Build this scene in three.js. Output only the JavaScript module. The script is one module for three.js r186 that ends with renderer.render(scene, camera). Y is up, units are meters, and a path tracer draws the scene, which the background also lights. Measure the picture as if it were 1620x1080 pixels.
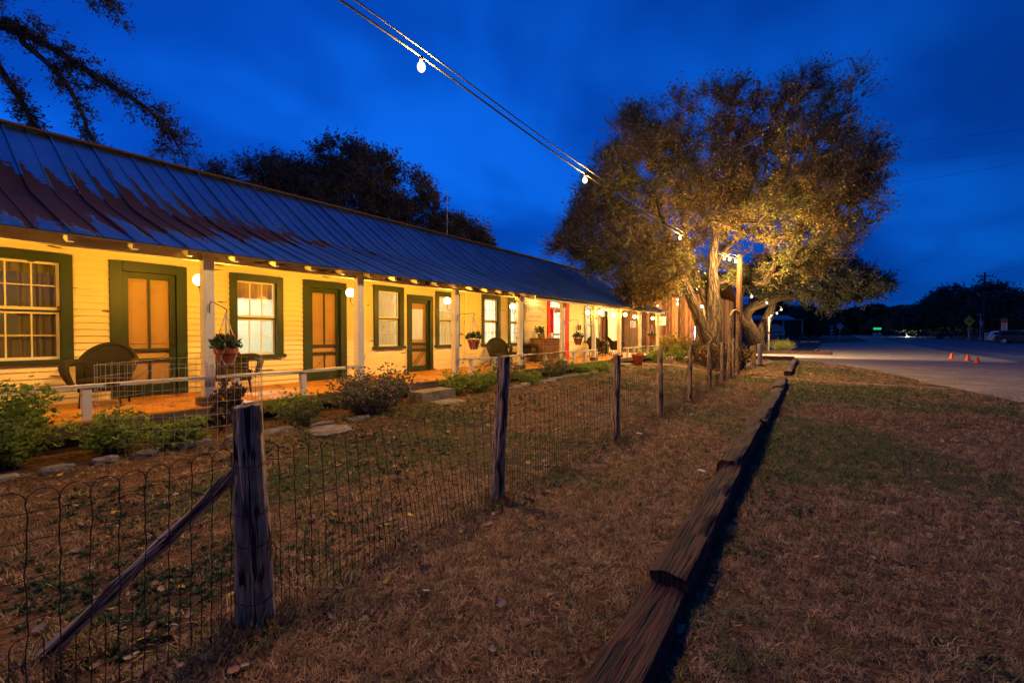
import * as THREE from 'three';
import { mergeGeometries } from 'three/addons/utils/BufferGeometryUtils.js';
import { RoundedBoxGeometry } from 'three/addons/geometries/RoundedBoxGeometry.js';

// ---------------------------------------------------------------- camera, sky, exposure
// x runs across (the house lies at negative x), d = -z runs along the house front, y is up
const scene = new THREE.Scene();
const camera = new THREE.PerspectiveCamera(73.74, 1620 / 1080, 0.05, 1500);
camera.position.set(0, 1.6, 0);
camera.rotation.order = 'YXZ';
camera.rotation.set(THREE.MathUtils.degToRad(-1.03), THREE.MathUtils.degToRad(35.045), 0);

const renderer = new THREE.WebGLRenderer({ antialias: true });
renderer.toneMapping = THREE.LinearToneMapping;
renderer.toneMappingExposure = 1;
renderer.shadowMap.enabled = true;

function rng(seed) {
  let a = seed >>> 0;
  return () => { a = (a + 0x6D2B79F5) >>> 0; let t = a; t = Math.imul(t ^ (t >>> 15), t | 1); t ^= t + Math.imul(t ^ (t >>> 7), t | 61); return ((t ^ (t >>> 14)) >>> 0) / 4294967296; };
}
const hash = (x, y, z) => { let h = Math.imul(x, 374761393) + Math.imul(y, 668265263) + Math.imul(z, 2147483647 - 1274126177); h = Math.imul(h ^ (h >>> 13), 1274126177); return ((h ^ (h >>> 16)) >>> 0) / 4294967296; };
const sm = (t) => t * t * (3 - 2 * t), lerp = (a, b, t) => a + (b - a) * t, clamp = (v, a = 0, b = 1) => Math.min(b, Math.max(a, v));
const step = (a, b, v) => sm(clamp((v - a) / (b - a)));
const mod = (a, n) => ((a % n) + n) % n;
function vnoise(x, y, seed = 0, px = 1 << 20, py = 1 << 20) {
  const xi = Math.floor(x), yi = Math.floor(y), fx = sm(x - xi), fy = sm(y - yi);
  const a = mod(xi, px), b = mod(xi + 1, px), c = mod(yi, py), e = mod(yi + 1, py);
  return lerp(lerp(hash(a, c, seed), hash(b, c, seed), fx), lerp(hash(a, e, seed), hash(b, e, seed), fx), fy);
}
function fbm(x, y, oct = 4, seed = 0, px = 1 << 20, py = 1 << 20) {
  let s = 0, a = 0.5, n = 0;
  for (let i = 0; i < oct; i++) { s += a * vnoise(x, y, seed + i * 17, px, py); n += a; a *= 0.5; x *= 2; y *= 2; px *= 2; py *= 2; }
  return s / n;
}
function noise3(x, y, z, seed = 0) {
  const xi = Math.floor(x), yi = Math.floor(y), zi = Math.floor(z), fx = sm(x - xi), fy = sm(y - yi), fz = sm(z - zi);
  const h = (i, j, k) => hash(xi + i + seed * 31, yi + j, zi + k + seed * 7);
  return lerp(lerp(lerp(h(0, 0, 0), h(1, 0, 0), fx), lerp(h(0, 1, 0), h(1, 1, 0), fx), fy), lerp(lerp(h(0, 0, 1), h(1, 0, 1), fx), lerp(h(0, 1, 1), h(1, 1, 1), fx), fy), fz);
}

// blue-hour sky with thin, soft cloud
{
  const w = 1024, h = 512, data = new Float32Array(w * h * 4);
  for (let j = 0; j < h; j++) for (let i = 0; i < w; i++) {
    const el = ((j + 0.5) / h - 0.5) * Math.PI, az = ((i + 0.5) / w - 0.5) * Math.PI * 2;
    const x = Math.cos(el) * Math.cos(az), y = Math.sin(el), z = Math.cos(el) * Math.sin(az);
    const yy = Math.max(y, 0) + 0.22, cx = x / yy, cz = z / yy;
    const warp = fbm(cx * 0.7 + 9, cz * 0.7 + 4, 3, 5) * 1.6;
    const n = fbm(cx * 0.9 + warp, cz * 0.9 - warp + 20, 5, 21), n2 = fbm(cx * 2.6 + 3 - warp, cz * 1.7 + warp + 1, 4, 77);
    const cloud = step(0.38, 0.68, n * 0.55 + n2 * 0.45);
    const glow = 0.5 - 0.5 * (x * 0.98 + z * 0.1) / Math.max(0.05, Math.hypot(x, z));                      // a little brighter where the sun has set
    const up = 1 - 0.12 * step(0.15, 0.95, Math.max(y, 0));
    let L = (0.20 + 0.80 * glow) * up * (0.80 + 0.46 * cloud);
    const low = Math.exp(-Math.max(y, 0) * 9) * 0.10;
    const o = (j * w + i) * 4, below = y < -0.02 ? 0.25 : 1;
    data[o] = (0.0010 + 0.002 * cloud * glow) * L * below; data[o + 1] = (0.082 + 0.040 * cloud + low * 0.2) * L * below; data[o + 2] = (0.640 + 0.10 * cloud - low * 0.3) * L * below; data[o + 3] = 1;
  }
  const sky = new THREE.DataTexture(data, w, h, THREE.RGBAFormat, THREE.FloatType);
  sky.mapping = THREE.EquirectangularReflectionMapping; sky.magFilter = THREE.LinearFilter; sky.needsUpdate = true;
  scene.background = sky; scene.environment = sky;
}

// ---------------------------------------------------------------- helpers
const P = (x, y, d) => new THREE.Vector3(x, y, -d);
const RGB = (r, g, b) => new THREE.Color().setRGB(r, g, b);
const taken = {};
function numbered(name) { const n = taken[name] = (taken[name] ?? -1) + 1; return n ? name + '_' + String(n).padStart(3, '0') : name; }
function tag(o, label, category, group, kind) {
  if (label) o.userData.label = label;
  if (category) o.userData.category = category;
  if (group) o.userData.group = group;
  if (kind) o.userData.kind = kind;
  return o;
}
// a thing: Group at its base (given in x, y, d)
function thing(name, label, category, at = [0, 0, 0], turn = 0, group, kind) {
  const o = new THREE.Group(); o.name = numbered(name);
  o.position.copy(P(...at)); o.rotation.y = turn; scene.add(o);
  return tag(o, label, category, group, kind);
}
// a mesh in its parent's own axes
function part(name, geo, mat, parent, label) {
  const m = new THREE.Mesh(geo, mat); m.name = name; m.castShadow = m.receiveShadow = true;
  if (label) m.userData.label = label;
  parent.add(m); return m;
}
// a mesh whose geometry is in world axes, put under a thing
function wpart(name, geo, mat, parent, label) {
  const m = part(name, geo, mat, parent, label);
  if (parent.parent === scene && parent.isGroup) m.position.copy(parent.position).negate();
  return m;
}
function top(name, geo, mat, label, category, group, kind) {
  const m = new THREE.Mesh(geo, mat); m.name = numbered(name); m.castShadow = m.receiveShadow = true;
  scene.add(m); return tag(m, label, category, group, kind);
}
function inst(name, geo, mat, list, parent, kind) {   // list: [matrix, color?]
  const m = new THREE.InstancedMesh(geo, mat, list.length); m.name = parent === scene ? numbered(name) : name; m.castShadow = m.receiveShadow = true;
  list.forEach(([mx, c], i) => { m.setMatrixAt(i, mx); if (c) m.setColorAt(i, c); });
  if (kind) m.userData.kind = kind;
  parent.add(m);
  if (parent !== scene && parent.parent === scene && parent.isGroup) m.position.copy(parent.position).negate();
  return m;
}
// uv in metres, v along the grain axis ('x','y','z')
function uvm(g, grain = 'y', ou = 0, ov = 0) {
  const p = g.attributes.position, n = g.attributes.normal, uv = new Float32Array(p.count * 2);
  for (let i = 0; i < p.count; i++) {
    const q = { x: p.getX(i), y: p.getY(i), z: p.getZ(i) }, a = { x: Math.abs(n.getX(i)), y: Math.abs(n.getY(i)), z: Math.abs(n.getZ(i)) };
    const facing = a.x >= a.y && a.x >= a.z ? 'x' : a.y >= a.z ? 'y' : 'z';
    const rest = ['x', 'y', 'z'].filter((k) => k !== facing);
    const v = rest.includes(grain) ? grain : rest[1], u = rest.find((k) => k !== v);
    uv[i * 2] = q[u] + ou; uv[i * 2 + 1] = q[v] + ov;
  }
  g.setAttribute('uv', new THREE.BufferAttribute(uv, 2)); return g;
}
let uvSeed = 0;
// box between bounds in x, y, d (world axes); bevel rounds the edges
function box(x0, x1, y0, y1, d0, d1, grain = 'y', bevel = 0) {
  const w = x1 - x0, h = y1 - y0, l = d1 - d0;
  const g = bevel ? new RoundedBoxGeometry(w, h, l, 1, Math.min(bevel, w * 0.45, h * 0.45, l * 0.45)) : new THREE.BoxGeometry(w, h, l);
  g.translate((x0 + x1) / 2, (y0 + y1) / 2, -(d0 + d1) / 2);
  uvSeed = (uvSeed + 0.37) % 7;
  return uvm(g, grain === 'd' ? 'z' : grain, uvSeed, uvSeed * 1.7);
}
const clean = (g) => { const n = g.index ? g.toNonIndexed() : g; for (const k of Object.keys(n.attributes)) if (!['position', 'normal', 'uv'].includes(k)) n.deleteAttribute(k); return n; };
const merge = (list) => mergeGeometries(list.map(clean));
// tube along points with radius per point; sides n; caps closed
function tube(pts, r, n = 6, caps = true) {
  const pos = [], nor = [], uv = [], idx = [], rad = (i) => typeof r === 'number' ? r : Array.isArray(r) ? r[Math.min(i, r.length - 1)] : r(i / (pts.length - 1));
  let up = new THREE.Vector3(0.31, 0.87, 0.39), len = 0; const t = new THREE.Vector3(), a = new THREE.Vector3(), b = new THREE.Vector3();
  for (let i = 0; i < pts.length; i++) {
    t.subVectors(pts[Math.min(i + 1, pts.length - 1)], pts[Math.max(i - 1, 0)]).normalize();
    a.crossVectors(t, up); if (a.lengthSq() < 1e-4) a.crossVectors(t, new THREE.Vector3(1, 0, 0)); a.normalize(); b.crossVectors(a, t).normalize(); up.copy(b);
    if (i) len += pts[i].distanceTo(pts[i - 1]);
    const rr = rad(i);
    for (let k = 0; k <= n; k++) {
      const th = (k / n) * Math.PI * 2, cx = Math.cos(th), sx = Math.sin(th);
      const nx = a.x * cx + b.x * sx, ny = a.y * cx + b.y * sx, nz = a.z * cx + b.z * sx;
      pos.push(pts[i].x + nx * rr, pts[i].y + ny * rr, pts[i].z + nz * rr); nor.push(nx, ny, nz); uv.push(th * Math.max(rr, 0.02), len);
    }
  }
  const m = n + 1;
  for (let i = 0; i < pts.length - 1; i++) for (let k = 0; k < n; k++) { const p = i * m + k; idx.push(p, p + m, p + 1, p + 1, p + m, p + m + 1); }
  if (caps) for (const [i, s] of [[0, 1], [pts.length - 1, -1]]) {
    if (rad(i) < 1e-4) continue;
    const c = pos.length / 3, dir = new THREE.Vector3().subVectors(pts[i], pts[i ? i - 1 : 1]).normalize();
    pos.push(pts[i].x, pts[i].y, pts[i].z); nor.push(dir.x, dir.y, dir.z); uv.push(0, 0);
    for (let k = 0; k <= n; k++) { const q = (i * m + k) * 3; pos.push(pos[q], pos[q + 1], pos[q + 2]); nor.push(dir.x, dir.y, dir.z); uv.push(pos[q], pos[q + 2]); }
    for (let k = 0; k < n; k++) s > 0 ? idx.push(c, c + 1 + k, c + 2 + k) : idx.push(c, c + 2 + k, c + 1 + k);
  }
  const g = new THREE.BufferGeometry();
  g.setAttribute('position', new THREE.Float32BufferAttribute(pos, 3)); g.setAttribute('normal', new THREE.Float32BufferAttribute(nor, 3)); g.setAttribute('uv', new THREE.Float32BufferAttribute(uv, 2)); g.setIndex(idx);
  return g;
}
const curve = (pts, n) => new THREE.CatmullRomCurve3(pts).getPoints(n);
const lathe = (prof, n = 24) => new THREE.LatheGeometry(prof.map(([r, y]) => new THREE.Vector2(r, y)), n);
function flat(pts, y, off = 0) { return pts; }
const M4 = (x, y, d, s = 1, ry = 0, rx = 0, rz = 0, sy = s) => new THREE.Matrix4().compose(P(x, y, d), new THREE.Quaternion().setFromEuler(new THREE.Euler(rx, ry, rz, 'YXZ')), new THREE.Vector3(s, sy, s));

// ground height: flat by the timbers, rising towards the flower bed and, far off, along the road
function ground(x, d) {
  let y = 0.24 * step(-2.9, -6.3, x) * step(40, 24, d);
  y += 0.012 * (fbm(x * 0.7 + 40, d * 0.7 + 40, 3, 3) - 0.5) * 4 * step(60, 20, d) * step(9, 3, x);
  return y + clamp((d - 60) * 0.007, 0, 1.2);
}

// ---------------------------------------------------------------- textures and materials
function tex(w, h, fn, srgb = true, rx = 1, ry = 1) {
  const data = new Uint8Array(w * h * 4);
  for (let j = 0; j < h; j++) for (let i = 0; i < w; i++) {
    const c = fn((i + 0.5) / w, (j + 0.5) / h), o = (j * w + i) * 4;
    if (typeof c === 'number') data[o] = data[o + 1] = data[o + 2] = clamp(c) * 255; else { data[o] = clamp(c[0]) * 255; data[o + 1] = clamp(c[1]) * 255; data[o + 2] = clamp(c[2]) * 255; }
    data[o + 3] = 255;
  }
  const t = new THREE.DataTexture(data, w, h, THREE.RGBAFormat);
  t.wrapS = t.wrapT = THREE.RepeatWrapping; t.magFilter = THREE.LinearFilter; t.minFilter = THREE.LinearMipmapLinearFilter; t.generateMipmaps = true;
  if (srgb) t.colorSpace = THREE.SRGBColorSpace;
  t.repeat.set(rx, ry); t.needsUpdate = true; return t;
}
const mix3 = (a, b, t) => [lerp(a[0], b[0], t), lerp(a[1], b[1], t), lerp(a[2], b[2], t)];
const std = (o) => new THREE.MeshStandardMaterial(o);
// grain along v; period keeps the tile seamless
const grainN = (u, v, fu, fv, seed) => fbm(u * fu, v * fv, 4, seed, fu, fv);
function woodTex(a, b, c, seed, fu = 40, fv = 4, crack = 0.6) {
  return tex(512, 512, (u, v) => {
    const wob = (fbm(u * 4, v * 4, 3, seed + 3, 4, 4) - 0.5) * 0.014, g = grainN(mod(u + wob, 1), v, fu, fv, seed), big = fbm(u * 4, v * 3, 3, seed + 9, 4, 3);
    const cr = step(crack, crack + 0.12, grainN(mod(u + wob, 1), v, fu / 2, fv / 2, seed + 40));
    let col = mix3(a, b, clamp(g * 1.5 - 0.3 + (big - 0.5)));
    return mix3(col, c, cr * 0.9);
  });
}
function woodBump(seed, fu = 40, fv = 4) { return tex(512, 512, (u, v) => { const wob = (fbm(u * 4, v * 4, 3, seed + 3, 4, 4) - 0.5) * 0.014; return grainN(mod(u + wob, 1), v, fu, fv, seed) * 0.7 + 0.3 * (1 - step(0.55, 0.7, grainN(mod(u + wob, 1), v, fu / 2, fv / 2, seed + 40))); }, false); }

function peelTex(base, grime, wood, amount, seed) {
  return tex(512, 512, (u, v) => {
    const n = fbm(u * 10, v * 4, 5, seed, 10, 4), big = fbm(u * 3, v * 2, 3, seed + 5, 3, 2), g = grainN(u, v, 48, 5, seed + 8);
    const p = step(amount, amount + 0.025, n * 0.7 + big * 0.3);
    const dirt = clamp((fbm(u * 7, v * 6, 4, seed + 12, 7, 6) - 0.45) * 1.5);
    return mix3(mix3(mix3(base, grime, dirt), base, 0.3), mix3(wood, [wood[0] * 0.6, wood[1] * 0.6, wood[2] * 0.6], g), p);
  });
}
const grainBump = woodBump(11);
const M = {};
M.siding = std({ map: peelTex([0.90, 0.85, 0.68], [0.83, 0.77, 0.59], [0.55, 0.43, 0.28], 0.735, 101), bumpMap: grainBump, bumpScale: 0.0012, roughness: 0.6 });
M.siding.map.repeat.set(0.9, 0.45);
M.whitePaint = std({ map: peelTex([0.90, 0.88, 0.84], [0.80, 0.77, 0.70], [0.45, 0.33, 0.22], 0.69, 131), bumpMap: grainBump, bumpScale: 0.0015, roughness: 0.55 });
M.whitePaint.map.repeat.set(1.3, 0.8);
M.beamPaint = std({ map: peelTex([0.86, 0.83, 0.77], [0.76, 0.71, 0.62], [0.36, 0.25, 0.16], 0.605, 171), bumpMap: grainBump, bumpScale: 0.003, roughness: 0.65 });
M.beamPaint.map.repeat.set(1.6, 0.9);
M.railPaint = std({ map: peelTex([0.84, 0.82, 0.79], [0.66, 0.63, 0.58], [0.34, 0.28, 0.24], 0.56, 191), bumpMap: grainBump, bumpScale: 0.003, roughness: 0.7 });
M.railPaint.map.repeat.set(2, 0.8);
M.green = std({ map: peelTex([0.14, 0.205, 0.07], [0.115, 0.17, 0.06], [0.22, 0.20, 0.12], 0.75, 211), bumpMap: grainBump, bumpScale: 0.001, roughness: 0.5 });
M.red = std({ map: peelTex([0.80, 0.06, 0.05], [0.66, 0.05, 0.045], [0.5, 0.3, 0.2], 0.76, 231), roughness: 0.75 });
M.doorPanel = std({ map: peelTex([0.70, 0.56, 0.36], [0.62, 0.48, 0.30], [0.5, 0.38, 0.22], 0.8, 241), roughness: 0.6 });
M.creamTrim = std({ map: peelTex([0.88, 0.85, 0.77], [0.82, 0.78, 0.69], [0.5, 0.4, 0.3], 0.76, 251), roughness: 0.55 });
M.plaster = std({ map: tex(256, 256, (u, v) => { const n = fbm(u * 6, v * 6, 4, 261, 6, 6); return [0.84 + n * 0.06, 0.82 + n * 0.06, 0.76 + n * 0.06]; }), roughness: 0.9 });
M.deck = std({ map: tex(1024, 1024, (u, v) => {
  const n = fbm(u * 5, v * 5, 5, 271, 5, 5), f = fbm(u * 60, v * 60, 3, 273, 60, 60), s = step(0.62, 0.7, fbm(u * 16, v * 16, 4, 275, 16, 16));
  return mix3(mix3([0.80, 0.56, 0.22], [0.72, 0.48, 0.18], clamp(n * 1.6 - 0.3)), [0.42, 0.26, 0.12], s * 0.6 + (f - 0.5) * 0.35);
}, true, 0.35, 0.35), bumpMap: tex(256, 256, (u, v) => fbm(u * 40, v * 40, 3, 277, 40, 40), false), bumpScale: 0.002, roughness: 0.55 });
M.sill = std({ map: woodTex([0.44, 0.37, 0.31], [0.33, 0.27, 0.22], [0.2, 0.15, 0.12], 281), bumpMap: grainBump, bumpScale: 0.004, roughness: 0.85 });
M.roughWood = std({ map: woodTex([0.50, 0.41, 0.32], [0.38, 0.30, 0.23], [0.2, 0.15, 0.11], 291), roughness: 0.95 });
M.cedar = std({ map: woodTex([0.86, 0.75, 0.58], [0.58, 0.48, 0.35], [0.19, 0.14, 0.10], 301, 60, 7, 0.56), bumpMap: woodBump(301, 60, 7), bumpScale: 0.016, roughness: 0.95 });
M.cedar.map.repeat.set(2.1, 1.5); M.cedar.bumpMap.repeat.set(2.1, 1.5);
M.tie = std({ map: woodTex([0.32, 0.185, 0.135], [0.20, 0.115, 0.085], [0.07, 0.042, 0.034], 321, 48, 5, 0.55), bumpMap: woodBump(321, 48, 5), bumpScale: 0.02, roughness: 0.95 });
M.tie.map.repeat.set(1.7, 0.9); M.tie.bumpMap.repeat.set(1.7, 0.9);
M.pole = std({ map: woodTex([0.42, 0.29, 0.18], [0.32, 0.21, 0.13], [0.16, 0.1, 0.07], 331, 30, 2, 0.62), bumpMap: grainBump, bumpScale: 0.006, roughness: 0.9 });
M.barn = [341, 351, 361].map((s, i) => std({ map: woodTex([[0.58, 0.40, 0.24], [0.44, 0.29, 0.17], [0.64, 0.47, 0.31]][i], [[0.43, 0.27, 0.16], [0.31, 0.19, 0.11], [0.50, 0.34, 0.21]][i], [0.16, 0.1, 0.07], s, 30, 2, 0.6), bumpMap: grainBump, bumpScale: 0.006, roughness: 0.9 }));
M.stone = std({ map: tex(512, 512, (u, v) => { const n = fbm(u * 6, v * 6, 5, 371, 6, 6), f = fbm(u * 50, v * 50, 3, 373, 50, 50), l = step(0.58, 0.72, fbm(u * 9, v * 9, 4, 375, 9, 9)); return mix3(mix3([0.60, 0.57, 0.52], [0.45, 0.42, 0.37], n), [0.34, 0.33, 0.29], l * 0.6 + (f - 0.5) * 0.3); }, true, 1.4, 1.4), bumpMap: tex(512, 512, (u, v) => fbm(u * 24, v * 24, 5, 377, 24, 24), false, 1.4, 1.4), bumpScale: 0.014, roughness: 0.95 });
M.rusty = std({ color: RGB(0.075, 0.038, 0.024), roughness: 0.9, metalness: 0.2 });
M.galv = std({ color: RGB(0.50, 0.48, 0.46), roughness: 0.5, metalness: 0.5 });
M.blackMetal = std({ color: RGB(0.025, 0.022, 0.02), roughness: 0.5, metalness: 0.4 });
M.bronze = std({ color: RGB(0.10, 0.06, 0.03), roughness: 0.45, metalness: 0.6 });
M.cable = std({ color: RGB(0.02, 0.019, 0.018), roughness: 0.9 });
M.glass = new THREE.MeshPhysicalMaterial({ color: RGB(0.95, 0.97, 0.95), transmission: 1, thickness: 0, roughness: 0.02, ior: 1.5 });
M.lace = new THREE.MeshPhysicalMaterial({ color: RGB(0.30, 0.25, 0.17), transmission: 0.6, thickness: 0, roughness: 0.9, side: THREE.DoubleSide });
M.sheer = new THREE.MeshPhysicalMaterial({ color: RGB(0.80, 0.78, 0.70), transmission: 0.45, thickness: 0, roughness: 1, side: THREE.DoubleSide });
M.terracotta = std({ map: tex(256, 256, (u, v) => { const n = fbm(u * 6, v * 6, 4, 381, 6, 6); return mix3([0.62, 0.30, 0.18], [0.50, 0.23, 0.14], n); }), roughness: 0.85 });
M.wicker = std({ map: tex(256, 256, (u, v) => { const a = Math.sin(u * Math.PI * 40), b = Math.sin(v * Math.PI * 40), w = a * b; const n = fbm(u * 9, v * 9, 3, 391, 9, 9); const k = 0.5 + 0.5 * w; return mix3([0.10, 0.085, 0.05], [0.25, 0.215, 0.14], clamp(k * 0.7 + n * 0.4 - 0.1)); }, true, 2.5, 2.5), bumpMap: tex(256, 256, (u, v) => 0.5 + 0.5 * Math.sin(u * Math.PI * 40) * Math.sin(v * Math.PI * 40), false, 2.5, 2.5), bumpScale: 0.006, roughness: 0.75 });
M.bark = std({ map: tex(512, 512, (u, v) => { const n = fbm(u * 14, v * 5, 5, 401, 14, 5), c = step(0.45, 0.6, fbm(u * 22, v * 6, 4, 403, 22, 6)); return mix3(mix3([0.47, 0.40, 0.33], [0.33, 0.27, 0.22], n), [0.16, 0.125, 0.10], c * 0.8); }, true, 1.0, 0.7), bumpMap: tex(512, 512, (u, v) => 1 - step(0.42, 0.66, fbm(u * 22, v * 6, 4, 403, 22, 6)), false, 1.0, 0.7), bumpScale: 0.03, roughness: 0.95 });
M.twig = std({ color: RGB(0.15, 0.115, 0.085), roughness: 0.95 });
const leafMat = (r, g, b, t = 0.25) => new THREE.MeshPhysicalMaterial({ color: RGB(r, g, b), transmission: t, thickness: 0, roughness: 0.85, side: THREE.DoubleSide });
M.leafWhite = leafMat(1, 1, 1, 0.3);   // tinted by each copy's own colour
M.leafOpaque = std({ color: RGB(1, 1, 1), roughness: 0.9, side: THREE.DoubleSide });
const glowMat = (r, g, b, k) => std({ color: RGB(0.9, 0.85, 0.75), emissive: RGB(r, g, b), emissiveIntensity: k, roughness: 0.4 });
const WARM = [1, 0.465, 0.035], BULB = [1, 0.60, 0.20];
M.globe = glowMat(1, 0.66, 0.24, 9);
M.bulb = glowMat(1, 0.78, 0.46, 2.6);
M.floodLens = glowMat(1, 0.93, 0.80, 30);
M.pendant = glowMat(1, 0.88, 0.62, 5);
function lamp(parent, x, y, z, [r, g, b], intensity, radius = 2) {
  const l = new THREE.PointLight(RGB(r, g, b), intensity, 0, 2); l.position.set(x, y, z); l.castShadow = true; l.shadow.radius = radius; l.name = 'lamp_light'; parent.add(l); return l;
}
// ---------------------------------------------------------------- ground, road, paths
const lineUp = (pts, d) => { for (let i = 1; i < pts.length; i++) if (d <= pts[i][1]) { const [x0, d0] = pts[i - 1], [x1, d1] = pts[i]; return lerp(x0, x1, (d - d0) / (d1 - d0)); } return pts[pts.length - 1][0]; };
const gravelLine = [[9.2, -10], [9.2, 4], [6.2, 8.5], [4.7, 12], [3.6, 15], [2.45, 20], [1.6, 24.5], [0.3, 28], [-1.0, 31.4], [-4.8, 31.9], [-5.2, 40.6], [-1.4, 41.4], [-1.2, 47.0], [-1.0, 80], [5, 92], [6.5, 400]];
const gravelEdge = (d) => lineUp(gravelLine, d) + (fbm(d * 1.3, 4, 4, 61) - 0.5) * 0.9 * step(60, 30, d);
const onPath = (x, d) => (Math.abs(d - (18.35 - 0.12 * x)) < 0.28 + 0.1 * fbm(x * 2, d * 2, 2, 5) && x > -3.2 && x < 2.7) || (Math.abs(d - 19.9) < 0.5 && x > -7.2 && x < -3);
{
  const xs = [], ds = [];
  for (let x = -13; x <= 12; x += 0.3) xs.push(x);
  for (let d = -3; d <= 30; d += 0.35) ds.push(d);
  for (let s = 1, k = 0.6; k < 900; k *= 1.42, s++) { xs.push(12 + k); xs.unshift(-13 - k); ds.push(30 + k); if (k < 80) ds.unshift(-3 - k); }
  const pos = [], uv = [], col = [], idx = [], c0 = RGB(1.0, 0.86, 0.68), c1 = RGB(0.62, 0.72, 0.36), c2 = RGB(0.48, 0.40, 0.31), c = new THREE.Color();
  for (const d of ds) for (const x of xs) {
    pos.push(x, ground(x, d), -d); uv.push(x, d);
    const g = fbm(x * 0.45 + 7, d * 0.45, 4, 91), s = fbm(x * 0.8, d * 0.8 + 5, 4, 92);
    c.copy(c0).lerp(c1, step(0.5, 0.66, g) * 0.85).lerp(c2, step(0.5, 0.68, s) * (x < -2.6 ? 0.95 : 0.5));
    if (d > 45 || x > 19) c.lerp(c1, 0.8);
    col.push(c.r, c.g, c.b);
  }
  for (let j = 0; j < ds.length - 1; j++) for (let i = 0; i < xs.length - 1; i++) { const a = j * xs.length + i, b = a + xs.length; idx.push(a, a + 1, b, b, a + 1, b + 1); }
  const g = new THREE.BufferGeometry(); g.setIndex(idx);
  g.setAttribute('position', new THREE.Float32BufferAttribute(pos, 3)); g.setAttribute('uv', new THREE.Float32BufferAttribute(uv, 2)); g.setAttribute('color', new THREE.Float32BufferAttribute(col, 3)); g.computeVertexNormals();
  const lawnMap = tex(1024, 1024, (u, v) => {
    const a = fbm(u * 90, v * 40, 3, 501, 90, 40), b = fbm(u * 40, v * 90, 3, 503, 40, 90), n = fbm(u * 9, v * 9, 5, 505, 9, 9), k = clamp(Math.max(a, b) * 1.6 - 0.5);
    return mix3(mix3([0.25, 0.18, 0.105], [0.52, 0.405, 0.24], k), [0.20, 0.145, 0.085], clamp(n * 2 - 0.8) * 0.7);
  }, true, 0.4, 0.4);
  const m = std({ map: lawnMap, vertexColors: true, bumpMap: tex(512, 512, (u, v) => Math.max(fbm(u * 60, v * 30, 3, 507, 60, 30), fbm(u * 30, v * 60, 3, 509, 30, 60)), false, 0.6, 0.6), bumpScale: 0.03, roughness: 1 });
  top('ground', g, m, 'dry brown lawn and bare soil around the house', 'ground', null, 'structure');
}
function sheet(name, x0, x1, d0, d1, nx, nd, mat, lift, label, cat) {   // x0, x1 are functions of d
  const pos = [], uv = [], idx = [];
  for (let j = 0; j <= nd; j++) { const d = lerp(d0, d1, j / nd), a = x0(d), b = x1(d); for (let i = 0; i <= nx; i++) { const x = lerp(a, b, i / nx); pos.push(x, ground(x, d) + lift, -d); uv.push(x, d); } }
  for (let j = 0; j < nd; j++) for (let i = 0; i < nx; i++) { const a = j * (nx + 1) + i, b = a + nx + 1; idx.push(a, a + 1, b, b, a + 1, b + 1); }
  const g = new THREE.BufferGeometry(); g.setIndex(idx); g.setAttribute('position', new THREE.Float32BufferAttribute(pos, 3)); g.setAttribute('uv', new THREE.Float32BufferAttribute(uv, 2)); g.computeVertexNormals();
  return top(name, g, mat, label, cat, null, 'structure');
}
M.gravel = std({ map: tex(1024, 1024, (u, v) => { const n = fbm(u * 7, v * 7, 5, 521, 7, 7), f = fbm(u * 110, v * 110, 2, 523, 110, 110), t = fbm(u * 3, v * 14, 4, 525, 3, 14); return mix3(mix3([0.68, 0.60, 0.51], [0.50, 0.44, 0.37], clamp(n * 1.4 - 0.2)), [0.30, 0.25, 0.21], clamp((f - 0.45) * 1.6) * 0.6 + clamp(t - 0.5) * 0.5); }, true, 0.22, 0.22), bumpMap: tex(512, 512, (u, v) => fbm(u * 70, v * 70, 3, 527, 70, 70), false, 0.5, 0.5), bumpScale: 0.025, roughness: 0.95 });
M.asphalt = std({ map: tex(512, 512, (u, v) => { const n = fbm(u * 5, v * 5, 4, 531, 5, 5), f = fbm(u * 90, v * 90, 2, 533, 90, 90); const cr = step(0.0, 0.03, Math.abs(fbm(u * 4, v * 4, 4, 535, 4, 4) - 0.5)), k = (0.31 + (n - 0.5) * 0.18 + (f - 0.5) * 0.16) * (0.6 + 0.4 * cr); return [k, k, k * 1.02]; }, true, 0.15, 0.15), bumpMap: M.gravel.bumpMap, bumpScale: 0.008, roughness: 0.8 });
M.line = std({ map: tex(256, 256, (u, v) => { const w = step(0.5, 0.62, fbm(u * 24, v * 24, 4, 541, 24, 24)); return mix3([0.72, 0.72, 0.70], [0.34, 0.34, 0.34], w); }), roughness: 0.8 });
M.dirt = std({ map: tex(512, 512, (u, v) => { const n = fbm(u * 6, v * 6, 5, 551, 6, 6), f = fbm(u * 70, v * 70, 2, 553, 70, 70); return mix3([0.60, 0.50, 0.40], [0.42, 0.33, 0.25], clamp(n + (f - 0.5) * 0.8)); }, true, 0.6, 0.6), bumpMap: M.gravel.bumpMap, bumpScale: 0.015, roughness: 1 });
M.concrete = std({ map: tex(256, 256, (u, v) => { const n = fbm(u * 5, v * 5, 5, 561, 5, 5); return mix3([0.60, 0.57, 0.52], [0.46, 0.43, 0.38], n); }), bumpMap: M.gravel.bumpMap, bumpScale: 0.005, roughness: 0.9 });
sheet('gravel_lot', gravelEdge, () => 8.7, -8, 400, 26, 400, M.gravel, 0.014, 'pale gravel parking strip between the lawn and the road', 'gravel');
sheet('road', () => 8.5, () => 19.5, -30, 700, 10, 120, M.asphalt, 0.022, 'dark asphalt road running off to the right', 'road');
sheet('road_edge_line', () => 10.32, () => 10.46, -30, 500, 1, 160, M.line, 0.03, 'worn white edge line painted on the road', 'road marking');
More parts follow.
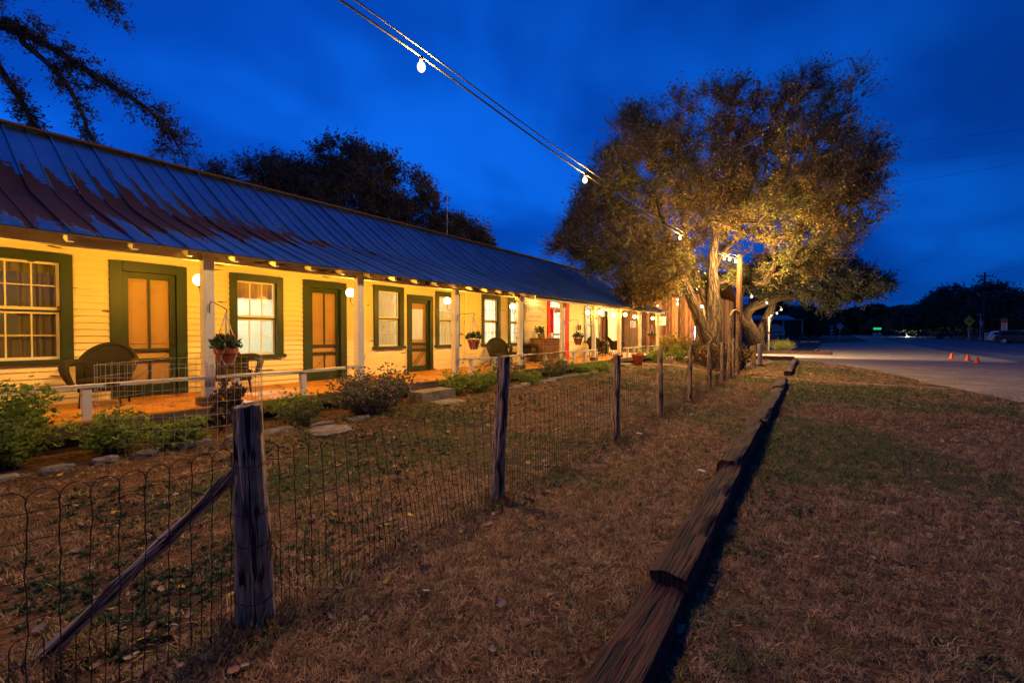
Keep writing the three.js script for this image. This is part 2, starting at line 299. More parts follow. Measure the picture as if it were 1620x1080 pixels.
{ // footpaths are narrow worn strips
  const strip = (name, pts, w, label, seed) => {
    const c = curve(pts.map(([x, d]) => P(x, 0, d)), 40), pos = [], uv = [], idx = [];
    c.forEach((p, i) => { const t = new THREE.Vector3().subVectors(c[Math.min(i + 1, 40)], c[Math.max(i - 1, 0)]).normalize(), s = new THREE.Vector3(-t.z, 0, t.x);
      for (let k = 0; k <= 4; k++) { const o = (k / 4 - 0.5) * (w + (fbm(i * 0.4, k * 3, 3, seed) - 0.5) * 0.35), x = p.x + s.x * o, z = p.z + s.z * o; pos.push(x, ground(x, -z) + 0.011, z); uv.push(x, -z); } });
    for (let i = 0; i < 40; i++) for (let k = 0; k < 4; k++) { const a = i * 5 + k; idx.push(a, a + 1, a + 5, a + 5, a + 1, a + 6); }
    const g = new THREE.BufferGeometry(); g.setIndex(idx); g.setAttribute('position', new THREE.Float32BufferAttribute(pos, 3)); g.setAttribute('uv', new THREE.Float32BufferAttribute(uv, 2)); g.computeVertexNormals();
    top(name, g, M.dirt, label, 'path', null, 'structure');
  };
  strip('path', [[-3.2, 18.9], [-1.5, 18.5], [0.5, 18.2], [2.9, 17.9]], 0.5, 'narrow worn path from the gate towards the gravel', 71);
  strip('path', [[-7.2, 19.7], [-5.2, 20.1], [-3.1, 19.4]], 0.95, 'trodden earth path from the gate to the porch', 72);
  strip('path', [[-11, 29.5], [-7.5, 27.5], [-4.2, 26.8], [-1.6, 30.5]], 1.9, 'pale earth yard in front of the wooden barn', 73);
}

// ---------------------------------------------------------------- grass, weeds, fallen leaves
function tuft(n, len, spread, seed, wide = 0.0017) {
  const R = rng(seed), pos = [], nor = [], idx = [];
  for (let i = 0; i < n; i++) {
    const a = R() * 6.283, l = len * (0.5 + R() * 0.8), lean = spread * (0.3 + R() * 0.9), bx = (R() - 0.5) * 0.06, bz = (R() - 0.5) * 0.06, w = wide * (0.6 + R() * 0.8), tw = R() * 6.28;
    const dx = Math.cos(a), dz = Math.sin(a), sx = Math.cos(tw) * w, sz = Math.sin(tw) * w, o = pos.length / 3;
    const mx = bx + dx * lean * l * 0.4, mz = bz + dz * lean * l * 0.4, my = l * 0.55 * Math.cos(lean * 0.6), tx = bx + dx * lean * l, tz = bz + dz * lean * l, ty = my + l * 0.4 * Math.cos(lean * 1.25);
    pos.push(bx - sx, -0.004, bz - sz, bx + sx, -0.004, bz + sz, mx - sx * 0.8, my, mz - sz * 0.8, mx + sx * 0.8, my, mz + sz * 0.8, tx, ty, tz);
    // face normal turned upwards, winding to match
    const ux = sx, uz = sz, vx = tx - bx, vy = ty, vz = tz - bz; let nx = -uz * vy, ny = uz * vx - ux * vz, nz = ux * vy; const nl = Math.hypot(nx, ny, nz) || 1, fl = ny < 0 ? -1 : 1; nx *= fl / nl; ny *= fl / nl; nz *= fl / nl;
    for (let k = 0; k < 5; k++) nor.push(nx * 0.8, ny * 0.8 + 0.35, nz * 0.8);
    for (const [p, q, r] of [[0, 1, 2], [2, 1, 3], [2, 3, 4]]) fl > 0 ? idx.push(o + p, o + q, o + r) : idx.push(o + p, o + r, o + q);
  }
  const g = new THREE.BufferGeometry(); g.setIndex(idx); g.setAttribute('position', new THREE.Float32BufferAttribute(pos, 3)); g.setAttribute('normal', new THREE.Float32BufferAttribute(nor, 3));
  g.setAttribute('uv', new THREE.Float32BufferAttribute(new Float32Array(pos.length / 3 * 2), 2)); return g;
}
const timberX = (d) => -0.70 - 0.031 * d;
{
  const R = rng(2024), lists = [[], [], []], straw = [RGB(0.33, 0.195, 0.085), RGB(0.25, 0.14, 0.06), RGB(0.39, 0.26, 0.12), RGB(0.17, 0.10, 0.045)], green = [RGB(0.095, 0.12, 0.03), RGB(0.14, 0.155, 0.04), RGB(0.07, 0.10, 0.028)];
  const areas = [[-7.0, 5.0, -0.6, 5.0, 760], [-6.8, 7.2, 5.0, 10, 420], [-6.8, 5.0, 10, 18, 200], [-6.6, 2.6, 18, 31, 85]];
  for (const [x0, x1, d0, d1, dens] of areas) {
    const n = Math.round((x1 - x0) * (d1 - d0) * dens);
    for (let i = 0; i < n; i++) {
      const x = lerp(x0, x1, R()), d = lerp(d0, d1, R());
      if (x > gravelEdge(d) + 0.3 * (R() - 0.5) || Math.abs(x - timberX(d)) < 0.16 || onPath(x, d) || x < -6.35 && d < 14) continue;
      const patch = fbm(x * 0.9 + 3, d * 0.9, 4, 93), keep = x < -2.7 ? step(0.40, 0.58, patch) * 0.85 + 0.12 : 0.5 + 0.5 * step(0.3, 0.5, patch);
      if (R() > keep) continue;
      const gz = fbm(x * 0.45 + 7, d * 0.45, 4, 91) + 0.10 * Math.exp(-(((x - timberX(d) - 0.35) / 0.35) ** 2)) + 0.10 * Math.exp(-(((x + 2.6) / 0.3) ** 2));
      const isG = R() < step(0.47, 0.68, gz) * 0.8 + 0.07, c = (isG ? green : straw)[Math.floor(R() * (isG ? 3 : 4))].clone().multiplyScalar(0.95 + R() * 0.6);
      const far = d > 10 ? 1.5 : d > 5 ? 1.2 : 1, s = (0.65 + R() * 0.7) * far;
      lists[Math.floor(R() * 3)].push([M4(x, ground(x, d), d, s, R() * 6.28, 0, 0, s * (0.7 + R() * 0.6)), c]);
    }
  }
  for (const [x, d] of [[-2.58, 1.22], [-2.58, 3.42], [-2.59, 6.35], [-2.66, 8.75], [-3.06, 0.48]]) for (let i = 0; i < 46; i++) { const a = R() * 6.28, q = 0.07 + R() * 0.14; lists[1].push([M4(x + Math.cos(a) * q, ground(x, d), d + Math.sin(a) * q, 1.2 + R() * 1.1, R() * 6.28, 0, 0, 1.4 + R() * 1.8), (R() < 0.25 ? green : straw)[Math.floor(R() * 3)].clone().multiplyScalar(0.8 + R() * 0.6)]); }
  // longer dry grass left standing under the fence and round the posts
  for (let i = 0; i < 1500; i++) { const d = -0.4 + R() * 19, x = -2.6 + (R() + R() - 1) * 0.28; if (fbm(d * 1.6, 2, 3, 95) < 0.42) continue; const isG = R() < 0.3; lists[0].push([M4(x, ground(x, d), d, 1.5 + R() * 1.0, R() * 6.28, 0, 0, 1.6 + R() * 1.6), (isG ? green : straw)[Math.floor(R() * 3)].clone().multiplyScalar(0.8 + R() * 0.5)]); }
  [tuft(24, 0.036, 1.5, 1), tuft(20, 0.044, 1.3, 2), tuft(28, 0.030, 1.7, 3)].forEach((g, i) => tag(inst('grass', g, M.leafOpaque, lists[i], scene), ['short matted dry grass over the lawn', 'slightly taller straw grass over the lawn', 'low flattened grass over the lawn'][i], 'grass', null, 'stuff'));
  // fallen leaves
  const lg = new THREE.BufferGeometry();
  { const pos = [], idx = [], W = [0, 0.6, 1, 0.75, 0]; for (let i = 0; i < 5; i++) { const t = i / 4 - 0.5, w = W[i] * 0.36; pos.push(t, 0.16 * Math.abs(t) + 0.02, -w, t, 0.0, 0, t, 0.10 + 0.16 * t, w); } for (let i = 0; i < 4; i++) for (let k = 0; k < 2; k++) { const a = i * 3 + k; idx.push(a, a + 1, a + 3, a + 3, a + 1, a + 4); } lg.setIndex(idx); lg.setAttribute('position', new THREE.Float32BufferAttribute(pos, 3)); lg.setAttribute('uv', new THREE.Float32BufferAttribute(new Float32Array(30), 2)); lg.computeVertexNormals(); }
  const lv = [], lc = [RGB(0.34, 0.22, 0.13), RGB(0.24, 0.13, 0.07), RGB(0.36, 0.25, 0.17), RGB(0.30, 0.14, 0.06), RGB(0.27, 0.19, 0.13)], yellow = RGB(0.50, 0.34, 0.05);
  const drop = (n, x0, x1, d0, d1, s0, s1) => { for (let i = 0; i < n; i++) { const x = lerp(x0, x1, R()), d = lerp(d0, d1, R()); if (x > gravelEdge(d) + 0.4) continue; const s = lerp(s0, s1, R() * R()); lv.push([M4(x, ground(x, d) + 0.022 + R() * 0.012, d, s, R() * 6.28, (R() - 0.5) * 0.9, (R() - 0.5) * 0.9), (R() < 0.05 ? yellow : lc[Math.floor(R() * 5)]).clone().multiplyScalar(0.7 + R() * 0.6)]); } };
  drop(330, -2.5, 5, 0, 9, 0.035, 0.10); drop(800, -6.4, -2.6, 0.2, 9, 0.03, 0.085); drop(1500, -6.5, 4.5, 9, 18, 0.04, 0.10); drop(3600, -6.5, 0.6, 14, 31, 0.05, 0.11); drop(260, -3.1, -2.2, 0, 10, 0.04, 0.11);
  tag(inst('fallen_leaves', lg, M.leafOpaque, lv, scene), 'dry brown fallen leaves lying on the grass', 'leaves', null, 'stuff');
}
// leafy clump: n leaves round a centre, for weeds and shrubs
function leafClump(n, len, wid, seed, upward = 0.4, round = 1) {
  const R = rng(seed), pos = [], nor = [], idx = [], a = new THREE.Vector3(), b = new THREE.Vector3(), c = new THREE.Vector3();
  for (let i = 0; i < n; i++) {
    const z = R() * 2 - 1, th = R() * 6.283, q = Math.sqrt(1 - z * z);
    a.set(q * Math.cos(th), Math.abs(z) * round + upward - (1 - round) * 0.5 + z * (1 - round) * 0, q * Math.sin(th)).normalize();
    b.set(R() - 0.5, R() - 0.5, R() - 0.5).cross(a).normalize(); c.crossVectors(a, b).normalize();
    const l = len * (0.6 + R() * 0.7), w = wid * (0.6 + R() * 0.7), s = len * 0.35 * R(), o = pos.length / 3, bend = (R() - 0.3) * 0.35 * l;
    const put = (t, k) => pos.push(a.x * (s + l * t) + b.x * w * k + c.x * bend * t * t, a.y * (s + l * t) + b.y * w * k + c.y * bend * t * t, a.z * (s + l * t) + b.z * w * k + c.z * bend * t * t);
    put(0, 0); put(0.45, 0.5); put(0.45, -0.5); put(1, 0);
    for (let k = 0; k < 4; k++) nor.push(c.x, c.y, c.z);
    idx.push(o, o + 2, o + 1, o + 1, o + 2, o + 3);
  }
  const g = new THREE.BufferGeometry(); g.setIndex(idx); g.setAttribute('position', new THREE.Float32BufferAttribute(pos, 3)); g.setAttribute('normal', new THREE.Float32BufferAttribute(nor, 3)); g.setAttribute('uv', new THREE.Float32BufferAttribute(new Float32Array(pos.length / 3 * 2), 2)); return g;
}
{
  const R = rng(77), list = [], cs = [RGB(0.075, 0.13, 0.03), RGB(0.10, 0.15, 0.035), RGB(0.055, 0.09, 0.025)];
  const patch = (x, d, r, n) => { for (let i = 0; i < n; i++) { const a = R() * 6.28, q = Math.sqrt(R()) * r, px = x + Math.cos(a) * q, pd = d + Math.sin(a) * q; list.push([M4(px, ground(px, pd) - 0.005, pd, 0.6 + R() * 0.8, R() * 6.28), cs[Math.floor(R() * 3)].clone().multiplyScalar(0.7 + R() * 0.6)]); } };
  for (const [x, d, r, n] of [[-3.25, 1.1, 0.3, 60], [-3.5, 1.5, 0.3, 55], [-3.1, 1.75, 0.22, 50], [-3.7, 0.85, 0.35, 60], [-4.3, 1.3, 0.4, 60], [-3.05, 0.75, 0.25, 45], [-4.7, 2.2, 0.5, 50], [-5.2, 3.6, 0.6, 50], [-4.4, 4.2, 0.5, 45], [-2.55, 3.55, 0.3, 40], [-2.45, 4.0, 0.25, 25], [-0.5, 3.7, 0.22, 25], [-0.45, 4.9, 0.35, 30], [0.6, 3.0, 0.25, 15], [-5.7, 6.2, 0.6, 90], [-5.4, 7.4, 0.8, 60], [-2.7, 2.2, 0.2, 20], [-3.4, 2.4, 0.5, 70], [-4.0, 0.4, 0.5, 70], [-5.0, 1.2, 0.5, 60], [-3.9, 3.2, 0.5, 50], [-5.6, 2.6, 0.5, 60]]) patch(x, d, r, Math.round(n * 1.5));
  tag(inst('weeds', leafClump(16, 0.032, 0.014, 5, 0.3), M.leafWhite, list, scene), 'low green weeds growing in patches in the yard', 'weeds', null, 'stuff');
}
// ---------------------------------------------------------------- the house
const FLOOR = 0.54, WX = -9.5, PX = -7.57;
const house = thing('porch_house', 'long low cream clapboard house with green trim, rusty metal roof and a front porch', 'house', [-11.6, 0, 11]);
const D0 = -2.6, DB = 7.15, DC = 10.95, D1 = 23.3;
// openings on the front wall: kind, d0, d1, y0, y1 (outer edge of the casing)
const openings = {
  w1: [-0.05, 1.84, 1.14, 2.79], d1: [2.27, 3.34, FLOOR, 2.78], w2: [4.05, 5.09, 1.10, 2.77], d2: [5.53, 6.62, FLOOR, 2.78],
  w3: [7.42, 8.40, 1.19, 2.83], d3: [8.53, 9.50, FLOOR, 2.66], w4: [9.62, 10.66, 1.19, 2.83], w5: [11.76, 12.80, 1.18, 2.89], w6: [13.27, 14.30, 1.18, 2.87],
  rd: [16.02, 17.86, FLOOR, 2.98], w7: [19.45, 20.45, 1.18, 2.90], d8: [21.05, 22.2, FLOOR, 2.86],
};
const holes = Object.values(openings);
{ // wall core with openings
  const sh = new THREE.Shape([[D0, 0.2], [D1, 0.2], [D1, 3.55], [D0, 3.55]].map(([a, b]) => new THREE.Vector2(a, b)));
  for (const [a, b, y0, y1] of holes) sh.holes.push(new THREE.Path([[a + 0.06, y0 + 0.001], [a + 0.06, y1 - 0.06], [b - 0.06, y1 - 0.06], [b - 0.06, y0 + 0.001]].map(([p, q]) => new THREE.Vector2(p, q))));
  const g = new THREE.ExtrudeGeometry(sh, { depth: 0.11, bevelEnabled: false }), p = g.attributes.position;
  for (let i = 0; i < p.count; i++) p.setXYZ(i, WX - 0.12 + p.getZ(i), p.getY(i), -p.getX(i));
  g.computeVertexNormals(); uvm(g, 'y');
  const wall = wpart('wall', g, M.plaster, house);
  // clapboards cut at the openings
  const board = (d0, d1, y0, y1, b0, b1) => {
    const g2 = new THREE.BoxGeometry(1, 1, 1), q = g2.attributes.position;
    for (let i = 0; i < q.count; i++) { const o = q.getX(i) > 0, t = q.getY(i) > 0; q.setXYZ(i, o ? WX + (t ? b1 : b0) : WX - 0.009, t ? y1 : y0, -(q.getZ(i) > 0 ? d0 : d1)); }
    g2.computeVertexNormals(); uvSeed = (uvSeed + 0.61) % 5; return uvm(g2, 'z', uvSeed, uvSeed * 2.3);
  };
  const run = (a, b, pitch, b0, b1, lap, seed) => {
    const R = rng(seed);
    for (let y = FLOOR - 0.02; y < 3.5; y += pitch) {
      const yt = Math.min(y + pitch + lap, 3.54);
      let cuts = [[a, b]];
      for (const [o0, o1, q0, q1] of holes) if (y + pitch > q0 + 0.012 && y < q1 - 0.012) cuts = cuts.flatMap(([s, e]) => o1 <= s || o0 >= e ? [[s, e]] : [[s, o0 + 0.05], [o1 - 0.05, e]].filter(([m, n]) => n - m > 0.06));
      for (const [s, e] of cuts) { part('siding_board', board(s, e, y, yt, b0 + (R() - 0.5) * 0.003, b1), M.siding, wall); }
    }
  };
  run(D0, DB - 0.05, 0.104, 0.030, 0.005, 0.006, 1);
  run(DB + 0.07, DC - 0.05, 0.145, 0.012, 0.011, -0.004, 2);
  run(DC + 0.07, D1, 0.104, 0.030, 0.005, 0.006, 3);
  for (const [a, b] of [[DB - 0.05, DB + 0.07], [DC - 0.05, DC + 0.07], [D1, D1 + 0.1]]) wpart('corner_board', box(WX - 0.01, WX + 0.032, FLOOR - 0.02, 3.5, a, b, 'y', 0.004), M.siding, house);
  // other walls, inner floor and ceiling, partitions
  const BX = -13.9;
  wpart('rear_wall', box(BX - 0.12, BX, 0.2, 3.5, D0, D1, 'd'), M.plaster, house);
  const gable = (d) => { const s = new THREE.Shape([[WX - 0.12, 0.2], [WX - 0.12, 3.5], [-11.6, 5.0], [BX, 3.5], [BX, 0.2]].map(([a, b]) => new THREE.Vector2(a, b))); const q = new THREE.ExtrudeGeometry(s, { depth: 0.12, bevelEnabled: false }); q.translate(0, 0, -d); return uvm(q, 'x'); };
  wpart('gable_wall', gable(D0 + 0.12), M.siding, house); wpart('gable_wall', gable(D1 + 0.02), M.siding, house);
  wpart('inner_floor', box(BX + 0.001, WX - 0.121, 0.38, FLOOR + 0.01, D0 + 0.121, D1 - 0.121, 'd'), M.pole, house);
  wpart('inner_ceiling', box(BX + 0.001, WX - 0.121, 3.2, 3.3, D0 + 0.121, D1 - 0.121, 'd'), M.plaster, house);
  for (const d of [3.68, DB, DC, 15.4, 18.7]) wpart('partition', box(BX + 0.002, WX - 0.122, FLOOR + 0.011, 3.199, d - 0.05, d + 0.05, 'y'), M.plaster, house);
}
// ---- windows and doors (house > window > pieces)
const G = 0.0; // casing sits this far off the boards
function casing(o, [a, b, y0, y1], w, mat, sill = true) {
  const x0 = WX - 0.006, x1 = WX + 0.048;
  part('casing', box(x0, x1, y0 + (sill ? 0.07 : 0), y1, a, a + w, 'y', 0.004), mat, o); part('casing', box(x0, x1, y0 + (sill ? 0.07 : 0), y1, b - w, b, 'y', 0.004), mat, o);
  part('casing', box(x0, x1 + 0.004, y1 - w, y1 + 0.004, a + w + 0.001, b - w - 0.001, 'd', 0.004), mat, o);
  if (sill) part('sill', box(x0, WX + 0.085, y0, y0 + 0.068, a - 0.04, b + 0.04, 'd', 0.008), mat, o);
  // reveal between casing and sash
  part('reveal', merge([box(WX - 0.118, WX - 0.007, y0 + 0.005, y1 - 0.064, a + 0.064, a + w - 0.004, 'y'), box(WX - 0.118, WX - 0.007, y0 + 0.005, y1 - 0.064, b - w + 0.004, b - 0.064, 'y'), box(WX - 0.118, WX - 0.007, y1 - w + 0.004, y1 - 0.064, a + w - 0.003, b - w + 0.003, 'd')]), mat, o);
}
function windowAt(key, cols, rows, label, opts = {}) {
  const [a, b, y0, y1] = openings[key], w = opts.w ?? 0.135;
  const grp = new THREE.Group(); grp.name = 'window'; if (label) grp.userData.label = label; grp.position.copy(house.position).negate(); house.add(grp);
  casing(grp, openings[key], w, M.green);
  const ia = a + w, ib = b - w, iy = y0 + 0.07, it = y1 - w, mid = (iy + it) / 2, sw = 0.035;
  for (const [s, e, xs] of [[mid + 0.012, it, WX - 0.045], [iy, mid - 0.012, WX - 0.075]]) {
    const x0 = xs - 0.014, x1 = xs + 0.014, mt = M.creamTrim;
    part('sash', merge([box(x0, x1, s, e, ia + 0.001, ia + sw, 'y'), box(x0, x1, s, e, ib - sw, ib - 0.001, 'y'), box(x0, x1, e - sw, e - 0.001, ia + sw, ib - sw, 'd'), box(x0, x1, s, s + sw * 1.2, ia + sw, ib - sw, 'd')]), mt, grp);
    const ga = ia + sw, gb = ib - sw, gy = s + sw * 1.2, gt = e - sw, half = rows / 2;
    for (let c = 1; c < cols; c++) { const m = lerp(ga, gb, c / cols); part('muntin', box(xs - 0.010, xs + 0.010, gy, gt, m - 0.009, m + 0.009, 'y'), mt, grp); }
    for (let r = 1; r < half; r++) for (let c = 0; c < cols; c++) { const m = lerp(gy, gt, r / half); part('muntin', box(xs - 0.009, xs + 0.009, m - 0.008, m + 0.008, lerp(ga, gb, c / cols) + 0.0092, lerp(ga, gb, (c + 1) / cols) - 0.0092, 'd'), mt, grp); }
    for (let c = 0; c < cols; c++) for (let r = 0; r < half; r++) {
      const p = new THREE.PlaneGeometry((gb - ga) / cols, (gt - gy) / half); p.rotateY(Math.PI / 2); p.translate(xs, lerp(gy, gt, (r + 0.5) / half), -lerp(ga, gb, (c + 0.5) / cols)); part('pane', p, M.glass, grp);
    }
  }
  part('meeting_rail', box(WX - 0.088, WX - 0.028, mid - 0.0115, mid + 0.0115, ia + 0.002, ib - 0.002, 'd'), M.green, grp);
  const cloth = (s, e, yb, yt, waves, amp, x, mat = M.sheer) => {
    const n = Math.max(8, waves * 8), pl = new THREE.PlaneGeometry(1, yt - yb, n, 6), p = pl.attributes.position;
    for (let i = 0; i < p.count; i++) { const t = p.getX(i) + 0.5, v = p.getY(i) / (yt - yb) + 0.5; p.setXYZ(i, x + Math.sin(t * waves * 6.283 + 0.6 * Math.sin(v * 2)) * amp * (1.2 - 0.4 * v), lerp(yb, yt, v), -lerp(s, e, t)); }
    pl.computeVertexNormals(); part('curtain', pl, mat, grp);
  };
  if (opts.curtain) opts.curtain(cloth, ia, ib, iy, it);
  if (opts.blind) { const n = 40, R = rng(8); for (let i = 0; i < n; i++) { const y = lerp(iy + 0.05, it - 0.05, (i + 0.5) / n), q = box(-0.013, 0.013, -0.0011, 0.0011, -(ib - ia - 0.09) / 2, (ib - ia - 0.09) / 2, 'd'); q.rotateZ(0.5 + (R() - 0.5) * 0.1); q.translate(WX - 0.125 - 0.02, y, -(ia + ib) / 2); part('blind_slat', q, M.creamTrim, grp); } }
  return grp;
}
windowAt('w1', 6, 4, 'wide green-cased window with lace side curtains', { curtain: (c, a, b, y, t) => { c(a, a + 0.55, y, t, 5, 0.02, WX - 0.17, M.lace); c(b - 0.42, b, y, t, 4, 0.02, WX - 0.17, M.lace); c(a + 0.55, b - 0.42, y, y + 0.38, 4, 0.015, WX - 0.18, M.lace); c(a, b, t - 0.16, t, 7, 0.015, WX - 0.15, M.lace); } });
windowAt('w2', 3, 4, 'green-cased window with a brightly lit pale room behind', { curtain: (c, a, b, y, t) => { c(a, b, t - 0.33, t, 5, 0.012, WX - 0.16, M.doorPanel); } });
windowAt('w3', 3, 4, 'green-cased window with slatted blinds', { blind: true });
windowAt('w4', 2, 4, 'green-cased window with sheer lower curtains', { curtain: (c, a, b, y, t) => { c(a, b, y, t - 0.45, 7, 0.014, WX - 0.16); } });
windowAt('w5', 2, 4, 'tall green-cased window with white curtain drawn to one side', { curtain: (c, a, b, y, t) => { c(a, a + 0.38, y, t, 4, 0.02, WX - 0.16); c(b - 0.16, b, y, t, 2, 0.02, WX - 0.16); } });
windowAt('w6', 2, 4, 'green-cased window beside the hanging wooden sign', { curtain: (c, a, b, y, t) => { c(a, a + 0.3, y, t, 3, 0.02, WX - 0.16); c(b - 0.3, b, y, t, 3, 0.02, WX - 0.16); } });
windowAt('w7', 2, 4, 'green-cased window between the red doorway and the far door', { curtain: (c, a, b, y, t) => { c(a, b, y, t, 7, 0.012, WX - 0.16); } });

function doorGroup(label) { const g = new THREE.Group(); g.name = 'door'; g.userData.label = label; g.position.copy(house.position).negate(); house.add(g); return g; }
function screenDoor(key, label, style) {
  const op = openings[key], [a, b, y0, y1] = op, w = style === 'wide' ? 0.16 : 0.12, o = doorGroup(label);
  casing(o, op, w, M.green, false);
  const ia = a + w + 0.004, ib = b - w - 0.004, it = y1 - w - 0.006, st = 0.085, x0 = WX - 0.042, x1 = WX - 0.008;
  part('threshold', box(WX - 0.11, WX + 0.07, y0 + 0.002, y0 + 0.028, a + 0.02, b - 0.02, 'd', 0.004), M.green, o);
  const yb = y0 + 0.03;
  part('stile', box(x0, x1, yb, it, ia, ia + st, 'y', 0.004), M.green, o); part('stile', box(x0, x1, yb, it, ib - st, ib, 'y', 0.004), M.green, o);
  const rail = (y, h) => part('rail', box(x0 + 0.002, x1 - 0.002, y, y + h, ia + st + 0.0005, ib - st - 0.0005, 'd', 0.003), M.green, o);
  rail(it - 0.10, 0.10); rail(yb, style === 'ladder' ? 0.12 : 0.16); rail(1.30, 0.045); rail(1.13, 0.045);
  const ma = (ia + ib) / 2, pa = ia + st, pb = ib - st;
  if (style !== 'ladder') { part('mullion', box(x0 + 0.006, x1 - 0.006, 1.346, it - 0.101, ma - 0.014, ma + 0.014, 'y'), M.green, o); part('mullion', box(x0 + 0.006, x1 - 0.006, yb + 0.161, 1.129, ma - 0.014, ma + 0.014, 'y'), M.green, o); part('brace_wire', tube([P(x0 + 0.004, yb + 0.2, pa), P(x0 + 0.004, 1.28, pb)], 0.003, 5), M.bronze, o); } else {
    for (let i = 1; i < 10; i++) { const m = lerp(pa, pb, i / 10); part('spindle', tube([P((x0 + x1) / 2, 1.176, m), P((x0 + x1) / 2, 1.299, m)], 0.007, 6), M.green, o); }
    const A = P((x0 + x1) / 2, yb + 0.13, pa + 0.06), B2 = P((x0 + x1) / 2, 1.12, pb - 0.08), nrm = new THREE.Vector3(0, 1, 0).cross(new THREE.Vector3(1, 0, 0)).normalize(), dir = B2.clone().sub(A), off = new THREE.Vector3(0, dir.z, -dir.y).normalize().multiplyScalar(0.045);
    for (const s of [-1, 1]) part('brace', tube([A.clone().addScaledVector(off, s), B2.clone().addScaledVector(off, s)], 0.008, 6), M.green, o);
    for (let i = 1; i < 10; i++) { const c = A.clone().lerp(B2, i / 10); part('brace_rung', tube([c.clone().addScaledVector(off, -1), c.clone().addScaledVector(off, 1)], 0.005, 5), M.green, o); }
  }
  // the house door behind the screen
  const dx0 = WX - 0.118, dx1 = WX - 0.078;
  if (style !== 'ladder') {
    const leaf = part('door_leaf', box(dx0, dx1, y0 + 0.012, y1 - 0.066, a + 0.066, b - 0.066, 'y'), M.doorPanel, o, 'pale tan inner door seen through the screen');
    for (const [s, e] of [[pa + 0.01, ma - 0.03], [ma + 0.03, pb - 0.01]]) part('door_panel', box(dx1 + 0.0005, dx1 + 0.012, 1.42, it - 0.16, s, e, 'y', 0.006), M.doorPanel, o);
  } else {
    part('door_leaf', merge([box(dx0, dx1, y0 + 0.012, 1.42, a + 0.066, b - 0.066, 'y'), box(dx0, dx1, 2.28, y1 - 0.066, a + 0.066, b - 0.066, 'y'), box(dx0, dx1, 1.42, 2.28, a + 0.066, pa + 0.06, 'y'), box(dx0, dx1, 1.42, 2.28, pb - 0.06, b - 0.066, 'y')]), M.doorPanel, o, 'pale tan inner door with a curtained window');
    const n = 48, pl = new THREE.PlaneGeometry(1, 0.86, n, 2), p = pl.attributes.position; for (let i = 0; i < p.count; i++) { const t = p.getX(i) + 0.5; p.setXYZ(i, WX - 0.15 + Math.sin(t * 44) * 0.010, 1.85 + p.getY(i), -lerp(pa + 0.05, pb - 0.05, t)); } pl.computeVertexNormals(); part('curtain', pl, M.sheer, o);
    const gl = new THREE.PlaneGeometry(pb - pa - 0.12, 0.86); gl.rotateY(Math.PI / 2); gl.translate((dx0 + dx1) / 2, 1.85, -(pa + pb) / 2); part('pane', gl, M.glass, o);
  }
  part('handle', box(x1, x1 + 0.03, 1.40, 1.50, ib - 0.06, ib - 0.03, 'y', 0.005), M.bronze, o);
  return o;
}
screenDoor('d1', 'green screen door between the wide window and the first porch post', 'wide');
screenDoor('d2', 'green screen door left of the second porch post', 'wide');
screenDoor('d3', 'narrow green screen door with a ladder brace and spindles', 'ladder');
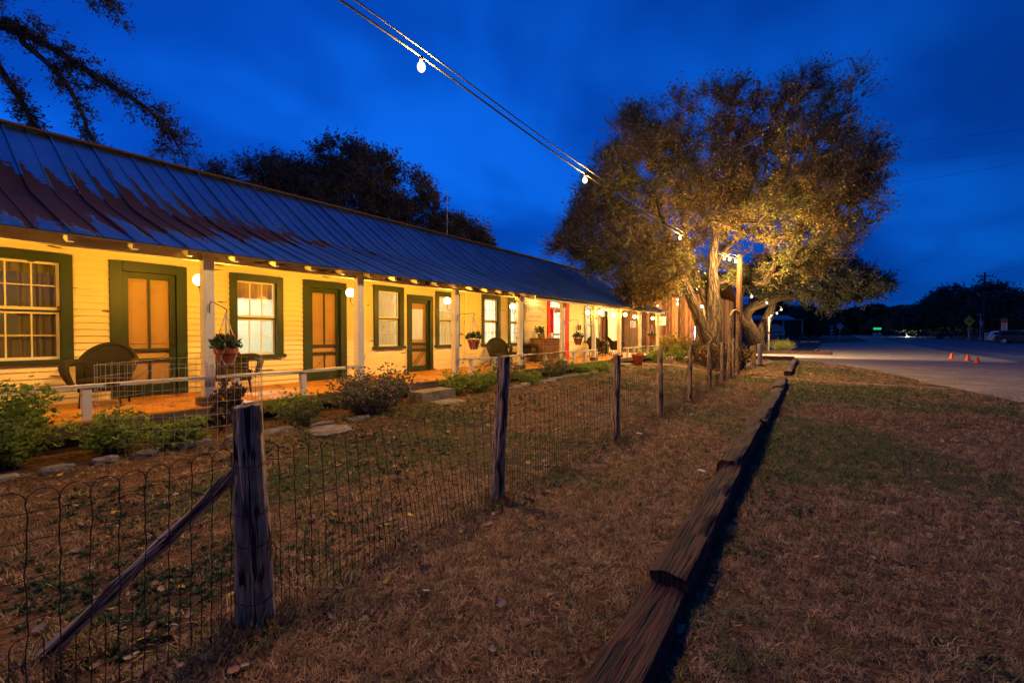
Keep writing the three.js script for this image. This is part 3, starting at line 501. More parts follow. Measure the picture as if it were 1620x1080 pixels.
{ // red entrance with transom and side lights
  const [a, b, y0, y1] = openings.rd, o = doorGroup('bright red entrance frame with transom, side lights and a green door'), x0 = WX - 0.006, x1 = WX + 0.055;
  part('casing', box(x0, x1, y0 + 0.002, y1, a, a + 0.20, 'y', 0.006), M.red, o); part('casing', box(x0, x1, y0 + 0.002, y1, b - 0.36, b, 'y', 0.006), M.red, o);
  part('casing', box(x0, x1 + 0.003, y1 - 0.08, y1 + 0.004, a + 0.201, b - 0.361, 'd', 0.005), M.red, o); part('transom_bar', box(WX - 0.1, x1 - 0.01, 2.60, 2.67, a + 0.201, b - 0.361, 'd', 0.005), M.red, o);
  part('mullion', box(WX - 0.1, x1 - 0.012, y0 + 0.003, 2.599, a + 0.42, a + 0.50, 'y', 0.005), M.red, o);
  part('reveal', merge([box(WX - 0.118, WX - 0.007, y0 + 0.003, y1 - 0.064, a + 0.064, a + 0.199, 'y'), box(WX - 0.118, WX - 0.007, y0 + 0.003, y1 - 0.064, b - 0.359, b - 0.064, 'y')]), M.red, o);
  part('side_panel', box(WX - 0.09, WX - 0.04, y0 + 0.003, 1.15, a + 0.2005, a + 0.4195, 'y'), M.red, o);
  for (let i = 0; i < 5; i++) { const s = lerp(a + 0.201, b - 0.361, i / 5), e = lerp(a + 0.201, b - 0.361, (i + 1) / 5), p = new THREE.PlaneGeometry(e - s, 0.22); p.rotateY(Math.PI / 2); p.translate(WX - 0.05, 2.785, -(s + e) / 2); part('transom_pane', p, M.glass, o); if (i) part('muntin', box(WX - 0.062, WX - 0.038, 2.672, 2.898, s - 0.01, s + 0.01, 'y'), M.creamTrim, o); }
  for (let i = 0; i < 3; i++) { const p = new THREE.PlaneGeometry(0.215, 0.47); p.rotateY(Math.PI / 2); p.translate(WX - 0.055, 1.395 + i * 0.48, -(a + 0.31)); part('side_pane', p, M.glass, o); if (i) part('muntin', box(WX - 0.067, WX - 0.043, 1.155 + i * 0.48 - 0.012, 1.155 + i * 0.48 + 0.012, a + 0.202, a + 0.418, 'd'), M.red, o); }
  const da = a + 0.51, db = b - 0.37, dx0 = WX - 0.085, dx1 = WX - 0.045, y00 = y0 + 0.012;
  part('stile', box(dx0, dx1, y00, 2.59, da, da + 0.11, 'y', 0.004), M.green, o); part('stile', box(dx0, dx1, y00, 2.59, db - 0.11, db, 'y', 0.004), M.green, o);
  for (const [y, h] of [[y00, 0.18], [0.95, 0.06], [1.26, 0.07], [1.52, 0.06], [2.49, 0.099]]) part('rail', box(dx0 + 0.002, dx1 - 0.002, y, y + h, da + 0.111, db - 0.111, 'd', 0.003), M.green, o);
  part('lower_panel', box(dx0 + 0.01, dx1 - 0.014, y00 + 0.181, 1.259, da + 0.1105, db - 0.1105, 'y'), M.doorPanel, o);
  for (const [s, e] of [[1.331, 1.519], [1.581, 2.489]]) { const p = new THREE.PlaneGeometry(db - da - 0.22, e - s); p.rotateY(Math.PI / 2); p.translate((dx0 + dx1) / 2, (s + e) / 2, -(da + db) / 2); part('pane', p, M.glass, o); }
}
{ // far tall doorway: a pair of tan panels under a teal transom
  const op = openings.d8, [a, b, y0, y1] = op, o = doorGroup('tall tan double door with a teal transom at the far end of the porch');
  casing(o, op, 0.12, M.green, false);
  part('transom_bar', box(WX - 0.1, WX - 0.02, 2.44, 2.50, a + 0.121, b - 0.121, 'd', 0.004), M.green, o);
  const tp = new THREE.PlaneGeometry(b - a - 0.24, 0.24); tp.rotateY(Math.PI / 2); tp.translate(WX - 0.06, 2.62, -(a + b) / 2); part('transom_pane', tp, M.glass, o);
  const m = (a + b) / 2;
  for (const [s, e] of [[a + 0.122, m - 0.004], [m + 0.004, b - 0.122]]) { part('door_leaf', box(WX - 0.1, WX - 0.06, y0 + 0.01, 2.438, s, e, 'y', 0.003), M.barn[0], o); part('door_panel', box(WX - 0.0595, WX - 0.046, y0 + 0.15, 1.3, s + 0.08, e - 0.08, 'y', 0.006), M.barn[0], o); part('door_panel', box(WX - 0.0595, WX - 0.046, 1.45, 2.32, s + 0.08, e - 0.08, 'y', 0.006), M.barn[0], o); }
}
// ---- porch: floor, posts, beam, rafters, rails
const postD = [0.25, 2.93, 5.57, 8.36, 11.2, 13.82, 16.35, 18.95, 21.55, 24.3];
{
  wpart('porch_floor', box(WX + 0.001, -7.32, FLOOR - 0.06, FLOOR, D0, 24.45, 'd', 0.006), M.deck, house);
  wpart('porch_edge_board', box(-7.319, -7.285, FLOOR - 0.17, FLOOR - 0.012, D0, 24.45, 'd', 0.005), M.sill, house);
  wpart('foundation', box(WX + 0.05, -7.42, -0.05, FLOOR - 0.061, D0, 24.40, 'd'), M.roughWood, house);
  postD.forEach((d, i) => {
    const plain = i < 4, h = 0.072, top1 = plain ? 2.86 : 2.72;
    let g;
    if (plain) g = box(PX - h, PX + h, FLOOR + (i === 3 ? 0.001 : 0.12), top1, d - h, d + h, 'y', 0.006);
    else { // chamfered shaft with square foot and cap
      const oct = new THREE.CylinderGeometry(0.083, 0.083, 1.5, 8, 1); oct.rotateY(Math.PI / 8); oct.translate(PX, FLOOR + 0.12 + 0.36 + 0.75, -d); uvm(oct, 'y');
      g = merge([box(PX - h, PX + h, FLOOR + 0.12, FLOOR + 0.48, d - h, d + h, 'y', 0.006), oct, box(PX - h, PX + h, FLOOR + 1.98, 2.60, d - h, d + h, 'y', 0.006), box(PX - h - 0.03, PX + h + 0.03, 2.602, 2.66, d - h - 0.03, d + h + 0.03, 'y', 0.01), box(PX - h - 0.012, PX + h + 0.012, 2.50, 2.53, d - h - 0.012, d + h + 0.012, 'y', 0.004)]);
    }
    const po = wpart('porch_post', g, M.whitePaint, house);
    if (i !== 3) part('post_base', box(PX - 0.13, PX + 0.13, FLOOR + 0.0005, FLOOR + 0.119, d - 0.13, d + 0.13, 'y', 0.012), M.sill, po);
    if (i < postD.length - 1) {
      const e = postD[i + 1];
      if (i < 4) wpart('porch_beam', box(PX - 0.05, PX + 0.045, 2.655, 2.80, d + (i < 4 ? h : 0) + 0.001, e - h - 0.001, 'd', 0.006), M.beamPaint, house);
      else wpart('porch_beam', box(PX - 0.06, PX + 0.055, 2.662, 2.82, d + 0.004 + (i === 4 ? -0.0 : 0), e, 'd', 0.006), M.beamPaint, house);
    }
  });
  wpart('porch_beam', box(PX - 0.05, PX + 0.045, 2.655, 2.80, D0, postD[0] - 0.073, 'd', 0.006), M.beamPaint, house);
  const roofY = (x) => 2.75 + (x + 7.15) / (-9.5 + 7.15) * 0.91;
  for (let d = 1.38 - 0.6 * 6; d < 11.5; d += 0.603) {
    const s = new THREE.Shape([[-9.49, roofY(-9.49) - 0.03], [-7.26, roofY(-7.26) - 0.03], [-7.24, roofY(-7.24) - 0.12], [-7.3, roofY(-7.3) - 0.145], [-9.49, roofY(-9.49) - 0.145]].map(([a, b]) => new THREE.Vector2(a, b)));
    const g = new THREE.ExtrudeGeometry(s, { depth: 0.055, bevelEnabled: false }); g.translate(0, 0, -d - 0.0275); uvm(g, 'x', d, d);
    wpart('rafter', g, M.whitePaint, house);
  }
  wpart('fascia', box(-7.31, -7.27, 2.615, 2.745, 11.6, 24.62, 'd', 0.005), M.beamPaint, house);
  // low bench rails with their short legs
  const railPart = (d0, d1, dip = 0) => {
    const pts = []; for (let i = 0; i <= 12; i++) pts.push(i / 12);
    const g = new THREE.BoxGeometry(0.13, 0.038, d1 - d0, 1, 1, 12), p = g.attributes.position;
    for (let i = 0; i < p.count; i++) { const t = p.getZ(i) / (d1 - d0) + 0.5; p.setY(i, p.getY(i) - dip * Math.sin(t * Math.PI) + 0.006 * Math.sin(t * 9)); }
    g.computeVertexNormals(); g.translate(PX + 0.13, FLOOR + 0.415, -(d0 + d1) / 2); uvm(g, 'z', d0, d0); return wpart('bench_rail', g, M.railPaint, house);
  };
  const leg = (d) => wpart('rail_leg', box(PX + 0.085, PX + 0.175, FLOOR + 0.0008, FLOOR + 0.39, d - 0.045, d + 0.045, 'y', 0.004), M.whitePaint, house);
  for (const [a, b, legs] of [[D0, 2.86, [-0.8, 1.55]], [2.98, 5.50, [3.25, 4.33]], [8.43, 11.13, [8.8, 9.75]], [11.27, 13.75, [12.45]], [13.89, 16.28, [14.4, 15.3]], [19.02, 21.48, [19.6, 20.4]], [21.62, 24.2, [22.4, 23.4]]]) { railPart(a, b, 0.008); legs.forEach(leg); }
}
// ---- roof: standing-seam panels, each its own sheet
{
  const prof = []; // from eave to ridge
  const raw = [[-7.15, 2.75], [-9.5, 3.66], [-11.6, 5.17]];
  const bend = new THREE.QuadraticBezierCurve(new THREE.Vector2(-9.05, 3.486), new THREE.Vector2(-9.5, 3.66), new THREE.Vector2(-9.93, 3.969));
  prof.push(new THREE.Vector2(...raw[0]), new THREE.Vector2(-8.1, 3.118)); for (const p of bend.getPoints(5)) prof.push(p); prof.push(new THREE.Vector2(-10.8, 4.595), new THREE.Vector2(...raw[2]));
  const L = [0]; for (let i = 1; i < prof.length; i++) L.push(L[i - 1] + prof[i].distanceTo(prof[i - 1]));
  const nr = prof.map((p, i) => { const t = prof[Math.min(i + 1, prof.length - 1)].clone().sub(prof[Math.max(i - 1, 0)]).normalize(); return new THREE.Vector2(t.y, -t.x).multiplyScalar(-1); });
  nr.forEach((n) => { if (n.y < 0) n.multiplyScalar(-1); });
  // strip swept along the profile: from d0 to d1, between heights h0 and h1 above the roof line
  const strip = (d0, d1, h0, h1, wav = () => 0) => {
    const pos = [], uv = [], idx = [], ring = [[d0, h0], [d1, h0], [d1, h1], [d0, h1]];
    for (let f = 0; f < 4; f++) { const A = ring[f], B = ring[(f + 1) % 4], o = pos.length / 3; prof.forEach((p, i) => { for (const [d, h] of [A, B]) { const hh = h + wav(d, L[i]); pos.push(p.x + nr[i].x * hh, p.y + nr[i].y * hh, -d); uv.push((d - D0) / 27.3, L[i] / 5.3 + (h - h0) * 0.01); } }); for (let i = 0; i < prof.length - 1; i++) { const a = o + i * 2; idx.push(a, a + 2, a + 1, a + 1, a + 2, a + 3); } }
    for (const e of [0, prof.length - 1]) { const o = pos.length / 3; for (const [d, h] of ring) { pos.push(prof[e].x + nr[e].x * h, prof[e].y + nr[e].y * h, -d); uv.push((d - D0) / 27.3, L[e] / 5.3); } e ? idx.push(o, o + 2, o + 1, o, o + 3, o + 2) : idx.push(o, o + 1, o + 2, o, o + 2, o + 3); }
    const g = new THREE.BufferGeometry(); g.setIndex(idx); g.setAttribute('position', new THREE.Float32BufferAttribute(pos, 3)); g.setAttribute('uv', new THREE.Float32BufferAttribute(uv, 2));
    const q = g.toNonIndexed(); q.computeVertexNormals(); return q;
  };
  const rust = (u, v) => { // rust lies thick over the bend at the near end and runs down in streaks
    const d = u * 27.3 + D0, s = v * 5.3, pan = Math.floor(d / 0.5775 + 0.4), R1 = hash(pan, 3, 9);
    const half = (d - D0 + 0.05) / 0.28875, hp = Math.floor(half), q = half - hp, H1 = hash(hp, 7, 2), H2 = hash(hp, 11, 4), H3 = hash(hp, 13, 6);
    const rag = (fbm(d * 16, s * 2.2 + H1 * 9, 5, 601) - 0.5) * 1.5 + (fbm(d * 6, s * 22, 3, 602) - 0.5) * 0.7 + (fbm(d * 3, s * 1.4, 3, 603) - 0.5) * 0.8, k = clamp(d / 6.2, -0.3, 1.4);
    const hi = lerp(2.95, 2.3, k) + lerp(2.2, 0.1, clamp(k)) * (0.45 + 0.85 * H1) * Math.pow(1 - q, 1.3) + 0.3 * (H2 - 0.5);
    const lo = lerp(-0.35, 2.1, clamp(k)) + (0.85 * H3 + 0.1) * Math.sin(clamp(q * 1.1) * Math.PI) * (H2 > 0.3 ? 1 : 0.15);
    const e = Math.min(hi - s, s - lo) + rag * (0.55 + 0.25 * clamp(1 - k));
    return step(-0.10, 0.12, e) * (d > 8.2 ? 0 : 1);
  };
  const RW = 2048, RH = 512;
  const rm = new Float32Array(RW * RH); for (let j = 0; j < RH; j++) for (let i = 0; i < RW; i++) rm[j * RW + i] = rust((i + 0.5) / RW, (j + 0.5) / RH);
  const at = (u, v) => rm[Math.min(RH - 1, Math.floor(v * RH)) * RW + Math.min(RW - 1, Math.floor(u * RW))];
  const rmap = tex(RW, RH, (u, v) => { const n = fbm(u * 220, v * 40, 3, 611), f = fbm(u * 60, v * 14, 4, 613), p = hash(Math.floor((u * 27.3 + D0) / 0.5775 + 0.4), 5, 1); const zinc = mix3([0.36, 0.50, 0.58], [0.45, 0.58, 0.65], clamp(f + (p - 0.5) * 0.5)); return mix3(zinc, mix3([0.27, 0.115, 0.095], [0.185, 0.085, 0.08], n), at(u, v) * 0.96); });
  const rrough = tex(1024, 256, (u, v) => lerp(0.32 + 0.16 * fbm(u * 120, v * 30, 3, 617), 0.9, at(u, v)), false);
  const rmet = tex(1024, 256, (u, v) => lerp(0.85, 0.0, at(u, v)), false);
  for (const t of [rmap, rrough, rmet]) t.wrapS = t.wrapT = THREE.ClampToEdgeWrapping;
  M.roof = std({ map: rmap, roughnessMap: rrough, roughness: 1, metalnessMap: rmet, metalness: 1 });
  const roof = new THREE.Group(); roof.name = 'roof'; roof.userData.label = 'low-pitched standing-seam metal roof, grey-blue with maroon rust'; roof.position.copy(house.position).negate(); house.add(roof);
  const R = rng(15); let k = 0;
  for (let d = D0 - 0.05; d < 24.4; d += 0.5775, k++) {
    const e = d + 0.5775, a = 0.004 * (R() - 0.5), ph = R() * 6;
    part('roof_panel', strip(d + 0.004, e - 0.004, -0.004, 0.0, (dd, s) => a + 0.004 * Math.sin(s * 3 + ph)), M.roof, roof);
    part('seam', strip(d - 0.012, d + 0.012, -0.002, 0.034), M.roof, roof);
    part('seam', strip((d + e) / 2 - 0.012, (d + e) / 2 + 0.012, 0.001, 0.014), M.roof, roof);
  }
  part('roof_deck', strip(D0, 24.6, -0.032, -0.012), M.roughWood, roof);
  part('ridge_cap', box(-11.72, -11.49, 5.17, 5.215, D0 - 0.06, 24.72, 'd', 0.012), std({ color: RGB(0.10, 0.05, 0.045), roughness: 0.85 }), roof);
  const back = new THREE.BufferGeometry(); // rear slope
  { const s = new THREE.Shape([[-11.605, 5.165], [-14.6, 3.05], [-14.58, 3.01], [-11.605, 5.12]].map(([a, b]) => new THREE.Vector2(a, b))), g = new THREE.ExtrudeGeometry(s, { depth: 27.25, bevelEnabled: false }); g.translate(0, 0, -24.65); part('rear_slope', uvm(g, 'x'), M.galv, roof); }
}
// small fittings on the house
{
  const box1 = wpart('meter_box', box(WX + 0.0205, WX + 0.09, 1.75, 1.98, 18.75, 18.98, 'y', 0.01), M.sill, house, 'small brown box on the wall right of the red entrance');
}
// ---------------------------------------------------------------- lights inside the rooms: pendants that shine through the windows
{
  const labels = ['dim pendant lamp behind the widest window', 'bright pendant lamp behind the pale lit window', 'pendant lamp behind the slatted blinds', 'pendant lamp behind the tall curtained windows', 'pendant lamp behind the red entrance', 'pendant lamp behind the far porch window'];
  [[0.9, 1.2, [1, 0.55, 0.18]], [5.2, 17, [0.96, 1, 0.80]], [9.0, 13, [1, 0.74, 0.38]], [13.2, 24, [1, 0.98, 0.76]], [17, 24, [1, 0.96, 0.74]], [21, 22, [1, 0.96, 0.74]]].forEach(([d, I, c], i) => {
    const t = thing('pendant_lamp', labels[i], 'lamp', [-11.7, 3.2, d], 0, 'pendant lamps inside the house');
    part('stem', tube([new THREE.Vector3(0, 0, 0), new THREE.Vector3(0, -0.42, 0)], 0.006, 6), M.bronze, t);
    const s = new THREE.SphereGeometry(0.11, 20, 14); s.translate(0, -0.52, 0); part('globe', s, i ? M.pendant : M.bulb, t);
    lamp(t, 0, -0.52, 0, c, I, 5);
  });
}
// ---------------------------------------------------------------- porch lamps on the posts
{
  const where = ['beyond the left edge of the picture', 'behind the first porch post', 'behind the second porch post', 'behind the third porch post', 'behind the fourth porch post, by the wooden sign', 'behind the fifth porch post, unlit', 'on the wall side of the sixth porch post', 'on the wall side of the seventh porch post', 'behind the eighth porch post, added to brighten the far end', 'behind the last porch post'];  // the eighth post lamp is an addition that lifts the far porch wall
  const sconce = (i, side, label, lit) => {
    const t = thing('porch_lamp', label, 'lamp', [PX + side * 0.073, 2.24, postD[i]], 0, 'globe lamps along the porch posts');
    part('wall_plate', box(side > 0 ? 0 : -0.018, side > 0 ? 0.018 : 0, -0.09, 0.03, -0.035, 0.035, 'y', 0.006), M.bronze, t);
    part('arm', tube(curve([new THREE.Vector3(side * 0.015, -0.04, 0), new THREE.Vector3(side * 0.09, -0.075, 0), new THREE.Vector3(side * 0.17, -0.04, 0), new THREE.Vector3(side * 0.19, 0.05, 0)], 12), 0.009, 8), M.bronze, t);
    const cup = lathe([[0.0, 0.045], [0.018, 0.05], [0.027, 0.075], [0.026, 0.085], [0, 0.085]], 16); cup.translate(side * 0.19, 0, 0); part('cup', cup, M.bronze, t);
    const g = new THREE.SphereGeometry(0.088, 24, 18); g.translate(side * 0.19, 0.165, 0); part('globe', g, lit ? M.globe : std({ color: RGB(0.7, 0.6, 0.42), roughness: 0.3 }), t);
    if (lit) lamp(t, side * 0.19, 0.165, 0, WARM, i === 6 || i === 7 ? 6.0 : 9.2, 4);
  };
  postD.forEach((d, i) => { if (i) sconce(i, -1, 'lit globe porch lamp ' + where[i], i !== 5); });
  sconce(0, -1, 'globe porch lamp ' + where[0], true);
  sconce(6, 1, 'lit globe porch lamp on the yard side of the sixth porch post', true); sconce(7, 1, 'lit globe porch lamp on the yard side of the seventh porch post', true);
}
// ---------------------------------------------------------------- hanging planters on the posts
function flowerHead(r, seed) { const g = []; const R = rng(seed); for (let i = 0; i < 6; i++) { const s = new THREE.SphereGeometry(r * 0.55, 6, 4); s.translate((R() - 0.5) * r, (R() - 0.5) * r, (R() - 0.5) * r); g.push(s); } return merge(g); }
{
  const leafG = leafClump(9, 0.07, 0.04, 31, 0.5), redM = std({ color: RGB(0.55, 0.02, 0.03), roughness: 0.7 }), cord = std({ color: RGB(0.62, 0.58, 0.50), roughness: 0.9 });
  const spots = [[1, -0.12, 'hanging terracotta pot of red geraniums by the first porch post', 1], [3, 0.02, 'hanging terracotta pot with leafy plant by the third porch post', 0], [5, 0.0, 'hanging terracotta pot with one red flower by the fifth porch post', 1], [8, 0.0, 'hanging terracotta pot by the last but one porch post', 1]];
  spots.forEach(([i, dip, label, fl], k) => {
    const t = thing('hanging_planter', label, 'planter', [PX + 0.074, 2.06, postD[i]], 0, 'hanging planters on the porch posts'), R = rng(40 + k), ax = 0.52, top0 = -0.02 + dip;
    part('hook_arm', tube(curve([new THREE.Vector3(0.004, -0.16, 0), new THREE.Vector3(0.02, -0.02, 0), new THREE.Vector3(0.05, 0.0, 0), new THREE.Vector3(ax * 0.6, dip * 0.5, 0), new THREE.Vector3(ax + 0.02, top0 + 0.01, 0), new THREE.Vector3(ax + 0.035, top0 - 0.01, 0), new THREE.Vector3(ax, top0 - 0.035, 0)], 24), 0.006, 6), M.blackMetal, t);
    const py = -0.62 + dip * 0.5; // pot rim height
    for (let c = 0; c < 4; c++) { const a = c * Math.PI / 2 + 0.5; part('cord', tube([new THREE.Vector3(ax, top0 - 0.03, 0), new THREE.Vector3(ax + Math.cos(a) * 0.03, top0 - 0.15, Math.sin(a) * 0.03), new THREE.Vector3(ax + Math.cos(a) * 0.145, py, Math.sin(a) * 0.145)], 0.007, 6), cord, t); }
    const pot = lathe([[0, -0.235], [0.085, -0.235], [0.092, -0.228], [0.128, -0.07], [0.145, -0.068], [0.15, 0], [0.13, 0], [0.122, -0.06], [0.0, -0.05]], 28); pot.translate(ax, py, 0); const pm = part('pot', pot, M.terracotta, t);
    for (let c = 0; c < 8; c++) { const a = c * Math.PI / 4 + 0.5, b = a + (c % 2 ? -1 : 1) * Math.PI / 4 * 1, pts = []; for (let s = 0; s <= 6; s++) { const q = s / 6, th = lerp(a, b, q), rr = lerp(0.155, 0.094, q); pts.push(new THREE.Vector3(ax + Math.cos(th) * rr, py - 0.01 - 0.22 * q, Math.sin(th) * rr)); } part('net_cord', tube(pts, 0.005, 5), cord, pm); }
    const ls = []; for (let n = 0; n < 46; n++) { const a = R() * 6.28, r = Math.sqrt(R()) * 0.17, hh = R() * 0.17 * (1.2 - r * 4); ls.push([new THREE.Matrix4().compose(new THREE.Vector3(ax + Math.cos(a) * r, py + 0.01 + Math.max(0, hh) - (r > 0.14 ? 0.02 : 0), Math.sin(a) * r), new THREE.Quaternion().setFromEuler(new THREE.Euler(R() - 0.5, R() * 6, R() - 0.5)), new THREE.Vector3(1, 1, 1).multiplyScalar(0.7 + R() * 0.5)), [RGB(0.07, 0.12, 0.03), RGB(0.11, 0.14, 0.04), RGB(0.05, 0.08, 0.025)][n % 3].clone().multiplyScalar(0.7 + R() * 0.6)]); }
    const f = inst('foliage', leafG, M.leafWhite, ls, t, 'stuff'); f.position.set(0, 0, 0);
    if (fl) for (let n = 0; n < (k === 0 ? 3 : 1); n++) { const a = [2.4, -0.4, 1][n], h = flowerHead(0.03, n + 1); h.translate(ax + Math.cos(a) * 0.12, py + 0.16 + n * 0.02, Math.sin(a) * 0.12); part('flower', h, redM, t); }
  });
}
// ---------------------------------------------------------------- wicker chairs
function shell(fn, nu, nv) { // thick-looking double sheet from a point function
  const pos = [], uv = [], idx = []; for (let j = 0; j <= nv; j++) for (let i = 0; i <= nu; i++) { const p = fn(i / nu, j / nv); pos.push(p.x, p.y, p.z); uv.push(p.u ?? i / nu, p.v ?? j / nv); }
  for (let j = 0; j < nv; j++) for (let i = 0; i < nu; i++) { const a = j * (nu + 1) + i, b = a + nu + 1; idx.push(a, a + 1, b, b, a + 1, b + 1); }
  const g = new THREE.BufferGeometry(); g.setIndex(idx); g.setAttribute('position', new THREE.Float32BufferAttribute(pos, 3)); g.setAttribute('uv', new THREE.Float32BufferAttribute(uv, 2)); g.computeVertexNormals(); return g;
}
function makeChair(label, at, turn) { // faces +x in its own axes
  const t = thing('wicker_chair', label, 'chair', at, turn, 'wicker armchairs on the porch'), seatY = 0.40; t.scale.set(0.9, 0.96, 0.84);
  // curved back with a domed, rolled top; arms roll forwards and down to the front legs
  const S = 0.64, plan = (s) => { const a = s * 1.75; return [-0.05 - Math.cos(a) * 0.30, Math.sin(a) * 0.345]; };
  const rim = (s) => 0.66 + 0.27 * Math.pow(Math.cos(clamp(Math.abs(s) / S) * Math.PI / 2), 0.8);
  const bp = (s, v, o) => { const [x, z] = plan(s), h = rim(s), y = lerp(seatY - 0.04, h, v), fl = 0.09 * v * v + o, a = s * 1.75; return { x: x - Math.cos(a) * fl - 0.05 * v, y, z: z + Math.sin(a) * fl, u: s * 0.75, v: y }; };
  part('backrest', merge([shell((u, v) => bp((u * 2 - 1) * S, v, 0.016), 30, 10), shell((u, v) => bp((1 - u * 2) * S, v, -0.012), 30, 10)]), M.wicker, t);
  const rimPts = []; for (let i = 0; i <= 40; i++) { const p = bp((i / 20 - 1) * S, 1, 0.004); rimPts.push(new THREE.Vector3(p.x, p.y, p.z)); }
  part('top_roll', tube(rimPts, 0.036, 10), M.wicker, t);
  for (const s of [-1, 1]) { const e = bp(s * S, 0.97, 0);
    const pts = curve([new THREE.Vector3(e.x - 0.01, e.y, e.z), new THREE.Vector3(-0.04, 0.665, s * 0.415), new THREE.Vector3(0.16, 0.66, s * 0.44), new THREE.Vector3(0.30, 0.62, s * 0.435), new THREE.Vector3(0.345, 0.53, s * 0.41), new THREE.Vector3(0.325, 0.42, s * 0.37), new THREE.Vector3(0.285, 0.30, s * 0.32)], 30);
    const arm = tube(pts, (q) => q < 0.55 ? lerp(0.046, 0.068, q / 0.55) : lerp(0.068, 0.036, (q - 0.55) / 0.45), 12); part('armrest', arm, M.wicker, t);
    part('side_panel', shell((u, v) => ({ x: lerp(e.x + 0.02, 0.06, u), y: lerp(seatY - 0.04, 0.64, v), z: s * lerp(Math.abs(e.z) - 0.06, 0.36, u), u: u * 0.3, v: v * 0.25 }), 5, 4), M.wicker, t);
  }
  const seat = new RoundedBoxGeometry(0.58, 0.07, 0.60, 2, 0.03); seat.translate(0.0, seatY - 0.005, 0); part('seat', uvm(seat, 'z'), M.wicker, t);
  const skirt = new RoundedBoxGeometry(0.54, 0.13, 0.58, 1, 0.02); skirt.translate(0.0, seatY - 0.10, 0); part('apron', uvm(skirt, 'z'), M.wicker, t);
  for (const [sx, sz] of [[1, 1], [1, -1], [-1, 1], [-1, -1]]) part('leg', tube([new THREE.Vector3(0.22 * sx, seatY - 0.1, 0.235 * sz), new THREE.Vector3(0.235 * sx, 0.2, 0.25 * sz), new THREE.Vector3((sx < 0 ? -0.33 : 0.25), 0.004, 0.27 * sz)], [0.026, 0.021, 0.018], 8), M.wicker, t);
  return t;
}
makeChair('wicker armchair between the widest window and the first screen door', [-8.72, FLOOR + 0.001, 2.02], -0.45);
makeChair('wicker armchair half hidden by the first porch post', [-8.70, FLOOR + 0.001, 3.72], 0.15);
makeChair('wicker armchair turned sideways in front of the tall curtained window', [-8.78, FLOOR + 0.001, 11.75], -0.75);
makeChair('wicker armchair behind the fourth porch post', [-8.75, FLOOR + 0.001, 13.55], 0.5);
makeChair('wicker armchair left of the sixth porch post', [-8.78, FLOOR + 0.001, 19.2], -0.75);
makeChair('wicker armchair in front of the far tan door', [-8.75, FLOOR + 0.001, 21.5], 0.6);
function smallTable(name, label, at, w, h, mat) {
  const t = thing(name, label, 'table', at, 0);
  part('table_top', box(-w / 2, w / 2, h - 0.03, h, -w / 2, w / 2, 'x', 0.008), mat, t);
  part('apron', merge([box(-w / 2 + 0.04, w / 2 - 0.04, h - 0.09, h - 0.031, -w / 2 + 0.03, -w / 2 + 0.05, 'x'), box(-w / 2 + 0.04, w / 2 - 0.04, h - 0.09, h - 0.031, w / 2 - 0.05, w / 2 - 0.03, 'x')]), mat, t);
  for (const [a, b] of [[1, 1], [1, -1], [-1, 1], [-1, -1]]) part('leg', tube([new THREE.Vector3(a * (w / 2 - 0.05), h - 0.031, b * (w / 2 - 0.04)), new THREE.Vector3(a * (w / 2 - 0.03), 0.002, b * (w / 2 - 0.02))], [0.02, 0.016], 8), mat, t);
}
smallTable('side_table', 'low dark side table between two wicker armchairs left of the wooden sign', [-8.95, FLOOR + 0.001, 12.68], 0.46, 0.42, M.wicker);
smallTable('side_table', 'side table between the two far wicker armchairs', [-8.95, FLOOR + 0.001, 20.35], 0.5, 0.55, M.barn[1]);
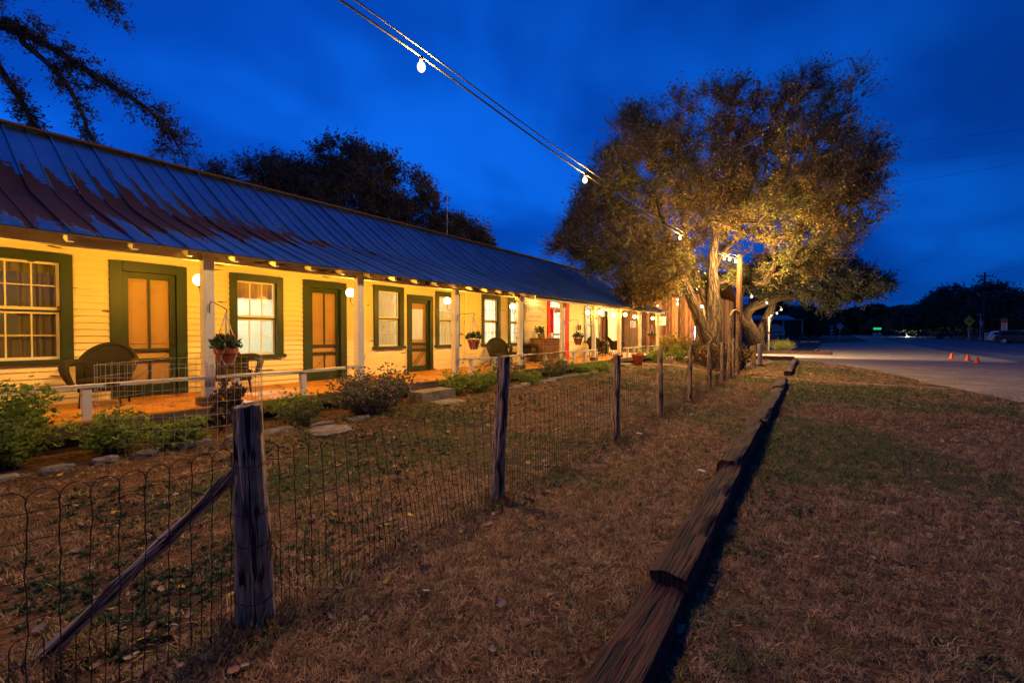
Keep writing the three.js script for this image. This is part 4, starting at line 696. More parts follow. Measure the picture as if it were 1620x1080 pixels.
{ // old weathered washstand with a plant, a board and a jug on it
  const t = thing('washstand', 'weathered wooden washstand of drawers left of the red entrance', 'cabinet', [-9.05, FLOOR + 0.001, 15.15]);
  part('carcass', box(-0.3, 0.28, 0.06, 0.84, -0.62, 0.62, 'y', 0.006), M.barn[2], t); part('top', box(-0.32, 0.33, 0.841, 0.875, -0.66, 0.66, 'd', 0.006), M.barn[0], t);
  for (let i = 0; i < 3; i++) { const dr = part('drawer', box(0.281, 0.30, 0.12 + i * 0.24, 0.33 + i * 0.24, -0.57, 0.57, 'd', 0.005), M.barn[1], t); for (const s of [-0.3, 0.3]) part('knob', tube([new THREE.Vector3(0.301, 0.225 + i * 0.24, s), new THREE.Vector3(0.325, 0.225 + i * 0.24, s)], [0.01, 0.016], 8), M.bronze, dr); }
  for (const [a, b] of [[-0.27, -0.58], [-0.27, 0.58], [0.25, -0.58], [0.25, 0.58]]) part('foot', box(a - 0.025, a + 0.025, 0, 0.061, b - 0.025, b + 0.025), M.barn[1], t);
  const p = thing('potted_plant', 'leafy plant in a pale pot on the weathered washstand', 'plant', [-9.05, FLOOR + 0.877, 14.75]);
  part('pot', lathe([[0, 0], [0.07, 0], [0.1, 0.17], [0.085, 0.17], [0, 0.15]], 18), M.stone, p);
  const R = rng(3), l = []; for (let i = 0; i < 40; i++) { const a = R() * 6.28, r = R() * 0.16; l.push([new THREE.Matrix4().compose(new THREE.Vector3(Math.cos(a) * r, 0.18 + R() * 0.2, Math.sin(a) * r), new THREE.Quaternion().setFromEuler(new THREE.Euler(R(), R() * 6, R())), new THREE.Vector3(1, 1, 1)), RGB(0.12, 0.19, 0.03).multiplyScalar(0.7 + R() * 0.6)]); }
  inst('foliage', leafClump(7, 0.08, 0.045, 6, 0.5), M.leafWhite, l, p, 'stuff').position.set(0, 0, 0);
  const bd = box(-0.012, 0.012, 0, 0.36, -0.16, 0.16, 'y', 0.005); bd.rotateZ(0.14); const bo = top('leaning_board', bd, M.barn[1], 'small brown wooden board leaning on the washstand', 'board'); bo.position.copy(P(-9.2, FLOOR + 0.884, 15.2));
  const jug = thing('enamel_jug', 'small white jug on the washstand beside the brown board', 'jug', [-9.0, FLOOR + 0.877, 15.5]);
  part('body', lathe([[0, 0], [0.07, 0], [0.075, 0.1], [0.05, 0.17], [0.06, 0.2], [0.05, 0.2], [0, 0.18]], 18), M.creamTrim, jug); part('handle', tube(curve([new THREE.Vector3(0, 0.17, -0.055), new THREE.Vector3(0, 0.16, -0.11), new THREE.Vector3(0, 0.06, -0.1), new THREE.Vector3(0, 0.05, -0.07)], 10), 0.008, 6), M.creamTrim, jug);
  const ex = thing('red_jug', 'small red jug on the porch floor at the foot of the red entrance', 'jug', [-9.2, FLOOR + 0.001, 15.92]);
  part('body', lathe([[0, 0], [0.085, 0], [0.09, 0.17], [0.05, 0.23], [0.03, 0.27], [0, 0.27]], 18), M.red, ex); part('handle', tube(curve([new THREE.Vector3(0, 0.25, 0.03), new THREE.Vector3(0, 0.24, 0.1), new THREE.Vector3(0, 0.12, 0.085)], 8), 0.008, 6), M.blackMetal, ex);
}
// ---------------------------------------------------------------- wooden name sign on the wall
{
  const cv = document.createElement('canvas'); cv.width = 1024; cv.height = 400; const c = cv.getContext('2d');
  c.fillStyle = '#d9ccab'; c.fillRect(0, 0, 1024, 400);
  const R = rng(12); for (let i = 0; i < 500; i++) { c.fillStyle = `rgba(150,115,70,${0.05 + R() * 0.08})`; c.fillRect(R() * 1024, R() * 400, 20 + R() * 120, 1 + R() * 2); }
  c.fillStyle = '#2e1f0a'; c.fillRect(20, 25, 36, 170);
  const word = 'SISTERDALE'; c.textAlign = 'center'; c.textBaseline = 'middle';
  [...word].forEach((ch, i) => { const t = i / (word.length - 1) - 0.5, edge = Math.abs(t) * 2; c.save(); c.translate(535 + t * 800, 80 + t * t * 150); c.rotate(t * 0.5); c.font = `bold ${Math.round(105 + 45 * Math.pow(edge, 3))}px serif`; c.fillText(ch, 0, 0); c.restore(); });
  c.fillStyle = '#b4520f'; c.fillRect(0, 205, 1024, 7);
  c.font = 'bold 105px serif'; c.fillText('DANCEHALL', 510, 300);
  const map = new THREE.CanvasTexture(cv); map.colorSpace = THREE.SRGBColorSpace;
  const t = thing('name_sign', 'cream wooden sign with arched lettering on the wall left of the red entrance', 'sign', [WX + 0.021, 2.09, 15.12]);
  const f = new THREE.PlaneGeometry(1.46, 0.58); f.rotateY(Math.PI / 2); f.translate(0.0265, 0.31, 0);
  part('board', box(0, 0.024, 0, 0.62, -0.75, 0.75, 'd', 0.005), M.creamTrim, t); part('lettering', f, std({ map, roughness: 0.6 }), t);
}
// sign lamp above it: a small lamp under the porch roof lights the wall above the sign
{
  const t = thing('sign_lamp', 'small lamp under the porch roof above the wooden sign', 'lamp', [-9.15, 3.0, 15.0]);
  part('stem', tube([new THREE.Vector3(0, 0.42, 0), new THREE.Vector3(0, 0.02, 0)], 0.008, 6), M.bronze, t);
  const g = new THREE.SphereGeometry(0.045, 14, 10); g.translate(0, -0.02, 0); part('bulb', g, M.bulb, t); lamp(t, 0, -0.02, 0, [1, 0.75, 0.35], 1.3, 2);
}
// ---------------------------------------------------------------- wire fence on cedar posts
function cedarPost(r, h, seed, lean = [0, 0], flare = 1.25, rows = 26) { // gnarled weathered trunk, base at origin, sunk a little
  const n = rows > 30 ? 46 : 22, pos = [], uv = [], idx = [], hh = h + 0.08;
  for (let j = 0; j <= rows; j++) for (let i = 0; i <= n; i++) {
    const v = j / rows, a = (i / n) * Math.PI * 2, y = v * hh - 0.08, ca = Math.cos(a), sa = Math.sin(a);
    let rr = r * lerp(flare, 0.92, Math.pow(v, 0.45));
    rr *= 1 + 0.55 * (noise3(ca * 1.6 + 5, y * 2.2, sa * 1.6, seed) - 0.5) + 0.16 * (noise3(ca * 4 + 9, y * 1.6, sa * 4, seed + 1) - 0.5) * 2 * 0.7 + 0.16 * (noise3(ca * 9, y * 0.7 + 2, sa * 9, seed + 4) - 0.5) + 0.07 * (noise3(ca * 20, y * 1.5, sa * 20, seed + 6) - 0.5) - 0.26 * step(0.60, 0.75, noise3(ca * 5.5, y * 0.9 + 3, sa * 5.5, seed + 2));
    pos.push(ca * rr + lean[0] * y + 0.02 * (noise3(3, y * 2, 1, seed) - 0.5), y + (j === rows ? 0.03 * (noise3(ca * 2, 4, sa * 2, seed + 5) - 0.5) : 0), sa * rr + lean[1] * y + 0.02 * (noise3(1, y * 2, 7, seed) - 0.5)); uv.push(a * r, y + seed * 0.3);
  }
  for (let j = 0; j < rows; j++) for (let i = 0; i < n; i++) { const a = j * (n + 1) + i, b = a + n + 1; idx.push(a, b, a + 1, a + 1, b, b + 1); }
  const top0 = pos.length / 3, c = rows * (n + 1); let cx = 0, cz = 0; for (let i = 0; i < n; i++) { cx += pos[(c + i) * 3] / n; cz += pos[(c + i) * 3 + 2] / n; }
  pos.push(cx, h + 0.006, cz); uv.push(0, 0); for (let i = 0; i <= n; i++) { const q = (c + i) * 3; pos.push(pos[q], pos[q + 1], pos[q + 2]); uv.push(pos[q] * 0.5, pos[q + 2] * 0.5); }
  for (let i = 0; i < n; i++) idx.push(top0, top0 + 2 + i, top0 + 1 + i);
  const g = new THREE.BufferGeometry(); g.setIndex(idx); g.setAttribute('position', new THREE.Float32BufferAttribute(pos, 3)); g.setAttribute('uv', new THREE.Float32BufferAttribute(uv, 2)); g.computeVertexNormals(); return g;
}
{
  const fence = thing('wire_fence', 'rusty looped wire fence strung on grey cedar posts along the yard', 'fence', [-2.6, 0, 9]);
  const fx = (d) => -2.58 - 0.028 * Math.max(0, d - 6) ;
  //            d,    height, radius, lean
  const posts = [[-1.3, 1.2, 0.07, 0, 0], [1.22, 1.21, 0.078, 0.0, 0.03], [3.42, 1.37, 0.058, 0.035, -0.035], [6.35, 1.27, 0.055, 0.01, 0.01], [8.75, 1.31, 0.055, -0.01, -0.005], [11.2, 1.33, 0.057, 0.01, 0.01], [13.6, 1.36, 0.06, 0.02, 0], [16.0, 1.32, 0.065, -0.01, 0.01], [18.2, 1.40, 0.06, 0.01, 0]];
  posts.forEach(([d, h, r, lx, lz], i) => { const g = cedarPost(r, h, 7 + i, [lx, lz], i === 1 ? 1.35 : 1.2, i < 4 ? 40 : 18); g.translate(fx(d), ground(fx(d), d), -d); wpart('fence_post', g, M.cedar, fence, i === 1 ? 'thick grey cedar post with a brace' : undefined); });
  { // leaning brace pole against the near post
    const a = P(-3.08, 0.03, 0.47), b = P(-2.63, 0.86, 1.15), g = tube(Array.from({ length: 15 }, (_, i) => { const q = i / 14, p = a.clone().lerp(b, q); p.x += 0.012 * Math.sin(q * 9); p.y += 0.010 * Math.sin(q * 6 + 1); return p; }), (q) => 0.036 + 0.006 * Math.sin(q * 23) - 0.003 * q, 12); wpart('brace_pole', g, M.cedar, fence); }
  // woven wire, bay by bay
  const pitch = 0.094;
  for (let k = 0; k < posts.length - 1; k++) {
    const d0 = posts[k][0], d1 = posts[k + 1][0], near = k < 3, n = Math.round((d1 - d0) / pitch), R = rng(600 + k), pick = [], low = [], line = [];
    const H = [0.99, 0.985, 0.97, 0.97, 0.97, 0.97, 0.97, 0.97][k];
    const warp = (d, y) => { const t = clamp((d - d0) / (d1 - d0)), s = Math.sin(t * Math.PI); const sag = (k === 1 ? 0.07 : 0.03) * s; return P(fx(d) - (k === 1 ? 0.10 : 0.03) * s * Math.pow(y / H, 1.6) + 0.015 * Math.sin(d * 4 + k), ground(fx(d), d) + y * (1 - sag * y) + 0.008 * Math.sin(d * 7), d + (k === 1 ? -0.13 * step(0.25, 0.75, t) * s * (y / H) : 0.02 * Math.sin(d * 2) * y)); };
    const rw = near ? 0.0022 : 0.0026, sides = near ? 5 : 3, segs = near ? 16 : 7;
    for (let i = 0; i < n; i++) {
      const d = d0 + (i + 0.5) * pitch, jx = (R() - 0.5) * 0.008, pts = [];
      for (let s = 0; s <= segs; s++) { const y = (H - 0.05) * s / segs; pts.push(warp(d + jx * Math.sin(s) + 0.003 * Math.sin(s * 2.3 + i), y)); }
      pick.push(tube(pts, rw * 1.15, sides, false));
      // arch to the next picket
      const ar = []; for (let s = 0; s <= (near ? 10 : 5); s++) { const th = Math.PI * s / (near ? 10 : 5); ar.push(warp(d + pitch / 2 - Math.cos(th) * pitch * 0.52, H - 0.05 + Math.sin(th) * (0.055 + 0.012 * R() * 0) - 0.0)); }
      if (i < n - 1) pick.push(tube(ar, rw, sides, false));
      // half-height pickets between, looped over in pairs
      const lp = [], dl = d + pitch / 2, lh = 0.37 + 0.012 * Math.sin(i); for (let s = 0; s <= (near ? 6 : 3); s++) lp.push(warp(dl, lh * s / (near ? 6 : 3)));
      if (i % 2 === 0) { for (let s = 1; s <= (near ? 6 : 3); s++) { const th = Math.PI * s / (near ? 6 : 3); lp.push(warp(dl + pitch / 2 - Math.cos(th) * pitch / 2, lh + Math.sin(th) * 0.04)); } for (let s = 1; s <= 4; s++) lp.push(warp(dl + pitch, lh * (1 - s / 4))); low.push(tube(lp, rw, sides, false)); }
    }
    for (const y of [0.03, 0.16, 0.30, 0.47, 0.63, 0.78, 0.90]) { const pts = [], m = near ? n * 3 : n; for (let s = 0; s <= m; s++) { const d = lerp(d0, d1, s / m), p = warp(d, y + 0.006 * Math.sin(d * 2.1 + y * 9)); p.x += 0.003 * Math.sin(s * 2.1); p.y += near ? 0.003 * Math.sin(s * 2.1 + 1) : 0; pts.push(p); } line.push(tube(pts, rw * 0.95, sides, false)); }
    wpart('picket_wires', merge(pick), M.rusty, fence).userData.kind = 'stuff'; wpart('low_picket_wires', merge(low), M.rusty, fence).userData.kind = 'stuff'; wpart('line_wires', merge(line), M.rusty, fence).userData.kind = 'stuff';
  }
  // wire wrapped round the near post
  const wrap = []; for (const y of [0.16, 0.47, 0.64, 0.90]) { const pts = []; for (let i = 0; i <= 30; i++) { const a = i / 30 * Math.PI * 2.6; pts.push(P(-2.58 + Math.cos(a) * 0.096 + 0.03 * y * 0, y + 0.02 * Math.sin(a * 0.7) + i * 0.0006, 1.22 + Math.sin(a) * 0.096 - 0.03 * y)); } wrap.push(tube(pts, 0.0022, 5, false)); }
  wpart('tie_wires', merge(wrap), M.rusty, fence);
}
// ---------------------------------------------------------------- garden gate frame of two dark cedar trunks
{
  const t = thing('gate_frame', 'two dark gnarled cedar gateposts joined at the top', 'gate frame', [-3.15, 0, 19.1]);
  for (const [dx, dd, h, s] of [[0.0, -0.25, 2.28, 51], [0.18, 0.35, 2.3, 52]]) { const g = cedarPost(0.068, h, s, [0.02, 0.02], 1.4, 30); g.translate(dx, ground(-3.15, 19), -dd); part('gate_post', g, M.cedar, t); }
  part('cross_limb', tube(curve([new THREE.Vector3(0.03, 2.22, 0.25), new THREE.Vector3(0.1, 2.44, 0.05), new THREE.Vector3(0.2, 2.42, -0.2), new THREE.Vector3(0.22, 2.24, -0.36)], 14), 0.06, 9), M.cedar, t);
  const b = new RoundedBoxGeometry(0.3, 0.1, 0.4, 1, 0.02); b.translate(-3.0, 0.045, -18.75); top('concrete_block', uvm(b, 'y'), M.concrete, 'pale concrete block at the foot of the garden gateposts', 'block');
}
// ---------------------------------------------------------------- railway timbers along the lawn
function timber(len, w, h, seed) { // along z, base at y=0
  const g = new THREE.BoxGeometry(w, h, len, 8, 6, Math.round(len * 16)), p = g.attributes.position;
  for (let i = 0; i < p.count; i++) {
    let x = p.getX(i), y = p.getY(i), z = p.getZ(i); const ex = Math.abs(x) / (w / 2), ey = Math.abs(y) / (h / 2), ez = Math.abs(z) / (len / 2);
    const corner = Math.max(0, ex - 0.6) * Math.max(0, ey - 0.5) * 2.4, chip = step(0.55, 0.8, noise3(z * 2.2 + 3, Math.sign(x) * 4, y > 0 ? 2 : 9, seed)) * (y > 0 ? 1 : 0);
    x *= 1 - corner * (0.10 + 0.35 * chip); y *= 1 - corner * (0.16 + 0.75 * chip);
    const n1 = noise3(x * 9, y * 9, z * 2.2, seed + 1) - 0.5, n2 = (noise3(x * 26, y * 26, z * 5, seed + 2) - 0.5) * 1.8;
    x += (n1 * 0.016 + n2 * 0.008) * ex; y += (n1 * 0.016 + n2 * 0.010) * ey; if (ez > 0.98) z += (noise3(x * 20, y * 20, seed, 3) - 0.5) * 0.05;
    p.setXYZ(i, x, y + h / 2, z);
  }
  g.computeVertexNormals(); return uvm(g, 'z', seed * 0.37, seed * 0.71);
}
{
  const rows = [[-0.2, 2.74, -0.02, 0, 0.23, 'nearest of the lawn timbers, with a long split in its top'], [2.72, 5.38, 0.03, 0.004, 0.22, 'dark lawn timber, second from the camera'], [5.36, 8.25, 0.085, -0.02, 0.23, 'lawn timber lying proud of its neighbour, third from the camera'], [8.28, 11.1, 0.05, 0, 0.24, 'lawn timber, fourth from the camera'], [11.12, 13.9, 0.02, 0.01, 0.24, 'lawn timber, fifth from the camera'], [13.95, 16.9, 0.06, -0.01, 0.26, 'cracked lawn timber that ends at the worn path'], [20.0, 22.4, 0.02, 0.01, 0.24, 'first lawn timber beyond the worn path'], [22.45, 24.9, 0.0, 0, 0.24, 'second lawn timber beyond the worn path'], [24.95, 27.6, 0.02, 0, 0.24, 'third lawn timber beyond the worn path'], [27.65, 30.8, 0.0, 0, 0.24, 'last lawn timber before the gravel']];
  rows.forEach(([a, b, up, dx, w, label], i) => { const g = timber(b - a, w, 0.17 + up, 21 + i), m = (a + b) / 2, o = top('lawn_timber', g, M.tie, label, 'timber', 'old railway timbers edging the lawn'); o.position.copy(P(timberX(m) + dx, ground(timberX(m), m) - 0.02, m)); o.rotation.set((i % 3 - 1) * 0.006, 0.026 + (i % 2) * 0.01, 0.02); });
  for (const [x0, x1, d, label] of [[-4.6, -1.75, 31.3, 'timber lying across the near side of the barn driveway'], [-4.9, 0.1, 41.0, 'timber lying across the far side of the barn driveway']]) { const g = timber(x1 - x0, 0.24, 0.24, 60 + d); const o = top('lawn_timber', g, M.tie, label, 'timber', 'old railway timbers edging the lawn'); o.position.copy(P((x0 + x1) / 2, 0.0, d)); o.rotation.y = Math.PI / 2; }
  for (const [d0, d1, label] of [[41.3, 44.2, 'nearer timber at the edge of the gravel beyond the driveway'], [44.4, 47.2, 'farther timber at the edge of the gravel beyond the driveway']]) { const g = timber(d1 - d0, 0.28, 0.26, 70 + d0); const o = top('lawn_timber', g, M.tie, label, 'timber', 'old railway timbers edging the lawn'); o.position.copy(P(-0.95, 0, (d0 + d1) / 2)); }
}
// ---------------------------------------------------------------- limestone edging, steps
function rock(sx, sy, sz, seed, sub = 2) {
  const g = new THREE.IcosahedronGeometry(1, sub + 1), p = g.attributes.position, v = new THREE.Vector3();
  for (let i = 0; i < p.count; i++) { v.fromBufferAttribute(p, i); const k = Math.max(Math.abs(v.x), Math.abs(v.y), Math.abs(v.z)); v.multiplyScalar(lerp(1, 0.82 / k, 0.55)); const n = 1 + 0.34 * (noise3(v.x * 1.7 + 4, v.y * 1.7, v.z * 1.7, seed) - 0.5) + 0.14 * (noise3(v.x * 5, v.y * 5, v.z * 5, seed + 1) - 0.5); p.setXYZ(i, v.x * sx * n, v.y * sy * n, v.z * sz * n); }
  g.computeVertexNormals(); return uvm(g, 'z', seed * 0.3, seed * 0.2);
}
{
  const t = thing('stone_edging', 'rough limestone edging along the flower bed near the wire cage', 'stone edging', [-6.35, 0.22, 2.4]), R = rng(8);
  for (let d = -0.6, i = 0; d < 4.6; i++) { const l = 0.16 + R() * 0.2; const g = rock(0.06 + R() * 0.05, 0.04 + R() * 0.03, l * 0.75, 100 + i); g.rotateY((R() - 0.5) * 0.5); const x = -6.33 + 0.06 * Math.sin(d * 2) + (R() - 0.5) * 0.05 + 0.05 * d; g.translate(x, ground(x, d) + 0.015, -(d + l)); wpart('stone', g, M.stone, t); d += l * 1.85 + R() * 0.05; }
  const t2 = thing('stone_edging', 'pale limestone edging along the flower bed opposite the tall windows', 'stone edging', [-6.45, 0.22, 11]);
  for (let d = 8.6, i = 0; d < 14.2; i++) { const l = 0.12 + R() * 0.16; const g = rock(0.10 + R() * 0.05, 0.06 + R() * 0.04, l, 140 + i); g.rotateY((R() - 0.5) * 0.5); const x = -6.42 + 0.12 * Math.sin(d * 0.9) + (R() - 0.5) * 0.08; g.translate(x, ground(x, d) + 0.03, -(d + l)); wpart('stone', g, M.stone, t2); d += l * 1.9 + R() * 0.12; }
  const step1 = new THREE.BoxGeometry(0.42, 0.2, 0.95, 6, 3, 12); { const p = step1.attributes.position; for (let i = 0; i < p.count; i++) { const n = (noise3(p.getX(i) * 7, p.getY(i) * 7, p.getZ(i) * 7, 4) - 0.5) * 0.03; p.setXYZ(i, p.getX(i) + n, p.getY(i) + n * 0.6, p.getZ(i) + n); } step1.computeVertexNormals(); uvm(step1, 'z'); }
  const s1 = top('stone_step', step1, M.stone, 'rough limestone block step below the porch opening', 'step'); s1.position.copy(P(-6.75, 0.33, 6.75));
  const fl = rock(0.26, 0.04, 0.38, 201); const s2 = top('flagstone', fl, M.stone, 'flat pale flagstone on the grass beside the limestone step', 'stone'); s2.position.copy(P(-6.2, 0.24, 6.6));
  const fl2 = rock(0.22, 0.06, 0.34, 203); const s3 = top('flagstone', fl2, M.stone, 'pale flagstone under the pink flowering bush', 'stone'); s3.position.copy(P(-5.75, 0.23, 3.75));
  const s4 = top('stone_step', rock(0.3, 0.1, 0.5, 207), M.stone, 'rounded stone step at the far porch opening', 'step'); s4.position.copy(P(-6.9, 0.3, 17.7));
  // scraps of white paper on the grass
  const scrap = (s) => { const g = new THREE.PlaneGeometry(0.09, 0.07, 4, 3), p = g.attributes.position; for (let i = 0; i < p.count; i++) p.setZ(i, 0.02 * noise3(p.getX(i) * 60, p.getY(i) * 60, s, 2)); g.rotateX(-Math.PI / 2); g.computeVertexNormals(); return g; };
  const pm = std({ color: RGB(0.75, 0.73, 0.70), roughness: 0.9, side: THREE.DoubleSide });
  [[-2.42, 6.9, 'crumpled scrap of white paper on the grass beside the fence'], [-1.2, 5.5, 'torn scrap of white paper beside the lawn timbers']].forEach(([x, d, label], i) => { const o = top('paper_scrap', scrap(i + 1), pm, label, 'paper'); o.position.copy(P(x, ground(x, d) + 0.03, d)); o.rotation.y = i * 2; });
}
// ---------------------------------------------------------------- welded wire cage round a rose
{
  const t = thing('wire_cage', 'round welded wire cage standing in the flower bed before the first porch post', 'wire cage', [-6.72, 0.22, 2.35]), R = 0.86, H = 1.02, wires = [], rings = [], n = 54;
  const at = (a, y) => new THREE.Vector3(Math.cos(a) * R * (1 + 0.03 * Math.sin(a * 3 + 1)) + 0.02 * y, y + 0.02 * Math.sin(a * 2), Math.sin(a) * R * (1 + 0.03 * Math.sin(a * 3 + 1)));
  for (let i = 0; i < n; i++) { const a = i / n * 6.2832; wires.push(tube([at(a, -0.02), at(a, H * 0.5), at(a, H + (i % 7 === 0 ? 0.04 : 0))], 0.0019, 4, false)); }
  for (let k = 0; k <= 7; k++) { const pts = []; for (let i = 0; i <= 64; i++) pts.push(at(i / 64 * 6.2832, 0.005 + k * H / 7)); rings.push(tube(pts, 0.0019, 4, false)); }
  part('upright_wires', merge(wires), M.galv, t).userData.kind = 'stuff'; part('ring_wires', merge(rings), M.galv, t).userData.kind = 'stuff';
}
// ---------------------------------------------------------------- shrubs
function shrub(name, label, cat, at, size, count, leaf, colors, opts = {}) { // at x,d ; size [rx, h, rd]
  const [x, d] = at, y = opts.y ?? ground(x, d), t = thing(name, label, cat, [x, y, d]), R = rng(opts.seed ?? 1), list = [], [rx, h, rd] = size, stems = [], fl = [];
  const nst = opts.stems ?? 14, tips = [];
  for (let i = 0; i < nst; i++) { const a = R() * 6.28, q = Math.sqrt(R()), hh = h * (0.55 + 0.5 * R()) * (1 - 0.35 * q), tip = new THREE.Vector3(Math.cos(a) * rx * q, hh, Math.sin(a) * rd * q); tips.push(tip); stems.push(tube(curve([new THREE.Vector3(tip.x * 0.25, -0.02, tip.z * 0.25), new THREE.Vector3(tip.x * 0.6, hh * 0.5, tip.z * 0.6), tip], 5), [0.007, 0.006, 0.005, 0.004, 0.003, 0.002], 4, false)); }
  part('stems', merge(stems), M.twig, t);
  for (let i = 0; i < count; i++) {
    const tip = tips[Math.floor(R() * nst)], q = Math.pow(R(), 0.6) * 1.02, base = new THREE.Vector3(tip.x * (0.25 + 0.75 * q), tip.y * q, tip.z * (0.25 + 0.75 * q)), sp = (opts.spread ?? 0.12) * (0.4 + q);
    base.x += (R() - 0.5) * sp * 2; base.y = Math.max(0.01, base.y + (R() - 0.5) * sp); base.z += (R() - 0.5) * sp * 2;
    list.push([new THREE.Matrix4().compose(base, new THREE.Quaternion().setFromEuler(new THREE.Euler((R() - 0.5) * 1.2, R() * 6.28, (R() - 0.5) * 1.2)), new THREE.Vector3(1, 1, 1).multiplyScalar(0.6 + R() * 0.7)), colors[Math.floor(R() * colors.length)].clone().multiplyScalar(0.6 + R() * 0.8)]);
    if (opts.flower && R() < opts.flower) fl.push([new THREE.Matrix4().compose(base.clone().addScaledVector(new THREE.Vector3(base.x / rx, 0.7, base.z / rd), 0.03), new THREE.Quaternion(), new THREE.Vector3(1, 1, 1).multiplyScalar(0.7 + R() * 0.6)), (opts.fc ?? [RGB(0.34, 0.10, 0.36)])[0].clone().multiplyScalar(0.7 + R() * 0.6)]);
  }
  inst('foliage', leaf, M.leafWhite, list, t, 'stuff').position.set(0, 0, 0);
  if (fl.length) inst('flowers', flowerHead(opts.fs ?? 0.016, 3), M.leafOpaque, fl, t, 'stuff').position.set(0, 0, 0);
  return t;
}
{
  const fresh = [RGB(0.30, 0.40, 0.05), RGB(0.36, 0.44, 0.06), RGB(0.22, 0.33, 0.04)], dark = [RGB(0.13, 0.17, 0.05), RGB(0.17, 0.22, 0.06), RGB(0.13, 0.14, 0.055)], dull = [RGB(0.18, 0.21, 0.08), RGB(0.23, 0.24, 0.10)], rose = [RGB(0.10, 0.02, 0.02), RGB(0.07, 0.03, 0.025), RGB(0.06, 0.045, 0.03)], yell = [RGB(0.36, 0.25, 0.03), RGB(0.26, 0.22, 0.04), RGB(0.34, 0.17, 0.03), RGB(0.12, 0.14, 0.03)], brown = [RGB(0.13, 0.07, 0.04), RGB(0.17, 0.09, 0.045), RGB(0.09, 0.05, 0.03)];
  const oval = leafClump(14, 0.036, 0.015, 61, 0.5), fine = leafClump(16, 0.04, 0.010, 62, 0.7), broad = leafClump(8, 0.075, 0.045, 63, 0.4), tiny = leafClump(12, 0.030, 0.017, 64, 0.4);
  shrub('garden_shrub', 'tall fresh green shrub at the left edge beside the bench rail', 'shrub', [-6.78, 0.75], [0.42, 0.95, 0.55], 2250, oval, fresh, { seed: 1, stems: 26 });
  shrub('garden_shrub', 'low green shrub left of the wire cage', 'shrub', [-6.7, 1.62], [0.28, 0.46, 0.35], 1200, oval, fresh, { seed: 2, stems: 18 });
  shrub('garden_shrub', 'small green shrub inside the front of the wire cage', 'shrub', [-6.35, 2.1], [0.28, 0.36, 0.3], 750, oval, fresh, { seed: 3, stems: 12 });
  shrub('rose_bush', 'straggling dark red rose inside the wire cage', 'rose', [-6.75, 2.75], [0.25, 1.0, 0.3], 90, broad, rose, { seed: 4, stems: 7, spread: 0.06, flower: 0.06, fc: [RGB(0.25, 0.02, 0.05)], fs: 0.02 });
  shrub('garden_shrub', 'dark low shrub behind the thick near fence post', 'shrub', [-6.35, 3.65], [0.3, 0.42, 0.35], 450, fine, dark, { seed: 5, stems: 16 });
  shrub('garden_shrub', 'low feathery green shrub between the cage and the pink flowering bush', 'shrub', [-6.95, 3.95], [0.3, 0.5, 0.5], 520, fine, fresh, { seed: 41, stems: 20 });
  shrub('garden_shrub', 'fresh green shrub right of the limestone block step', 'shrub', [-6.85, 7.6], [0.35, 0.6, 0.45], 560, fine, fresh, { seed: 42, stems: 22 });
  shrub('flowering_bush', 'wide bush covered in small pink flowers before the second porch post', 'bush', [-6.35, 4.85], [0.62, 0.78, 0.85], 1875, tiny, dark, { seed: 6, stems: 46, flower: 0.22, fc: [RGB(0.42, 0.13, 0.42)], spread: 0.13 });
  shrub('flowering_bush', 'upright sprawling bush with pink flowers beside the second porch post', 'bush', [-6.85, 5.6], [0.42, 0.85, 0.6], 840, tiny, dark, { seed: 7, stems: 24, flower: 0.16, fc: [RGB(0.42, 0.13, 0.42)], spread: 0.1 });
  shrub('garden_shrub', 'bright green bushy shrub before the third porch post', 'shrub', [-6.62, 8.15], [0.4, 0.62, 0.5], 840, fine, fresh, { seed: 8, stems: 24 });
  shrub('flowering_bush', 'olive shrub with a few pink flowers behind the second fence post', 'bush', [-6.8, 9.35], [0.42, 0.85, 0.55], 840, fine, dull, { seed: 9, stems: 24, flower: 0.03, fc: [RGB(0.42, 0.13, 0.35)] });
  shrub('garden_shrub', 'low bright green shrub right of the second fence post', 'shrub', [-6.45, 9.95], [0.36, 0.5, 0.45], 645, fine, fresh, { seed: 10, stems: 18 });
  shrub('garden_shrub', 'grey-green shrub before the fourth and fifth porch posts', 'shrub', [-6.8, 12.0], [0.42, 0.85, 0.8], 1140, fine, dull, { seed: 11, stems: 30 });
  shrub('ground_plant', 'low bright green planting before the fifth porch post', 'plant', [-6.75, 13.7], [0.4, 0.42, 0.75], 930, oval, fresh, { seed: 12, stems: 26 });
  shrub('ground_plant', 'low bright green planting between the fifth and sixth porch posts', 'plant', [-6.75, 15.2], [0.4, 0.42, 0.75], 930, oval, fresh, { seed: 13, stems: 26 });
  shrub('garden_shrub', 'green shrub before the last porch posts', 'shrub', [-6.6, 21.2], [0.6, 0.75, 1.0], 840, oval, fresh, { seed: 14, stems: 24 });
  shrub('garden_shrub', 'green shrub at the far end of the porch', 'shrub', [-6.3, 23.4], [0.6, 0.9, 0.8], 720, oval, fresh, { seed: 15, stems: 24 });
  for (const [x, d, rx, h, rd, s, label] of [[-6.6, 25.2, 0.7, 1.5, 0.9, 16, 'yellow-leaved vine bush just beyond the end of the porch'], [-5.6, 24.4, 0.8, 1.3, 0.8, 17, 'yellow-leaved vine bush left of the big tree'], [-7.7, 26.6, 0.8, 1.4, 0.8, 18, 'yellowing bush in front of the barn planks']]) shrub('vine_bush', label, 'bush', [x, d], [rx, h, rd], 520, broad, yell, { seed: s, stems: 26, spread: 0.2 });
